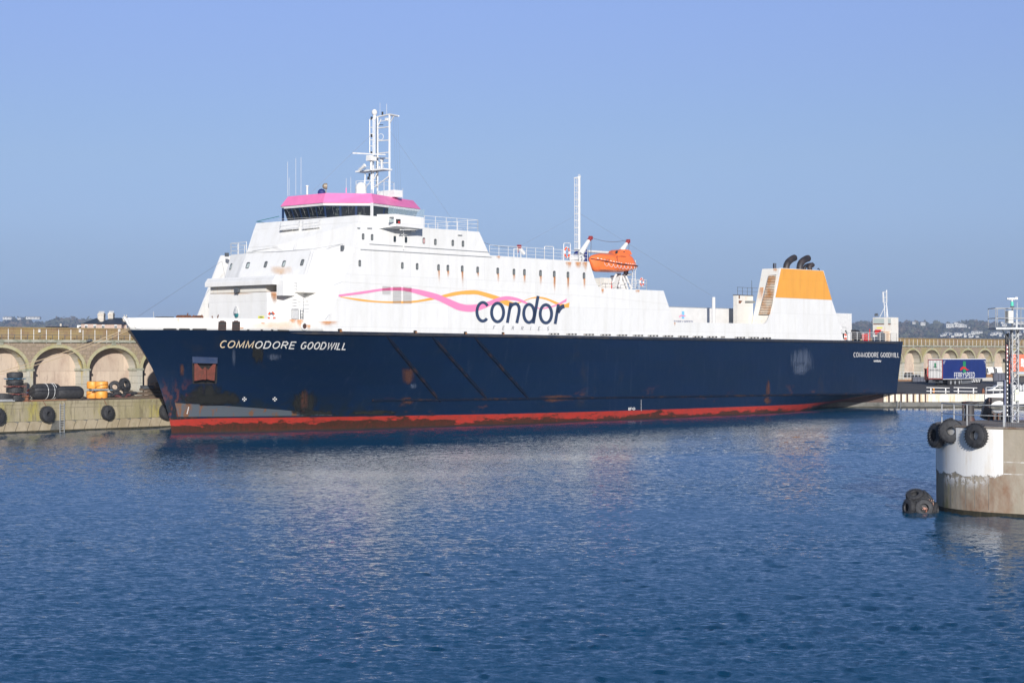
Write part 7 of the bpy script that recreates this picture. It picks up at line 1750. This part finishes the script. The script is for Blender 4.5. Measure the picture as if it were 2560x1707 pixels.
m=MB(bs); zc=WP(0,760,Yb).z; m.tube((a-.02,Yb,zc-.1),(a-.02,Yb,zc+.12),.085,.07,n=10); m.build('green_lamp',mat('green_signal_lens',(.10,.55,.38),.3),o)
m=MB(bs); zc=WP(0,747,Yb).z; m.tube((a-.02,Yb,zc-.25),(a-.02,Yb,zc),.035,n=6); m.box((a+.0,Yb,zc),(.38,.12,.09)); m.tube((a-.2,Yb,zc),(a-.28,Yb,zc),.05,n=8); m.box((a+.18,Yb-.05,zc+.02),(.14,.1,.12)); m.build('cctv_camera',M['trim'],o)
m=MB(bs); m.box((WP(2522.5,0,Yb).x,Yb-.25,zt+.62),(.24,.2,.62)); m.build('equipment_box',mat('cream_cabinet',(.66,.65,.58),.5),o)
m=MB(bs); m.box((WP(2514,0,Yb).x,Yb-.2,zt+.62),(.12,.28,.62)); m.build('equipment_box',M['dgrey'],o)
m=MB(bs); p=WP(2543,993,Yb-.2); m.box(p,(.26,.15,.36)); m.box(p+Vector((-.03,-.0,.3)),(.17,.13,.18)); m.build('junction_box',mat('pale_green_cabinet',(.60,.62,.48),.5),o)
ladder('second_mast_ladder',WP(2541,1052,Yb+.4),WP(2541,960,Yb+.4),WP(2550,1052,Yb+.4),WP(2548,838,Yb+.4),22,.02,M['grey'],o)
# floating tyre cluster
cx_,cy_=2307,1279; cw=WZ(2308,1281,0.0); cw.y+=.4
spec=[((0.02,-.45,.22),(-.1,-1,.15),.44,'front tyre with a rusty hub of the floating cluster beside the pier'),((-.62,-.1,.22),(-1,-.35,.1),.42,'left tyre of the floating cluster beside the pier'),((-.28,.15,.78),(-.25,-.5,.85),.42,'upper left tyre of the floating cluster beside the pier'),((.34,.15,.62),(.75,-.3,.65),.44,'upper right tyre of the floating cluster beside the pier'),((.62,-.1,.1),(1,-.5,.1),.36,'right tyre of the floating cluster, touching the pier')]
fb=thing('tyre_float','barnacled black rubber float core inside the cluster of tyres beside the pier','float',cw)
m=MB(cw); m.sphere(cw+Vector((0,.1,.25)),.62,n=16,sc_=(1,1,.95)); m.build('float_core',M['rubber'],fb,True)
m=MB(cw)
for k in range(60):
    a=random.uniform(0,6.28); r_=random.uniform(.0,.16); q=cw+Vector((.02+math.cos(a)*r_,-.62,.2+math.sin(a)*r_)) if k<30 else cw+Vector((.35+random.uniform(-.1,.15),-.52+random.uniform(-.05,.2),.35+random.uniform(-.3,.3)))
    m.box(q,(.03,.03,.03),rot=a)
m.build('barnacles',mat('pale_barnacles',(.55,.45,.38),.9,c2=(.4,.12,.06),vs=6),fb)
for off,ax_,r_,lab in spec: tyre(cw+Vector(off),ax_,r_,.34,lab,'tyres of the floating cluster',M4=WORLD,rim=.45)
# ================================================================ HILLS, WOODS, FAR HOUSES
HZ=3000.0
def ridge(x): return interp([(-200,803),(0,802),(60,795),(100,800),(150,793),(230,796),(300,800),(360,806),(700,812),(1200,815),(1700,812),(2100,806),(2150,802),(2200,803),(2260,801),(2320,803),(2360,806),(2400,802),(2440,801),(2500,804),(2560,803),(2800,800)],x)
def hilltop(x,dep=0): return CH+(YH-ridge(x))*(HZ+900)/F
hm_=MB(); xs=list(range(-300,2900,40)); rows=[]
for j in range(7):
    Y=HZ-300+j*240; r=[]
    for x in xs:
        X=(x-1280)/F*(HZ+600); zt=(hilltop(x)-16)*min(1,(j/5.0))**.8; r.append(Vector((X*(Y/(HZ+600)),Y,zt+random.uniform(-2,2) if j else -1)))
    rows.append(hm_.pts(r))
for a,b_ in zip(rows[:-1],rows[1:]):
    for i in range(len(xs)-1): hm_.face([a[i],a[i+1],b_[i+1],b_[i]])
tag(hm_.build('hillside',mat('far_hillside',(0.05,0.055,0.035),.95,c2=(.11,.09,.06),vs=.01),None,True),kind='structure')
def hz(X,Y):
    j=(Y-(HZ-300))/240; x=X/Y*(HZ+300)/(HZ+300)*F+1280; return (hilltop(x)-16)*max(0,min(1,j/5.0))**.8
fol=[mat('far_dark_foliage',(0.030,0.035,0.018),.95),mat('far_brown_wood',(0.085,0.062,0.040),.95),mat('far_grey_green_foliage',(0.060,0.062,0.035),.95)]
wd=MB()
def clump(X,Y,z,r,k):
    wd.cur=k
    for q in range(34):
        v=Vector((random.gauss(0,1),random.gauss(0,1),random.gauss(0,1))).normalized()*r*random.uniform(.55,1.05); v.z*=.75
        c=Vector((X,Y,z+r*.5))+v; n_=v.normalized()+Vector((random.uniform(-.4,.4),)*3); a=n_.orthogonal().normalized()*r*random.uniform(.16,.34); b_=n_.cross(a).normalized()*r*random.uniform(.16,.34)
        wd.poly([c-a-b_,c+a-b_*.6,c+b_*1.1,c-a*.7+b_])
random.seed(3)
for side,(xa_,xb_,cnt) in enumerate(((-60,470,620),(2090,2700,720),(1500,1700,8))):
    for i in range(cnt):
        x=random.uniform(xa_,xb_); jj=random.random()**.75; Y=HZ-280+jj*1250; X=(x-1280)/F*Y
        r=random.uniform(7.0,15)*(1.25 if random.random()<.1 else 1); k=random.choices((0,1,2),(4,3,4))[0]
        clump(X,Y,hz(X,Y),r,k)
random.seed(11)
for x,r in((150,9),(138,8),(165,8),(2432,11),(2442,9),(2250,7),(2225,6),(178,7),(185,8),(60,7),(2200,6),(2520,7)): 
    Y=HZ+900; X=(x-1280)/F*Y; r*=1.8
    for q in range(3): clump(X+random.uniform(-8,8),Y,hilltop(x)-16-r*.2+random.uniform(-2,2),r*.85,0)
tag(wd.build('woodland',fol,None),'hazy winter woodland covering the far hillside','woodland',kind='stuff')
def farhouse(x,y,w_,h_,lab,roofc='farroof',dY=None):
    Y=dY or (HZ+120); c=WP(x,y,Y); W_=w_/F*Y; H_=h_/F*Y
    o=thing('far_house',lab,'house',c,group='white houses on the far hillside')
    m=MB(c); m.box(c+Vector((0,0,H_*.35-1)),(W_,14,H_*.7+2)); wl=m.build('wall',M['farwhite'],o)
    m=MB(c); e=W_/2+.4; zb=c.z+H_*.7; zt=c.z+H_
    m.hexa([Vector((c.x-e,Y-7.4,zb)),Vector((c.x+e,Y-7.4,zb)),Vector((c.x+e,Y+7.4,zb)),Vector((c.x-e,Y+7.4,zb))],[Vector((c.x-e*.8,Y-.1,zt)),Vector((c.x+e*.8,Y-.1,zt)),Vector((c.x+e*.8,Y+.1,zt)),Vector((c.x-e*.8,Y+.1,zt))]); m.build('roof',M[roofc],o)
    if w_>7:
        n_=max(2,int(W_/6)); m=MB(c)
        for k in range(n_): m.box((lerp(c.x-W_/2,c.x+W_/2,(k+.5)/n_),Y-7.05,c.z+H_*.3),(2.0,.1,2.2))
        m.build('windows',M['dgrey'],wl)
s=lambda x,y:(2060+x/4.704,680+y/4.704)
farhouse(20,797,22,6,'long white house on the far left hilltop','farroof',HZ+800); farhouse(84,796,34,5,'wide white house on the far ridge above the left arches','farroof',HZ+800); farhouse(50,797,8,4,'small white house between two others on the far left ridge','farroof',HZ+800)
L1=[(1155,618,12,8,'small white gabled house on the hill above the stern railing'),(1048,600,8,5,'tiny white house near the ridge right of the stern mast'),(1455,645,12,9,'left wing of the large white mansion on the right hillside'),(1505,640,10,8,'white middle block of the large mansion on the right hillside'),(1545,635,11,10,'tall central block of the large white mansion'),(1600,640,14,8,'right wing of the large white mansion'),(1650,642,8,6,'small white annex right of the mansion'),(1700,655,4,3,'tiny white house right of the mansion annex')]
for x,y,w_,h_,lab in L1: farhouse(*s(x,y),w_,h_,lab,'farwhite' if 'mansion' in lab else 'farroof',HZ+450)
L2=[(1375,745,8,3),(1405,738,9,5),(1440,730,12,6),(1480,735,9,5),(1560,740,16,7),(1610,738,6,4),(1660,728,12,4),(1700,730,8,4),(1745,722,10,7),(1790,715,12,5),(1835,707,8,4),(1500,755,7,3),(1650,755,7,4),(1710,757,9,3),(1740,752,6,3),(1790,757,8,3),(1960,735,8,3),(1990,730,14,5),(2030,725,12,5),(2065,722,8,4),(2060,745,6,3),(2110,628,12,5),(2085,600,7,4),(2160,720,8,5),(2190,735,7,4),(2230,612,12,5),(2275,606,14,6),(2320,605,10,6),(2215,740,8,3),(2270,720,12,6),(2350,700,9,5),(2120,750,8,3),(2290,730,9,4)]
wh_=['the mansion','the orange container','the lattice mast','the platform railing']
for i,(x,y,w_,h_) in enumerate(L2): farhouse(*s(x,y),w_,h_,'tiny pale house among the white houses on the far right hillside','farroof' if i%3 else 'farwhite',HZ-120+(760-y)*4.6)
# haze
hzm=bpy.data.materials.new('haze_air'); hzm.use_nodes=True; n=hzm.node_tree; n.nodes.remove(n.nodes['Principled BSDF'])
pv=n.nodes.new('ShaderNodeVolumePrincipled'); pv.inputs['Color'].default_value=(.62,.76,1.0,1); pv.inputs['Density'].default_value=.00012; pv.inputs['Anisotropy'].default_value=0.0
n.links.new(pv.outputs[0],n.nodes['Material Output'].inputs['Volume'])
m=MB((0,0,0)); m.box((0,2050,80),(5200,5000,170)); 
hz_=m.build('haze',hzm,None); tag(hz_,'thin blue haze in the air over the harbour','haze',kind='stuff'); 
try: sc.cycles.volume_step_rate=10
except Exception: pass
